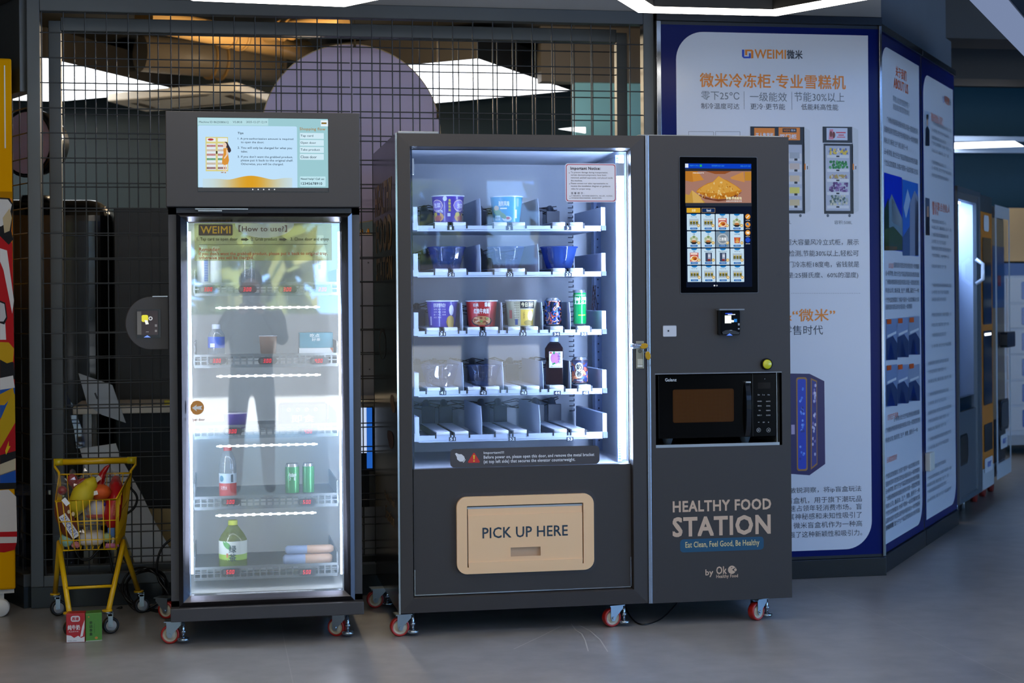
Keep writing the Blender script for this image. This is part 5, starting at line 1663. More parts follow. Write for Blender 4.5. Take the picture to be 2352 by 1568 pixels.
def bowl(px, pyb, ptop, pbot, ph, row, label, tint, milk):
    s = YG / F_PX * 1.01
    x = spot(px, pyb, YG)[0]
    z = rows[row][0] + .0142
    h, rt, rb = ph * s, ptop / 2 * s, pbot / 2 * s
    t = thing('plastic_bowl', label, 'bowl', (x, YG, z), 'clear plastic bowls in the vending machine')
    mt = CLEAR(tint, .10, .05, milk, '3f62b4')
    g = G().m(mt)
    n = 60
    prof = [(rb * .9, .0), (rb, .002), (rb + (rt - rb) * .5, h * .5), (rt * .97, h * .92), (rt, h * .97)]
    vs = []
    for r, zz in prof:
        for k in range(n):
            q = r * (1 + .012 * cos(15 * 2 * pi * k / n))
            vs.append((x + q * cos(2 * pi * k / n), YG + q * sin(2 * pi * k / n), z + zz))
    fs = [(i * n + k, i * n + (k + 1) % n, (i + 1) * n + (k + 1) % n, (i + 1) * n + k) for i in range(len(prof) - 1) for k in range(n)]
    g.add(vs, fs, True); g.add(vs[:n], [tuple(range(n))]); g.build('body', t)
    g = G().m(mt); g.lathe([(0, h), (rt * .9, h), (rt * 1.02, h * .99), (rt * 1.04, h * .95), (rt * 1.0, h * .93)], (x, YG, z), 40); g.build('lid', t)
    g = G().m(CLEAR('f4f8ff', .16, .08))
    rn = random.Random(int(px)); f = Vector((-x, -YG, 0)).normalized(); e = Vector((-f.y, f.x, 0))
    for sgn in (-.55, .45):
        cols = []
        for k in range(7):
            a = sgn + rn.uniform(-.15, .15); zz = h * (.95 - .9 * k / 6); R = rb + (rt - rb) * zz / h + .003
            cols.append((a, zz, R))
        for (a, z0, r0), (b, z1, r1) in zip(cols, cols[1:]):
            P_ = lambda a, R, zz: Vector((x, YG, z + zz)) + (f * cos(a) + e * sin(a)) * R
            g.add([P_(a - .12, r0, z0), P_(a, r0 + .006, z0), P_(b, r1 + .005, z1), P_(b - .1, r1, z1)], [(0, 1, 2, 3)])
            g.add([P_(a, r0 + .006, z0), P_(a + .13, r0, z0), P_(b + .1, r1, z1), P_(b, r1 + .005, z1)], [(0, 1, 2, 3)])
    g.build('wrapping_film', t)
    return t


bowl(1026, 616, 86, 60, 51, 1, 'empty blue tinted plastic bowl in film, in slot 21', '6a86c8', .25)
bowl(1163, 616, 86, 55, 51, 1, 'empty clear ribbed plastic bowl in film, in slot 22', 'b4c4e4', .10)
bowl(1284, 616, 86, 58, 51, 1, 'empty dark blue plastic bowl in film, in slot 23', '4a6cc0', .35)
bowl(1010, 886, 88, 62, 52, 3, 'empty clear plastic bowl in slot 41, left of its twin', 'd2dae8', .06)
bowl(1111, 885, 80, 52, 49, 3, 'empty clear plastic bowl in slot 42, right of its twin', 'd2dae8', .06)


def can(px, ptop, pyb, dpx, row, label, col, sleek=False, z=None, y=YG, group=None):
    s = y / F_PX * 1.01
    x = spot(px, pyb, y)[0]
    z = rows[row][0] + .0142 if z is None else z
    h, r = (pyb - ptop) * s, dpx / 2 * s
    k = .86 if sleek else .78
    prof = [(0, .003), (r * .72, .003), (r * .8, 0), (r, .008), (r, h - .012), (r * k, h - .002), (r * k, h), (r * (k - .05), h), (r * (k - .06), h - .003), (0, h - .003)]
    t = thing('drink_can', label, 'can', (x, y, z), group)
    g = G().m(M(col, .25, .3, coat=.4)); g.lathe(prof[3:5], (x, y, z), 36); g.build('body', t)
    g = G().m(M('c4c9cf', .25, .9)); g.lathe(prof[:4], (x, y, z), 36); g.lathe(prof[4:], (x, y, z), 36); g.build('rim', t)
    return t, CY(x, y, z, [(r, 0), (r, h)]), r, h


t, sk, r, h = can(1270.5, 683, 748, 39, 2, 'dark blue drink can with orange swirls, in slot 34', '18203f', group='cans in the vending machine')
g = G(sk); rn = random.Random(9)
for k in range(46):
    c = rn.choice(['2f6fd0', 'e0805a', 'e6a58a', 'c4503f', '1b3f96', 'f0c0a0', '0d1226'])
    cu, cv = rn.uniform(-.044, .044), h * rn.uniform(.12, .86)
    g.m(M(c, .35)); n = 8; a0 = rn.uniform(0, 6); R = rn.uniform(.006, .014)
    pts = [(cu + (R + .001 * q) * cos(a0 + q * .42), cv + 1.2 * (R + .001 * q) * sin(a0 + q * .42)) for q in range(n)]
    pts = [(u, min(max(v, .010), h - .014)) for u, v in pts]
    for a, b in zip(pts, pts[1:]):
        d = Vector((b[0] - a[0], b[1] - a[1])); 
        if d.length < 1e-5: continue
        o = Vector((-d.y, d.x)).normalized() * .0018
        g.add([sk.p(a[0] - o.x, a[1] - o.y, .0004 + k * .00002), sk.p(b[0] - o.x, b[1] - o.y, .0004 + k * .00002), sk.p(b[0] + o.x, b[1] + o.y, .0004 + k * .00002), sk.p(a[0] + o.x, a[1] + o.y, .0004 + k * .00002)], [(0, 1, 2, 3)])
g.build('label', t)
t, sk, r, h = can(1332, 665, 748, 30, 2, 'tall slim green drink can with white characters, in slot 35', '0a9a4c', True, group='cans in the vending machine')
g = G(sk).m(M('dff0e6', .4)); g.text('雪碧', (-.024, .034, h * .60, h * .82), .0006, .03); sk.band(g, -.024, .005, h * .60, h * .62, .0006, 6); sk.band(g, -.024, .03, h * .845, h * .86, .0006, 8); g.m(M('c8b83c', .4)); sk.band(g, -.006, .026, h * .28, h * .31, .0006, 5); g.build('label', t)
t, sk, r, h = can(1331.5, 817, 880, 37, 3, 'orange and navy milk tea can with white round spots, in slot 45', '7a3f2c', group='cans in the vending machine')
g = G(sk)
g.m(M('20233c', .4)); sk.band(g, -.05, .05, h * .78, h * .88, .0004, 14)
rn = random.Random(2)
for k in range(34):
    g.m(M(rn.choice(['d2693a', 'e08a55', '27366e', '1b2140', 'c4503f', '3d5fa0']), .4)); sk.blob(g, rn.uniform(-.044, .044), h * rn.uniform(.15, .8), rn.uniform(.006, .014), h * rn.uniform(.04, .09), .0005 + k * .00001, 6, rn.uniform(-1, 1))
g.m(M('eeeeea', .4)); sk.blob(g, -.002, h * .64, .016, h * .16, .0012); sk.blob(g, -.002, h * .38, .016, h * .16, .0012)
g.m(M('15161a', .4)); g.text('奶', (-.013, .009, h * .54, h * .75), .0016, .03); g.text('茶', (-.013, .009, h * .28, h * .49), .0016, .03); g.m(M('1a1c2c', .4)); sk.band(g, -.03, .03, h * .1, h * .2, .0008, 8); g.m(M('cfcad0', .4)); g.text('乌龙奶茶', (-.012, .012, h * .12, h * .18), .0012, .02)
g.build('label', t)


def bottle(px, ptop, pyb, dpx, label, prof_rel, mat, capcol, capn, z, y=YG, group=None, square=False, name='drink_bottle'):
    """prof_rel: (radius share, height share) up to the neck; cap takes the rest"""
    s = y / F_PX * 1.01
    x = spot(px, pyb, y)[0]
    h, r = (pyb - ptop) * s, dpx / 2 * s
    t = thing(name, label, 'bottle', (x, y, z), group)
    if square:
        r *= 1.36
    prof = [(0, 0.001), (r * prof_rel[0][0] * .9, 0.001)] + [(a * r, b * h) for a, b in prof_rel] + [(0, prof_rel[-1][1] * h)]
    g = G().m(mat); g.lathe(prof, (x, y, z), 4 if square else 32)
    if square:
        f = atan2(-y, -x) ; 
        c_ = Matrix.Translation((x, y, 0)) @ Matrix.Rotation(f + pi / 4, 4, 'Z') @ Matrix.Translation((-x, -y, 0))
        g.v = [tuple(c_ @ Vector(v)) for v in g.v]; g.sm = [False] * len(g.sm)
    g.build('body', t, bevel=.006 if square else 0)
    rc, zc = capn[0] * r, capn[1] * h
    g = G().m(M(capcol, .4)); n = 28
    g.lathe([(rc, zc), (rc, h - .001), (rc * .9, h), (0, h)], (x, y, z), n); g.build('cap', t)
    return t, CY(x, y, z, [(a * r, b * h) for a, b in prof_rel]), r, h, x


TEA = M('1c0a0c', .3, spec=.3)
t, sk, r, h, x = bottle(1273.5, 774, 884, 42, 'square dark tea bottle with a pink peach label, in slot 44', [(.90, 0), (1.0, .02), (1.0, .45), (.9, .5), (1.05, .58), (1.05, .76), (.7, .86), (.45, .9)], TEA, 'c4d2e8', (.36, .9), rows[3][0] + .0142, YG, None, True)
f = Vector((-x, -YG, 0)).normalized(); lp = PL((x + f.x * .0385, YG + f.y * .0385), (-f.y, f.x)); z = rows[3][0] + .0142
g = G(lp).m(M('dfe2e4', .45)); g.slab(-.021, .034, z + h * .36, z + h * .70, -.002, .0016); g.m(M('c77cc8', .4)); g.ell(.004, z + h * .56, .019, .024, .002, 24); g.m(M('2f8a4c', .4)); g.ell(-.001, z + h * .67, .004, .006, .0022, 10); g.line((-.008, z + h * .43), (.004, z + h * .46), .006, .0022)
g.m(M('c04a3a', .4)); g.rect(-.019, -.009, z + h * .655, z + h * .69, .002); g.m(M('2a2c34', .4))
for k, c in enumerate('蜜桃乌龙'):
    g.text(c, (.014, .027, z + h * (.635 - .062 * k), z + h * (.685 - .062 * k)), .0024)
g.text('无糖 茶饮料 500ml', (-.017, .026, z + h * .375, z + h * .40), .0024); g.build('label', t)

# ---- inside the fridge
YF = 6.50
fz = FLOORZ
GW = CLEAR('e6eef4', .12, .02, .12, 'e6eef4')
WP = M('dde4ea', .35)
t, sk, r, h, x = bottle(468, 562, 655, 30, 'white bottle with a blue printed label at the left end of the top tray', [(.95, 0), (1, .02), (1, .72), (.75, .78), (.6, .8)], WP, '9db4d8', (.62, .8), fz[0], YF)
g = G(sk).m(M('3f66b4', .4)); sk.band(g, .002, .018, h * .1, h * .62, .0006, 4)
g.m(M('c8d4ea', .4))
for k in range(8):
    g.text('营养成分', (.003, .017, h * (.13 + .06 * k), h * (.165 + .06 * k)), .001)
g.build('label', t)
bottle(496, 565, 652, 26, 'second white bottle on the top tray, just right of the blue label', [(.95, 0), (1, .02), (1, .66), (.7, .76), (.6, .8)], WP, 'd2d8de', (.62, .8), fz[0], YF)
t, sk, r, h, x = bottle(570, 553, 656, 30, 'clear drink bottle with a blue cap on the top tray', [(.95, 0), (1, .02), (1, .74), (.6, .86), (.5, .88)], GW, '6f95dc', (.78, .9), fz[0], YF)
g = G(sk).m(M('a9b0b4', .5)); g.text('脉', (-.012, .012, h * .42, h * .62), .001, .02); g.text('动', (-.012, .012, h * .2, h * .4), .001, .02); g.m(M('d8a070', .5)); sk.blob(g, .008, h * .66, .009, h * .06, .0008); g.build('label', t)
t, sk, r, h, x = bottle(735, 543, 655, 32, 'white milk tea bottle at the right end of the top tray', [(.95, 0), (1, .02), (1, .60), (.9, .72), (.55, .84), (.5, .86)], WP, 'e4e8ea', (.56, .86), fz[0], YF)
g = G(sk).m(M('c99a5c', .5)); sk.blob(g, -.002, h * .42, .013, h * .23, .0006, 12); g.m(M('d9dedf', .5)); sk.blob(g, -.002, h * .42, .0118, h * .21, .0009, 12); g.m(M('3a3f44', .4)); g.text('奶', (-.008, .005, h * .42, h * .52), .0013); g.text('茶', (-.008, .005, h * .31, h * .41), .0013); g.m(M('c98a3c', .5)); sk.blob(g, -.014, h * .16, .005, h * .04, .0008); g.build('label', t)
t, sk, r, h, x = bottle(497, 745, 818, 37, 'small water bottle with a blue label and white cap on the second tray', [(.95, 0), (1, .02), (1, .66), (.6, .84), (.48, .86)], GW, 'c9d6ea', (.5, .86), fz[1], YF)
g = G(sk).m(M('2a56b4', .4)); sk.band(g, -.05, .05, h * .28, h * .62, .0006, 16); g.m(M('cfdcf0', .4)); sk.band(g, -.026, -.006, h * .30, h * .42, .001, 4); g.build('label', t)
s = YF / F_PX * 1.01; x = spot(616, 818, YF)[0]; r = 20 * s; h = 45 * s
t, sk = goods('noodle_cup', 'brown and clear food cup with a yellow band, in the middle of the second tray', 'instant noodles', x, YF, fz[1], [(0, .001), (r * .82, .001), (r, h)], M('a08878', .4))
g = G().m(M('dfe4ee', .3)); g.lathe([(0, h + .003), (r * 1.04, h + .003), (r * 1.04, h)], (x, YF, fz[1]), 28); g.build('lid', t)
g = G(sk).m(M('d8c23a', .4)); sk.band(g, -.018, .020, h * .74, h * .9, .0008, 6); g.m(M('e8e2dc', .4)); sk.blob(g, 0, h * .4, .026, h * .3, .0008); g.build('label', t)
x0_, z1_ = spot(688, 764, YF); x1_, z0_ = spot(765, 818, YF)
g = G().m(M('2f7f92', .4)); zm = fz[1] + .03
g.box(x0_, x1_, YF, YF + .10, zm, z1_); t = thing('tea_box', 'teal and white tea box at the right end of the second tray', 'box', ((x0_ + x1_) / 2, YF, fz[1])); g.build('carton', t, bevel=.002)
g = G(front(YF)).m(M('e2e8ea', .4)); g.slab(x0_ - .002, x1_ + .002, fz[1], zm, -.10, .001); g.m(M('c8703a', .4)); g.poly([(x1_ - .012, zm), (x1_, zm), (x1_, zm - .02)], .002); g.build('lower_band', t)
g = G(front(YF)).m(M('dfeef0', .4)); g.ptext('吃点', 712, 766, 734, 775, .002, .01); g.ptext('好茶', 716, 776, 736, 783, .002, .01); g.build('lettering', t)
s = YF / F_PX; x = spot(541, 980, YF)[0]; r = 27 * s; h = 33 * s
t, sk = goods('noodle_cup', 'purple food cup alone on the left of the third tray', 'instant noodles', x, YF, fz[2], [(0, .001), (r * .85, .001), (r, h)], M('4a3390', .4)); g = G().m(M('d8d4e8', .3)); g.lathe([(0, h + .003), (r * 1.04, h + .003), (r * 1.04, h)], (x, YF, fz[2]), 28); g.build('lid', t)
x0_, z1_ = spot(640, 926, YF); x1_ = spot(752, 926, YF)[0]
t = thing('snack_pack', 'wide purple snack pack with small white symbols on the third tray', 'snack', ((x0_ + x1_) / 2, YF, fz[2])); g = G().m(M('3c2a72', .35)); g.box(x0_, x1_, YF, YF + .06, fz[2], z1_); g.build('pack', t, bevel=.012, seg=3)
g = G(front(YF)).m(M('c9bfe0', .4)); zc = (fz[2] + z1_) / 2
for k in range(4):
    u = x0_ + .04 + .035 * k; g.ring(u, zc + .02, .006, .0075, .001, 14); g.line((u - .004, zc + .016), (u + .004, zc + .024), .0015, .0012)
g.text('即食', (x0_ + .05, x0_ + .14, zc - .03, zc + .0), .001, .02); g.build('lettering', t)
t, sk, r, h, x = bottle(523.5, 1023, 1137, 38, 'tall water bottle with red cap and red label on the fourth tray', [(.95, 0), (1, .02), (1, .60), (.85, .74), (.5, .88), (.42, .9)], GW, 'c2433f', (.5, .9), fz[3], YF)
g = G(sk).m(M('c23c3c', .4)); sk.band(g, -.052, .052, h * .02, h * .27, .0006, 16); g.m(M('c9dcea', .4)); sk.band(g, -.052, .052, h * .27, h * .46, .0006, 16); g.m(M('3f7f9a', .4)); sk.blob(g, -.026, h * .36, .010, h * .06, .0009); g.m(M('f0dcdc', .4)); g.text('天然水', (-.030, -.002, h * .14, h * .22), .001, .02); g.m(M('4a5c66', .4)); sk.band(g, .012, .022, h * .29, h * .44, .0009, 3); g.build('label', t)
for k, (px, ra) in enumerate(((671.5, 32), (708.5, 27))):
    t, sk, r, h = can(px, 1062, 1132, ra, 0, ['green drink can with white characters on the fourth tray', 'narrower green drink can on the fourth tray, right of its neighbour'][k], '2f9a52', True, fz[3], YF, 'green cans in the fridge')
    if k == 0:
        g = G(sk).m(M('dff0e6', .4)); g.text('雪', (-.014, .016, h * .46, h * .72), .0006, .03); g.build('label', t)
t, sk, r, h, x = bottle(535.5, 1194, 1299, 62, 'wide green tea bottle with a yellow cap on the bottom tray', [(.92, 0), (1, .03), (1, .58), (.85, .68), (.36, .88), (.3, .9)], CLEAR('c9d09a', .1, .02, .35, '8a9a4a'), 'c8d13c', (.34, .9), fz[4], YF)
g = G(sk).m(M('dfe8e0', .4)); sk.band(g, -.085, .085, h * .30, h * .58, .0006, 16); g.m(M('a6cf4a', .4)); sk.band(g, -.085, .085, h * .02, h * .30, .0006, 16); g.m(M('4aa04a', .4)); sk.blob(g, -.024, h * .5, .018, h * .07, .001, tilt=-.6); g.m(M('2a4c52', .4)); g.text('绿', (-.016, .012, h * .34, h * .5), .0012, .02); g.text('茶', (-.016, .012, h * .16, h * .32), .0012, .02); g.m(M('d8713c', .4)); sk.band(g, -.026, -.019, h * .24, h * .33, .001, 2); g.build('label', t)
for k, (ya, yb, a, b) in enumerate(((1269, 1290, 650, 763), (1249, 1268, 655, 766))):
    x0_, z0_ = spot(a, yb, YF); x1_, z1_ = spot(b, ya, YF)
    if k == 0:
        z0_ = fz[4]; zz = z1_
    else:
        z0_ = zz + .001
    t = thing('wrapped_roll', ['flat wrapped snack roll, the lower of two on the bottom tray', 'flat wrapped snack roll lying on top of its twin, bottom tray'][k], 'snack', ((x0_ + x1_) / 2, YF, z0_), 'wrapped rolls on the bottom tray')
    zc = (z0_ + z1_) / 2; ry = (z1_ - z0_) / 2
    xm = x0_ + (x1_ - x0_) * .45
    g = G().m(M('9fb4da', .35)); g.lathe([(0, 0), (ry * .5, 0), (ry, .008), (ry, xm - x0_)], (x0_, YF, zc), 20, (1, 0, 0)); g.m(M('c9a58a', .35)); g.lathe([(ry, xm - x0_), (ry, x1_ - x0_ - .012), (ry * .6, x1_ - x0_), (0, x1_ - x0_)], (x0_, YF, zc), 20, (1, 0, 0)); g.build('wrapper', t)
# ---------------------------------------------------------------- toy shopping cart and what it carries
YEL = M('f0c012', .3, coat=.3)
CART = P = thing('shopping_cart', 'small yellow toy shopping cart filled with plush food, in front of the mesh', 'shopping cart', (-.5, 6.8, 0))


def W3(px, py, y):
    return front(y).p(*front(y).uv(px, py))


Bt = [W3(144, 1262, 6.62), W3(266, 1262, 6.62), W3(284, 1252, 6.98), W3(147, 1252, 6.98)]
Tp = [W3(128, 1149, 6.60), W3(267, 1148, 6.60), W3(301, 1088, 7.02), W3(136, 1088, 7.02)]
zb_ = (Bt[0].z + Bt[1].z) / 2
for v in Bt: v.z = zb_
ztf = (Tp[0].z + Tp[1].z) / 2; ztb = (Tp[2].z + Tp[3].z) / 2
Tp[0].z = Tp[1].z = ztf; Tp[2].z = Tp[3].z = ztb


def lerp(a, b, t): return a + (b - a) * t


g = G().m(YEL)
g.tube(Bt, .0035, 8, closed=True); g.tube(Tp, .0045, 8, closed=True)
for k in range(4):
    a, b, c, d = Bt[k], Bt[(k + 1) % 4], Tp[(k + 1) % 4], Tp[k]
    n = (9, 14, 9, 14)[k]
    for q in range(n + 1):
        t = q / n
        g.tube([lerp(a, b, t), lerp(d, c, t)], .0022, 6)
    for t in (.20, .58):
        g.tube([lerp(a, d, t), lerp(b, c, t)], .0022, 6)
for q in range(1, 9):
    g.tube([lerp(Bt[0], Bt[1], q / 9), lerp(Bt[3], Bt[2], q / 9)], .002, 6)
g.build('basket', P)
hl, hr = W3(126, 1060, 7.07), W3(311, 1058, 7.07)
hz = (hl.z + hr.z) / 2; hl.z = hr.z = hz
g = G().m(YEL); g.tube([hl, hr], .013, 16); g.m(M('d9c420', .3, coat=.4))
for a, b in ((0, .10), (.90, 1)):
    g.tube([lerp(hl, hr, a), lerp(hl, hr, b)], .0155, 16)
H0 = g.build('handle', P)
for a, t, b in ((hl, Tp[3], Bt[3]), (hr, Tp[2], Bt[2])):
    g = G().m(YEL); g.tube([a + Vector((0, 0, .015)), a + Vector((0, 0, -.02)), t + Vector((0, -.01, .01)), lerp(t, b, .5), b], .0055, 8); g.build('handle_arm', P)
wheels = [(-.573, 6.575), (-.427, 6.595), (-.665, 7.02), (-.325, 7.005)]
pk = [W3(136, 1252, 6.80), W3(283, 1250, 6.80)]
for s, (f, b) in enumerate(((0, 2), (1, 3))):
    A = Vector((wheels[f][0] + .004, wheels[f][1], .088)); B = Vector((wheels[b][0], wheels[b][1], .088)); K = pk[s]
    g = G().m(YEL)
    pts = [A] + [A.lerp(K, t) for t in (.5, .9)] + [K + Vector((0, 0, .012))] + [K.lerp(B, t) for t in (.1, .5)] + [B]
    g.tube(pts, .0105, 12); g.build('leg', P)
a = Vector((wheels[0][0] + .004, wheels[0][1], .0)).lerp(pk[0], .33); b = Vector((wheels[1][0], wheels[1][1], 0)).lerp(pk[1], .33)
a.z = b.z = .175
g = G().m(YEL); g.tube([a, b], .006, 10); g.build('crossbar', P)
for k, (x, y) in enumerate(wheels):
    g = G().m(ZINC); g.tube([(x, y, .082), (x, y, .088)], .019, 16); g.m(YEL); g.tube([(x, y, .088), (x, y, .094)], .020, 16); g.m(ZINC)
    g.box(x + .004, x + .022, y - .019, y - .016, .03, .082); g.box(x + .004, x + .022, y + .016, y + .019, .03, .082); g.box(x, x + .02, y - .019, y + .019, .072, .080); g.tube([(x + .012, y - .023, .033), (x + .012, y + .023, .033)], .004, 8)
    c = g.build('caster', P)
    g = G().m(M('17181a', .4)); R = .033
    g.lathe([(R * .66, -.012), (R * .93, -.012), (R, -.006), (R, .006), (R * .93, .012), (R * .66, .012), (R * .66, -.012)], (x + .012, y, R), 26, (.35, -1, 0)); g.build('wheel', c)
    g = G().m(M('b9bcbe', .4)); g.lathe([(0, -.011), (R * .66, -.011), (R * .66, .011), (0, .011)], (x + .012, y, R), 22, (.35, -1, 0)); g.build('hub', c)

PG = 'plush and toy food in the cart'


def blobby(name, label, cat, pts, rs, mat, n=18, smooth=True, flat=1.0, group=PG):
    g = G().m(mat)
    P_ = [Vector(p) for p in pts]
    # finer path
    Q, R = [], []
    N = len(P_)
    for i in range(N - 1):
        for k in range(6):
            t = k / 6
            p0, p1, p2, p3 = P_[max(i - 1, 0)], P_[i], P_[i + 1], P_[min(i + 2, N - 1)]
            Q.append(.5 * ((2 * p1) + (p2 - p0) * t + (2 * p0 - 5 * p1 + 4 * p2 - p3) * t * t + (3 * p1 - p0 - 3 * p2 + p3) * t ** 3))
            R.append(rs[i] + (rs[i + 1] - rs[i]) * (t * t * (3 - 2 * t)))
    Q.append(P_[-1]); R.append(rs[-1])
    g.tube(Q, R, n)
    if flat != 1.0:
        ym = sum(v[1] for v in g.v) / len(g.v)
        g.v = [(v[0], ym + (v[1] - ym) * flat, v[2]) for v in g.v]
    t = thing(name, label, cat, tuple(P_[0]), group)
    g.build('body', t)
    return t


def note(parent, px, py, y, w, h, ang, name='tag_card', mat=None, txt=None):
    pl = front(y); u, v = pl.uv(px, py)
    g = G(pl).m(mat or M('e8e8e4', .5))
    c, s = cos(ang), sin(ang)
    r = lambda a, b: (u + a * c - b * s, v + a * s + b * c)
    g.prism([r(-w / 2, -h / 2), r(w / 2, -h / 2), r(w / 2, h / 2), r(-w / 2, h / 2)], 0, .0015)
    if txt:
        vs, fs, x0, x1, y0, y1 = glyphs(txt[0], .02)
        g.m(M(txt[1], .5)); k = w * .86 / (x1 - x0); kk = h * .66 / (y1 - y0)
        g.add([pl.p(*r(-w * .43 + (x - x0) * k, -h * .33 + (y_ - y0) * kk), .0022) for x, y_ in vs], fs)
    return g.build(name, parent)


t = blobby('plush_banana', 'yellow plush banana lying across the top of the cart', 'plush toy', [W3(163, 1190, 6.70), W3(176, 1160, 6.68), W3(190, 1136, 6.68), W3(207, 1112, 6.70), W3(216, 1096, 6.71)], [.012, .036, .044, .030, .008], M('cbb81e', .6, var=.08, vscale=30))
note(t, 151, 1152, 6.585, .030, .018, -.9)
t = thing('plush_orange', 'round orange plush fruit with a white tag, beside the banana', 'plush toy', tuple(W3(231, 1148, 6.72)), PG)
g = G().m(M('d95a1c', .6, var=.08, vscale=30)); c = W3(231, 1130, 6.72); g.ball(c, (.042, .04, .032)); g.build('body', t)
note(t, 218, 1132, 6.672, .022, .016, .25)
t = blobby('plush_chili', 'glossy red plush chili pepper standing up at the back of the cart', 'plush toy', [W3(229, 1120, 6.86), W3(233, 1096, 6.87), W3(242, 1078, 6.88), W3(251, 1068, 6.88)], [.024, .016, .010, .004], M('b3141a', .25, coat=.4))
note(t, 224, 1100, 6.83, .028, .018, .7)
t = blobby('plush_bottle', 'long red plush sauce bottle with gold letters at the right of the cart', 'plush toy', [W3(256, 1210, 6.72), W3(258, 1185, 6.72), W3(262, 1150, 6.75), W3(266, 1120, 6.8), W3(266, 1098, 6.84)], [.018, .034, .034, .028, .016], M('b8121c', .35, coat=.3))
note(t, 263, 1168, 6.684, .060, .009, 1.45, 'lettering', M('b8121c', .4), ('SOT/US', 'c99a3c'))
t = blobby('plush_chocolate_bar', 'brown plush chocolate bar with a white and blue label, at the left of the cart', 'plush toy', [W3(139, 1152, 6.68), W3(146, 1180, 6.66), W3(157, 1208, 6.66), W3(165, 1230, 6.68)], [.022, .034, .034, .024], M('7a3a1a', .7, var=.1, vscale=25), flat=.8)
note(t, 159, 1208, 6.628, .104, .030, -1.02, 'label', M('e4e6ea', .5), ('SNICKERS', '1f4fa8'))
g = G(front(6.63)); g.m(M('dcc79a', .6)); g.pell(158, 1175, 3.4, 4.4, 0); g.pell(168, 1180, 3.6, 5, 0); g.build('nut_patch', t)
t = thing('plush_sack', 'white plush sack with a small blue mark, in the middle of the cart', 'plush toy', tuple(W3(222, 1185, 6.72)), PG)
g = G().m(M('d4d6e0', .7)); c = W3(222, 1168, 6.74); g.ball(c, (.042, .04, .040)); g.m(M('3a1f8a', .5)); g.ball(W3(240, 1158, 6.69), (.006, .004, .008), 8, 6); g.m(M('b8323a', .5)); g.ball(W3(222, 1184, 6.735), (.043, .042, .012), 18, 8); g.build('body', t)
t = thing('plush_roll', 'white box shaped toy at the bottom of the cart, behind the front wires', 'toy', tuple(W3(209, 1256, 6.75)), PG)
g = G().m(M('d6d4d2', .6)); a = W3(180, 1258, 6.70); b = W3(238, 1222, 6.70); g.box(a.x, b.x, 6.68, 6.80, zb_ + .006, b.z); g.build('body', t, bevel=.02, seg=4)
t = thing('toy_ball', 'pale mint ball in the front left corner of the cart bottom', 'toy', tuple(W3(152, 1262, 6.68)), PG)
g = G().m(M('9ccfc0', .4)); r = .028; g.ball((W3(153, 1246, 6.68).x, 6.68, zb_ + .006 + r), r); g.build('body', t)
t = thing('toy_ball', 'pale green ball beside the blue toy block in the cart', 'toy', tuple(W3(247, 1245, 6.70)), PG)
g = G().m(M('a9c79a', .4)); g.ball(W3(246, 1234, 6.70), (.018, .018, .018)); g.build('body', t)
t = thing('toy_block', 'small blue toy block low at the right side of the cart', 'toy', tuple(W3(256, 1232, 6.70)), PG)
g = G().m(M('4b7ac0', .4)); a = W3(248, 1232, 6.72); b = W3(264, 1210, 6.72); g.box(a.x, b.x, 6.70, 6.74, a.z, b.z); g.build('body', t, bevel=.003)
t = blobby('toy_eraser', 'pink toy bar at the bottom right corner of the cart', 'toy', [W3(243, 1253, 6.66), W3(258, 1253, 6.66), W3(272, 1253, 6.68)], [.009, .010, .005], M('d07aa4', .4))
t = blobby('toy_heart', 'small rose pink toy on the cart bottom between the mint ball and white box', 'toy', [W3(166, 1255, 6.67), W3(174, 1250, 6.67), W3(181, 1256, 6.67)], [.008, .013, .008], M('cf7f84', .5))
for k, (px, py, rx, rz, lab) in enumerate(((143, 1126, .018, .018, 'small red plush tomato in the bag at the left rim of the cart'), (167, 1103, .020, .028, 'dark red plush fruit in clear film near the handle'), (183, 1112, .034, .020, 'red plush fruit in clear film, tucked behind the banana'))):
    t = thing('plush_fruit', lab, 'plush toy', tuple(W3(px, py + 10, 6.84)), PG)
    g = G().m(M('a8161e', .35, coat=.4)); c = W3(px, py, 6.80 if k else 6.72); g.ball((0, 0, 0), (rx, .018, rz), 16, 10)
    R_ = Matrix.Translation(c) @ Matrix.Rotation((0, -.2, -.6)[k], 4, 'Y'); g.v = [tuple(R_ @ Vector(v)) for v in g.v]; g.build('body', t)


def film(label, pts, y, seed, n=7):
    """crumpled clear film between a lower and an upper outline"""
    rn = random.Random(seed)
    g = G().m(CLEAR('f2f2f2', .13, .06, .05, 'ffffff'))
    lo, hi = pts
    vs = []
    for j in range(n + 1):
        t = j / n
        for k in range(len(lo)):
            a = Vector(W3(*lo[k], y)); b = Vector(W3(*hi[k], y))
            p = a.lerp(b, t); p.y += rn.uniform(-.012, .012); p.x += rn.uniform(-.004, .004)
            vs.append(p)
    m = len(lo)
    g.add(vs, [(j * m + k, j * m + k + 1, (j + 1) * m + k + 1, (j + 1) * m + k) for j in range(n) for k in range(m - 1)])
    return tag(g.build('plastic_film'), label, 'plastic bag', 'clear plastic bags in the cart')


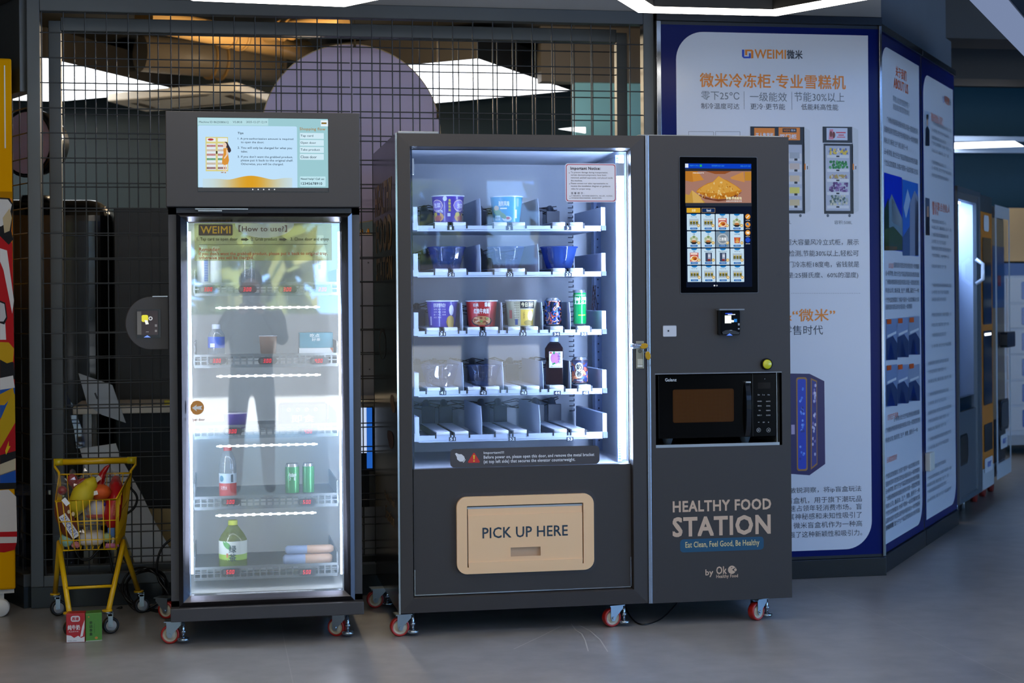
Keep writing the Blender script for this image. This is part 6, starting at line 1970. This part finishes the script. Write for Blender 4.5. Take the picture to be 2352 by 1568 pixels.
film('clear crumpled bag over the tomato at the left rim of the cart', ([(134, 1140), (142, 1146), (152, 1146), (160, 1142)], [(121, 1071), (130, 1090), (144, 1090), (152, 1100)]), 6.70, 1)
film('clear bag peak over the dark red fruit by the handle', ([(152, 1130), (162, 1134), (172, 1132), (182, 1130)], [(160, 1080), (164, 1076), (172, 1080), (176, 1086)]), 6.77, 2)
film('clear bag with a peak behind the banana', ([(166, 1134), (178, 1130), (192, 1120), (206, 1108)], [(188, 1082), (193, 1074), (202, 1082), (211, 1084)]), 6.77, 3)
film('clear crinkled bag around the red bottle top at the right of the cart', ([(240, 1110), (252, 1128), (262, 1140), (276, 1120)], [(240, 1090), (254, 1080), (270, 1082), (282, 1100)]), 6.78, 4)
film('clear crumpled bag pressed against the front wires, right of the chocolate bar', ([(176, 1222), (192, 1224), (212, 1220), (232, 1222)], [(180, 1172), (194, 1166), (214, 1182), (236, 1180)]), 6.655, 5)
film('clear bag sticking up behind the chili', ([(218, 1110), (230, 1110), (244, 1108), (258, 1108)], [(226, 1084), (240, 1074), (252, 1064), (262, 1084)]), 6.92, 6)

# ---------------------------------------------------------------- drink cartons on the floor
mc = atz(152, 1476, 0)
MCW, MCH, MCD = .070, .112, .05
t = thing('milk_carton', 'small red and white milk carton standing on the floor before the cart', 'carton', (mc.x + .035, 6.45, 0))
PC = PL((mc.x, mc.y), (cos(-.03), sin(-.03)))
RED_ = M('b8202a', .35, coat=.2)
g = G(PC).m(RED_); g.slab(0, MCW, 0, MCH, -MCD, 0); g.build('carton', t, bevel=.0025)
g = G(PC).m(M('e4e2e0', .4)); g.poly([(.0015, .002), (MCW - .0015, .002), (MCW - .0015, .022), (.055, .017), (.045, .026), (.03, .018), (.018, .027), (.0015, .03)], .0006)
g.poly([(.052, .02), (.062, .024), (.068, .055), (.069, .085), (.060, .060)], .0007)
g.rr(.018, .052, .080, .102, .008, .0007); g.m(RED_); g.text('燕塘', (.022, .048, .084, .098), .0012, .03); g.m(M('efe9e6', .4)); g.text('纯牛奶', (.006, .052, .048, .068), .0010, .03); g.text('高品质牛奶', (.010, .046, .040, .044), .001); g.m(M('7a7470', .5)); g.text('净含量: 250毫升', (.006, .040, .005, .009), .001)
g.build('label', t)
gc = atz(194, 1474, 0)
t = thing('juice_carton', 'small green carton with black characters, right of the red milk carton', 'carton', (gc.x + .03, 6.48, 0))
PC = PL((gc.x + .004, gc.y + .006), (cos(.16), sin(.16)))
GRN = M('4f8a32', .4, coat=.2)
g = G(PC).m(GRN); g.slab(0, .062, 0, .108, -.06, 0); g.build('carton', t, bevel=.0025)
g = G(PC).m(M('142016', .5))
for k, c in enumerate('幸运食盒'):
    g.text(c, (.014, .026, .066 - .0145 * k, .0775 - .0145 * k), .0008, .01)
vs, fs, x0, x1, y0, y1 = glyphs('GOODS FOR YOU', .01)
k = .036 / (x1 - x0); g.add([PC.p(.034 - (y_ - y0) * k * .9, .032 + (x - x0) * k, .0008) for x, y_ in vs], fs)
g.m(M('c9863c', .5)); g.ell(.040, .012, .006, .005, .0008, 8); g.ell(.012, .094, .003, .003, .0008, 8); g.m(M('b9c4a8', .5)); g.rect(.0, .062, .0005, .003, .0008)
g.build('label', t)


def cable_(label, pts, r=.005, mat=None, smooth=4, closed=False):
    P_ = [Vector(p) for p in pts]; Q = []
    N = len(P_)
    for i in range(N - 1):
        for k in range(smooth):
            t = k / smooth
            p0, p1, p2, p3 = P_[max(i - 1, 0)], P_[i], P_[i + 1], P_[min(i + 2, N - 1)]
            Q.append(.5 * ((2 * p1) + (p2 - p0) * t + (2 * p0 - 5 * p1 + 4 * p2 - p3) * t * t + (3 * p1 - p0 - 3 * p2 + p3) * t ** 3))
    Q.append(P_[-1])
    g = G().m(mat or M('0e0f10', .35)); g.tube(Q, r, 8)
    return tag(g.build('power_cable'), label, 'cable')


cable_('black cable dropping from the fridge side to the floor coil', [W3(395, 1236, 7.02), W3(372, 1258, 7.02), W3(361, 1292, 7.02), W3(364, 1330, 7.02), W3(382, 1356, 7.0), (-.17, 6.98, .02), (-.12, 6.9, .006)])
pts = []
for k in range(40):
    a = 2 * pi * k / 12
    pts.append((-.30 + (.085 + .012 * sin(k * .7)) * cos(a), 7.09 + .03 * sin(a * 2 + k * .1) - .045, .095 + (.082 + .01 * cos(k * .9)) * sin(a)))
cable_('coiled black cable leaning on the plinth between cart and fridge', pts, .0048)
cable_('black cable hanging under the basket and running to the fridge', [W3(172, 1262, 7.10), W3(185, 1283, 7.10), W3(206, 1284, 7.10), W3(228, 1262, 7.1), W3(248, 1262, 7.1), W3(262, 1318, 7.1), W3(284, 1365, 7.1), (-.30, 7.08, .006), (-.22, 7.0, .006), (-.16, 6.93, .006)])
cable_('black cable looping out beside the cart basket', [W3(290, 1180, 7.1), W3(308, 1166, 7.1), W3(315, 1143, 7.1), W3(303, 1124, 7.1), W3(288, 1118, 7.1), W3(275, 1180, 7.14), W3(270, 1280, 7.15), (-.46, 7.15, .006), (-.40, 7.12, .006)])
cable_('second black cable running along the floor behind the cart', [W3(283, 1280, 7.12), W3(302, 1310, 7.12), (-.33, 7.11, .05), (-.27, 7.02, .006), (-.2, 6.97, .006)])
a = atz(1440, 1423, 0); b = atz(1475, 1436, 0); c = atz(1520, 1422, 0)
cable_('thin black cable drooping to the floor under the machine middle', [(a.x, a.y + .1, .08), (a.x + .02, a.y + .03, .01), (b.x, b.y, .004), (c.x, c.y, .004), (c.x + .12, c.y + .15, .05), (c.x + .15, c.y + .2, .08)], .003)

# ---------------------------------------------------------------- yellow cabinet at the left edge
YO = W3(36, 1352, 7.02)
PY_ = PL((YO.x, 7.02), (cos(radians(9)), sin(radians(9))))
P = thing('yellow_cabinet', 'tall yellow cabinet with a bright comic style side, at the edge of the picture', 'cabinet', (YO.x - .35, 7.2, 0))
zt = PY_.uv(20, 134)[1]; zb = PY_.uv(30, 1353)[1]
YC = M('d99a00', .6, spec=.03)
g = G(PY_).m(YC); g.slab(-.75, 0, zb, zt, -.48, 0); g.build('body', P, bevel=.008)
zc = PY_.uv(30, 440)[1]; zd = PY_.uv(30, 455)[1]; ze = PY_.uv(30, 1112)[1]
g = G(PY_).m(M('a87400', .6, spec=.05)); g.rect(-.75, 0, zd, zc, .001); g.m(M('d9d4c4', .4)); g.rect(-.03, -.025, PY_.uv(3, 340)[1], PY_.uv(3, 150)[1], .001); g.build('seam', P)
g = G(PY_)


def cpat(h, pts, w):
    g.m(M(h, .5, spec=.12)); g.ppoly(pts, w)


cpat('b3121a', [(-60, 456), (27, 456), (37, 1110), (-60, 1110)], .0012)
cpat('c96a1a', [(-20, 456), (27, 456), (29, 560), (-20, 500)], .0015)
cpat('15161a', [(-22, 452), (22, 455), (30, 470), (26, 530), (30, 550), (20, 562), (-22, 520)], .0018); cpat('c9cacc', [(-22, 456), (18, 458), (27, 470), (18, 510), (2, 520), (-22, 514)], .0021); cpat('b9a987', [(6, 500), (22, 478), (27, 500), (22, 530), (10, 535)], .0024)
cpat('d6d6d8', [(0, 570), (16, 575), (32, 690), (28, 720), (8, 620), (0, 600)], .0018); cpat('d6d6d8', [(0, 700), (10, 700), (14, 780), (0, 780)], .0018)
cpat('15161a', [(0, 690), (12, 695), (17, 730), (10, 745), (0, 742)], .002); cpat('bdbdc2', [(0, 694), (10, 698), (14, 728), (8, 738), (0, 738)], .0022)
cpat('c29a12', [(-10, 785), (20, 786), (32, 800), (30, 830), (16, 834), (-10, 820)], .0018); cpat('1c1c1f', [(0, 826), (32, 832), (34, 870), (0, 880)], .0016); cpat('cfcfcf', [(0, 868), (30, 862), (34, 890), (0, 895)], .0019)
cpat('1f4f9e', [(0, 892), (34, 884), (34, 950), (0, 960)], .0016); cpat('b98f10', [(0, 905), (30, 890), (33, 905), (10, 930), (0, 930)], .002)
cpat('b8980f', [(0, 965), (28, 900), (34, 905), (35, 970), (0, 1030)], .0022); cpat('a8141c', [(0, 1020), (34, 985), (35, 1050), (0, 1060)], .0017); cpat('d2b21a', [(12, 1035), (20, 1012), (20, 1024), (24, 1024), (14, 1044)], .0026)
cpat('1c1c1f', [(0, 1045), (36, 1035), (36, 1052), (0, 1066)], .0024); cpat('b8ae94', [(0, 1066), (36, 1052), (36, 1080), (0, 1092)], .002); cpat('1c4fa4', [(0, 1090), (36, 1078), (37, 1108), (0, 1110)], .002)
cpat('1a1b1e', [(-60, 1110), (37, 1108), (37.5, 1122), (-60, 1126)], .0026)
cpat('cfccca', [(-40, 1128), (20, 1124), (37, 1140), (39, 1222), (-40, 1222)], .002); cpat('b3141c', [(-40, 1222), (39, 1220), (39, 1232), (-40, 1233)], .0022); cpat('cfccca', [(-40, 1233), (39, 1232), (38, 1246), (20, 1250), (-40, 1248)], .002); cpat('a8141c', [(-40, 1248), (38, 1246), (34, 1262), (10, 1268), (-40, 1266)], .0022)
g.build('printed_side', P)
g = G(PY_).m(M('c9c7bf', .4)); g.slab(-.10, -.005, zb - .018, zb - .002, -.10, -.02); g.slab(-.085, -.045, .03, zb - .018, -.075, -.035); c = g.build('caster', P)
q = PY_.p(-.06, .036, -.04); g = G().m(M('d8d6d0', .4)); g.lathe([(0, -.015), (.034, -.015), (.038, -.008), (.038, .008), (.034, .015), (0, .015)], (q.x, q.y, .038), 26, (0, -1, 0)); g.build('wheel', c)

# ---------------------------------------------------------------- the room behind the mesh
LAV = M('d6c8ea', .55)
t = thing('acoustic_disc', 'large lavender round panel hanging behind the mesh, above the fridge', 'panel', (.643, 7.75, 1.67))
g = G(front(7.75)).m(LAV); g.ell(.643, 2.092, .425, .425, .0, 72); g.m(M('cdb489', .5))
g.pl = front(7.75)
vs = [front(7.75).p(.643 + .425 * cos(2 * pi * k / 72), 2.092 + .425 * sin(2 * pi * k / 72), w) for w in (0, -.025) for k in range(72)]
g.add(vs, [(k, (k + 1) % 72, 72 + (k + 1) % 72, 72 + k) for k in range(72)], True); g.ring(.643, 2.092, .421, .4255, .0008, 72); g.build('disc', t)
for px, py in ((650, 158), (815, 97), (1006, 262)):
    u, v = front(7.73).uv(px, py); g = G().m(M('7b6a4a', .4, .6)); g.tube([(u, 7.735, v - .02), (u, 7.735, v + .02)], .006, 8); g.tube([(u, 7.735, v), (u, 7.735, 3.2)], .0015, 6); g.build('hanger', t)

lampB = LIT('f6faff', 3.5)


def sky_panel(label, pts, z=2.9, h=.2):
    cx = sum(p[0] for p in pts) / len(pts); cy = sum(p[1] for p in pts) / len(pts)
    t = thing('light_panel', label, 'ceiling lamp', (cx, cy, z), 'flat light panels in the back room')
    n = len(pts)
    g = G().m(M('2a2622', .6))
    g.add([(x, y, z + .002) for x, y in pts] + [(x, y, z + h) for x, y in pts], [(k, (k + 1) % n, n + (k + 1) % n, n + k) for k in range(n)] + [tuple(range(n, 2 * n))]); g.build('housing', t)
    g = G().m(lampB); g.add([(x, y, z) for x, y in pts], [tuple(reversed(range(n)))]); g.build('diffuser', t)
    return t


sky_panel('large lit ceiling panel behind the mesh, over the black kiosk', [(-1.077, 11.036), (-.246, 12.616), (-1.226, 13.40), (-2.5, 13.2), (-2.9, 12.0), (-2.3, 11.0)])
sky_panel('large lit ceiling panel behind the mesh, partly hidden by the lavender disc', [(1.732, 10.72), (2.70, 12.27), (1.77, 13.16), (1.0, 12.9), (.75, 11.55)])
t = thing('light_panel', 'small far lit panel just above the vending machine top', 'ceiling lamp', (3.2, 12.6, 2.5), 'flat light panels in the back room')
G().m(lampB).add([atz(1282, 296, 2.45), atz(1345, 306, 2.45), atz(1345, 292, 2.45), atz(1320, 292, 2.45)], [(0, 1, 2, 3)]).build('diffuser', t)
q = atz(1320, 297, 2.45); G().m(M('55585a', .4)).tube([q, (q.x, q.y, 3.2)], .004, 6).build('hanger', t)
WARM = M('b08a52', .5, var=.1)
ac = [atz(246, 233, 2.72), atz(545, 208, 2.72)]; D_ = atz(335, 257, 2.72); ac += [ac[1] + D_ - ac[0], D_]
t = thing('ceiling_cassette', 'cream ceiling air conditioner cassette behind the mesh, above the fridge', 'air conditioner', tuple((ac[0] + ac[2]) / 2))
g = G().m(M('efe4d0', .5)); up = Vector((0, 0, .06)); g.add(ac + [p + up for p in ac], [(3, 2, 1, 0), (4, 5, 6, 7)] + [(k, (k + 1) % 4, 4 + (k + 1) % 4, 4 + k) for k in range(4)]); g.build('panel', t, bevel=.01)
c = (ac[0] + ac[2]) / 2
g = G().m(M('6a5a44', .5))
for k in range(4):
    a = c.lerp(ac[k], .78); b = c.lerp(ac[(k + 1) % 4], .78); a2 = c.lerp(ac[k], .66); b2 = c.lerp(ac[(k + 1) % 4], .66)
    A_, B_ = a.lerp(b, .16), a.lerp(b, .84); A2, B2 = a2.lerp(b2, .16), a2.lerp(b2, .84); dz = Vector((0, 0, -.003))
    g.add([A_ + dz, B_ + dz, B2 + dz, A2 + dz], [(3, 2, 1, 0)])
g.build('outlet', t)
for lab, a, b, r, z in (('long cream duct pipe crossing behind the top of the mesh', (330, 42), (700, 118), .075, 3.0), ('second cream duct pipe meeting the first at a joint', (515, 88), (790, 52), .06, 3.05), ('fat brown duct behind the mesh, over the cassette', (322, 122), (640, 150), .13, 3.05)):
    A_ = atz(*a, z); B_ = atz(*b, z); d = B_ - A_
    t = thing('duct_pipe', lab, 'duct', tuple((A_ + B_) / 2))
    g = G().m(WARM if r < .1 else M('7d705e', .5)); g.tube([A_, B_], r, 20); g.build('pipe', t)
    for f in (.48, .56):
        g = G().m(M('a07c46', .5)); g.tube([A_ + d * f, A_ + d * (f + .015)], r * 1.14, 20); g.build('collar', t)

BG = M('101316', .22, coat=.3)
t = thing('black_kiosk', 'rounded glossy black kiosk behind the mesh, beside the plain grey cabinet', 'kiosk', (-1.0, 8.6, 0))
fk = front(8.3); a = fk.uv(100, 500)[0]; b = fk.uv(256, 500)[0]; zt = fk.uv(180, 456)[1]
G().m(BG).box(a - .5, b, 8.3, 9.0, .1, zt).build('body', t, bevel=.11, seg=6)
G().m(M('0b0c0e', .5)).box(a - .45, b - .05, 8.35, 8.95, 0, .12).build('base', t)
fk2 = front(8.25)
a2, b2, zt2 = fk2.uv(263, 700)[0], fk2.uv(700, 700)[0], fk2.uv(300, 478)[1]
t = thing('grey_cabinet', 'plain dark grey cabinet behind the mesh and the white table', 'cabinet', ((a2 + b2) / 2, 8.5, 0))
G().m(M('2f353a', .5)).box(a2, b2, 8.25, 8.9, .1, zt2).build('body', t, bevel=.004); G().m(M('17191b', .5)).box(a2 + .02, b2, 8.3, 8.85, 0, .1).build('plinth', t)
t = thing('face_terminal', 'round lavender faced terminal with a black shell, behind the post by the yellow cabinet', 'terminal', (-1.2, 8.3, 1.0))
c = W3(62, 328, 8.2); ax = Vector((.55, .8, 0)).normalized(); R = .165
g = G().m(M('0c0d0f', .25, coat=.3)); g.lathe([(0, .16), (R * .8, .15), (R, .06), (R * 1.02, .0), (R * .92, -.012), (R * .90, 0)], c, 40, ax); g.build('shell', t)
g = G().m(LAV); g.lathe([(R * .92, -.004), (0, -.004)], c, 40, ax, False); g.build('face', t)
g = G().m(M('0c0d0f', .4)); q = c + ax * .06; g.tube([q - Vector((0, 0, R)), Vector((q.x, q.y, zt - .02))], .022, 12); g.tube([(q.x, q.y, zt - .02), (q.x, q.y, zt + .01)], .07, 20); g.build('stand', t)
# table, boards, clear chair
TW = M('e2dfd6', .5)
ft = front(7.75); ta = ft.uv(168, 945)[0]; tb = ft.uv(880, 930)[0]; tz = ft.uv(300, 931)[1]
t = thing('white_table', 'white topped table behind the mesh, running behind the fridge', 'table', ((ta + tb) / 2, 8.0, 0))
G().m(TW).box(ta, tb, 7.72, 8.22, tz - .035, tz).build('tabletop', t, bevel=.004)
for x in (ta + .06, tb - .06):
    for y in (7.80, 8.14):
        G().m(M('9a9a98', .4, .5)).box(x - .02, x + .02, y - .02, y + .02, 0, tz - .035).build('leg', t)
t = thing('note_pad', 'small yellow note block on the white table, beside the fridge', 'note pad', tuple(W3(384, 915, 7.9)))
a = W3(383, 918, 7.74); G().m(M('d8cc3a', .5)).box(a.x - .012, a.x + .02, 7.75, 7.79, tz, tz + .02).build('pad', t)


def board(name, label, cat, pts, y, mat, th=.012):
    t = thing(name, label, cat, tuple(W3(*pts[0], y)))
    pl = front(y); g = G(pl).m(mat); g.prism([pl.uv(*p) for p in pts], -th, 0); g.build('sheet', t)
    return t


t = board('white_board', 'tilted pale board crossing the edge of the white table', 'board', [(180, 857), (258, 884), (289, 971), (233, 952), (201, 930)], 7.70, M('b4bfcc', .4))
g = G(front(7.70)).m(M('3a4048', .5)); g.line(front(7.7).uv(218, 902), front(7.7).uv(224, 916), .008, .001); g.build('slot', t)
board('white_board', 'tall slanted white board standing behind the cart', 'board', [(183, 1030), (266, 1018), (277, 1050), (326, 1136), (358, 1203), (396, 1268), (396, 1350), (330, 1352), (290, 1235), (196, 1075)], 7.62, M('dfe6ee', .5))
board('beige_board', 'beige panel standing behind the slanted white board', 'board', [(262, 1168), (420, 1168), (420, 1330), (262, 1330)], 7.9, M('cbb98a', .5))
t = thing('clear_chair', 'clear acrylic chair behind the mesh, at the end of the white table', 'chair', tuple(W3(175, 1050, 7.66)))
AC_ = CLEAR('b4c8e8', .22, .02, .10, 'cfdcf2')
pl = front(7.64)
g = G(pl).m(AC_); g.prism([pl.uv(*p) for p in ((141, 894), (148, 897), (160, 918), (168, 931), (158, 936), (146, 912))], -.02, 0); g.prism([pl.uv(*p) for p in ((161, 953), (176, 954), (188, 985), (196, 1026), (176, 1030), (170, 985))], -.02, 0); g.build('backrest', t)
s0 = pl.uv(196, 1040)
g = G().m(AC_); g.box(ta - .27, ta - .01, 7.67, 7.98, .43, .45); g.build('seat', t)
for x in (ta - .25, ta - .03):
    for y in (7.69, 7.96):
        G().m(AC_).tube([(x, y, 0), (x, y, .43)], .014, 8).build('leg', t)
# seen through the gap between fridge and vending machine
t = thing('pale_cabinet', 'pale blue grey cabinet seen in the gap between fridge and vending machine', 'cabinet', (.64, 8.4, 0))
a = W3(800, 536, 8.15); b = W3(940, 914, 8.15)
G().m(M('b4c0d2', .5)).box(a.x, b.x, 8.25, 8.6, 0, a.z).build('body', t, bevel=.003)
g = G(front(8.25)).m(M('1b2238', .4)); g.pell(846, 603, 1.6, 1.8, .0008, 10); g.pell(849, 848, 1.6, 1.8, .0008, 10); g.build('lock', t)
for k, px in enumerate((831, 846)):
    t = thing('gold_ornament', ['left of two small gold cones on the pale cabinet top', 'right of two small gold cones on the pale cabinet top'][k], 'ornament', tuple(W3(px, 534, 8.35)), 'gold cones on the pale cabinet')
    c = W3(px, 533, 8.35); g = G().m(M('c08a2a', .25, .8)); g.lathe([(.016, 0), (.016, .004), (.008, .010), (.008, .022), (.003, .034), (0, .036)], (c.x, c.y, a.z), 18); g.build('cone', t)
t = thing('lit_display', 'blue and white lit display standing low in the gap beside the fridge', 'display', tuple(W3(845, 1080, 7.66)))
fd = front(7.66); g = G(fd).m(M('1a2230', .4)); bx = fd.box(815, 934, 858, 1082); g.slab(bx[0], bx[1], bx[2], bx[3], -.04, 0); g.m(LIT('cfe0ff', .9)); g.prect(817, 936, 842, 1040, .001); g.m(LIT('2a6fd8', .7)); g.prect(842, 936, 855, 1075, .001); g.build('screen', t)
g = G(fd).m(M('20242a', .4)); u = fd.uv(838, 1000)[0]; g.slab(u - .02, u + .02, 0, bx[2], -.03, -.01); g.slab(u - .08, u + .08, 0, .015, -.08, .04); g.build('stand', t)
board('white_board', 'white panel low in the gap between fridge and vending machine', 'board', [(800, 1166), (861, 1164), (861, 1330), (800, 1332)], 7.56, M('dbe2ec', .4))
board('beige_board', 'beige board behind the white panel in the gap beside the fridge', 'board', [(780, 1085), (900, 1085), (900, 1345), (780, 1345)], 7.85, M('cdbd98', .5))
# teal wall beyond the mesh, lamplight painted in as a paler tone, and the dark soffit it meets
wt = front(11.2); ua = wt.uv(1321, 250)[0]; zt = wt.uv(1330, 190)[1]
struct(G().m(M('8ccad6', .5)).box(ua, ua + 1.3, 11.2, 11.3, 0, zt).build('wall_teal_lit'))
struct(G().m(M('6b655c', .6)).box(ua - .25, ua + 1.3, 11.15, 11.3, zt, 3.2).build('wall_beam'))
wl = bpy.data.lights.new('warm_lamp', 'POINT'); wl.energy = 110; wl.color = (1.0, .78, .5); wl.shadow_soft_size = .12
wo = bpy.data.objects.new('warm_lamp', wl); COL.objects.link(wo); wo.location = (.55, 9.6, 2.55)
# ---------------------------------------------------------------- behind the camera (seen mirrored in the glass)
# the open shop front, its columns, the trees across the lane and the photographer
for k, x in enumerate((-4.2, -.9, 3.4, 7.2)):
    tag(G().m(M('a89478', .6, var=.08)).box(x - .16, x + .16, -9.1, -8.8, 0, 3.2).build('column', bevel=.01), 'beige column of the open shop front, number %s from the left' % ['one', 'two', 'three', 'four'][k], 'column', 'shop front columns')
struct(G().m(M('343436', .6)).box(4.3, 7.9, -9.05, -8.95, 0, 2.9).build('wall_reflection_block'))  # unseen wall added to block the bright lane's reflection in the machine glass
struct(G().m(M('b39a70', .6)).box(-7, 13, -9.2, -8.9, 2.9, 3.4).build('wall_fascia'))
rnd = random.Random(21)


def tree(x, y, h, r, col, lab):
    t = thing('tree', lab, 'tree', (x, y, 0), 'trees across the lane')
    g = G().m(M('4a3b2c', .8)); g.tube([(x, y, 0), (x + .1, y, h * .35), (x, y + .1, h * .6)], [.22, .16, .08], 8); g.build('trunk', t)
    g = G()
    pal = [M(c, .7) for c in col]
    for k in range(620):
        a = rnd.uniform(0, 2 * pi); zz = rnd.uniform(-1, 1); q = r * rnd.uniform(.4, 1) * (1 - .5 * max(0, zz) ** 2)
        c = Vector((x + q * cos(a), y + q * sin(a), h * .60 + zz * h * .40))
        s = rnd.uniform(.35, .75); u = Vector((rnd.uniform(-1, 1), rnd.uniform(-1, 1), rnd.uniform(-1, 1))).normalized(); v = u.orthogonal().normalized()
        g.m(rnd.choice(pal)); g.add([c - u * s, c + v * s * .5, c + u * s, c - v * s * .5], [(0, 1, 2, 3)])
    g.build('crown', t)


for k in range(11):
    x = -25 + 5.2 * k + rnd.uniform(-.3, .3)
    tree(x, -37.5 + rnd.uniform(-.5, .5), rnd.uniform(9, 12), 1.85, [['8f9a4c', 'a0a85a', '7d8a48'], ['b3b068', '9a9e50', 'c0b878'], ['7f8c50', '929c5c', 'a8a868']][k % 3], 'leafy street tree across the sunny lane, number %d along the row' % (k + 1))
struct(G().m(M('55534f', .8, var=.1, vscale=.5)).box(-40, 40, -34.2, -33.8, 0, 2.3).build('wall_lane'))

# photographer: one continuous figure
def figure(x, y):
    t = thing('person', 'person in dark clothes standing and holding a camera to the face', 'person', (x, y, 0))
    J = {'pel': (0, 0, .92), 'wai': (0, .0, 1.08), 'che': (0, .0, 1.28), 'nek': (0, 0.01, 1.46), 'hd0': (0, .03, 1.54), 'hd1': (0, .04, 1.66),
         'sl': (-.19, 0, 1.40), 'sr': (.19, 0, 1.40), 'el': (-.25, .14, 1.20), 'er': (.25, .14, 1.20), 'wl': (-.08, .25, 1.46), 'wr': (.09, .25, 1.46),
         'hl': (-.10, 0, .88), 'hr': (.10, 0, .88), 'kl': (-.12, .02, .49), 'kr': (.12, .02, .49), 'al': (-.13, -.01, .09), 'ar': (.13, -.01, .09), 'tl': (-.14, .15, .04), 'tr': (.14, .15, .04)}
    E_ = [('pel', 'wai'), ('wai', 'che'), ('che', 'nek'), ('nek', 'hd0'), ('hd0', 'hd1'), ('che', 'sl'), ('che', 'sr'), ('sl', 'el'), ('sr', 'er'), ('el', 'wl'), ('er', 'wr'), ('pel', 'hl'), ('pel', 'hr'), ('hl', 'kl'), ('hr', 'kr'), ('kl', 'al'), ('kr', 'ar'), ('al', 'tl'), ('ar', 'tr')]
    Rr = {'pel': (.17, .12), 'wai': (.16, .11), 'che': (.18, .12), 'nek': .06, 'hd0': (.075, .09), 'hd1': (.085, .10), 'sl': .075, 'sr': .075, 'el': .05, 'er': .05, 'wl': .034, 'wr': .034, 'hl': .10, 'hr': .10, 'kl': .07, 'kr': .07, 'al': .05, 'ar': .05, 'tl': .04, 'tr': .04}
    names = list(J)
    me = bpy.data.meshes.new('body')
    me.from_pydata([Vector(J[n]) + Vector((x, y, 0)) for n in names], [(names.index(a), names.index(b)) for a, b in E_], [])
    o = bpy.data.objects.new('body', me); COL.objects.link(o); adopt(o, t)
    o.modifiers.new('skin', 'SKIN'); sb = o.modifiers.new('smooth', 'SUBSURF'); sb.levels = 2; sb.render_levels = 2
    bpy.context.view_layer.update()
    sv = me.skin_vertices[0].data
    for n, d in zip(names, sv):
        q = Rr[n]; d.radius = q if isinstance(q, tuple) else (q, q)
    sv[0].use_root = True
    m_ = bpy.data.materials.new('clothes'); m_.use_nodes = True; nt = m_.node_tree; bs = nt.nodes['Principled BSDF']
    tc = nt.nodes.new('ShaderNodeTexCoord'); sp = nt.nodes.new('ShaderNodeSeparateXYZ'); nt.links.new(tc.outputs['Object'], sp.inputs[0])
    cr = nt.nodes.new('ShaderNodeValToRGB'); cr.color_ramp.interpolation = 'CONSTANT'
    mr = nt.nodes.new('ShaderNodeMapRange'); mr.inputs['From Max'].default_value = 1.8; nt.links.new(sp.outputs['Z'], mr.inputs['Value']); nt.links.new(mr.outputs['Result'], cr.inputs['Fac'])
    for p_, c_ in ((0.0, '1a1a1c'), (.06, '1c2236'), (.54, '3a3532'), (.815, 'b98a6e')):
        el = cr.color_ramp.elements[0] if p_ == 0 else cr.color_ramp.elements.new(p_)
        el.color = rgb(c_)
    nt.links.new(cr.outputs['Color'], bs.inputs['Base Color']); bs.inputs['Roughness'].default_value = .8
    me.materials.append(m_)
    g = G().m(M('17120f', .7)); g.ball((x, y - .012, 1.695), (.094, .098, .105), 20, 12); g.build('hair', t)
    SK = M('b98a6e', .6)
    g = G().m(SK)
    g.ball((x, y + .045, 1.625), (.078, .085, .10), 20, 12); g.ball((x, y + .132, 1.615), (.014, .018, .022), 10, 8); g.ball((x - .084, y + .02, 1.62), (.012, .02, .032), 10, 8); g.ball((x + .084, y + .02, 1.62), (.012, .02, .032), 10, 8)
    g.m(M('8a4f48', .5)); g.ball((x, y + .122, 1.572), (.024, .008, .007), 10, 6)
    for s in (-1, 1):
        g.m(M('e8e4de', .3)); g.ball((x + s * .031, y + .118, 1.642), (.013, .008, .007), 10, 6); g.m(M('20150f', .3)); g.ball((x + s * .031, y + .125, 1.642), (.006, .004, .006), 8, 6)
    g.build('face', t)
    for s in (-1, 1):
        for k in range(5):
            g = G().m(M('b98a6e', .6)); bx_ = x + s * (.085 + .0); q = Vector((bx_, y + .27, 1.50 - .022 * k)) if k < 4 else Vector((bx_ - s * .03, y + .24, 1.45))
            g.tube([Vector((x + s * .085, y + .25, 1.47)), q, q + Vector((-s * .03, .03, .004))], [.016, .010, .008], 8); g.build('finger', t)
    CAMB = thing('photo_camera', 'black camera held up by the person', 'camera', (x, y + .28, 1.5))
    g = G().m(M('101012', .4)); g.box(x - .07, x + .07, y + .20, y + .25, 1.50, 1.60); g.build('body', CAMB, bevel=.01); g = G().m(M('0c0c0e', .3)); g.tube([(x, y + .25, 1.55), (x, y + .36, 1.55)], .038, 24); g.build('lens', CAMB)


figure(.28, -.62)
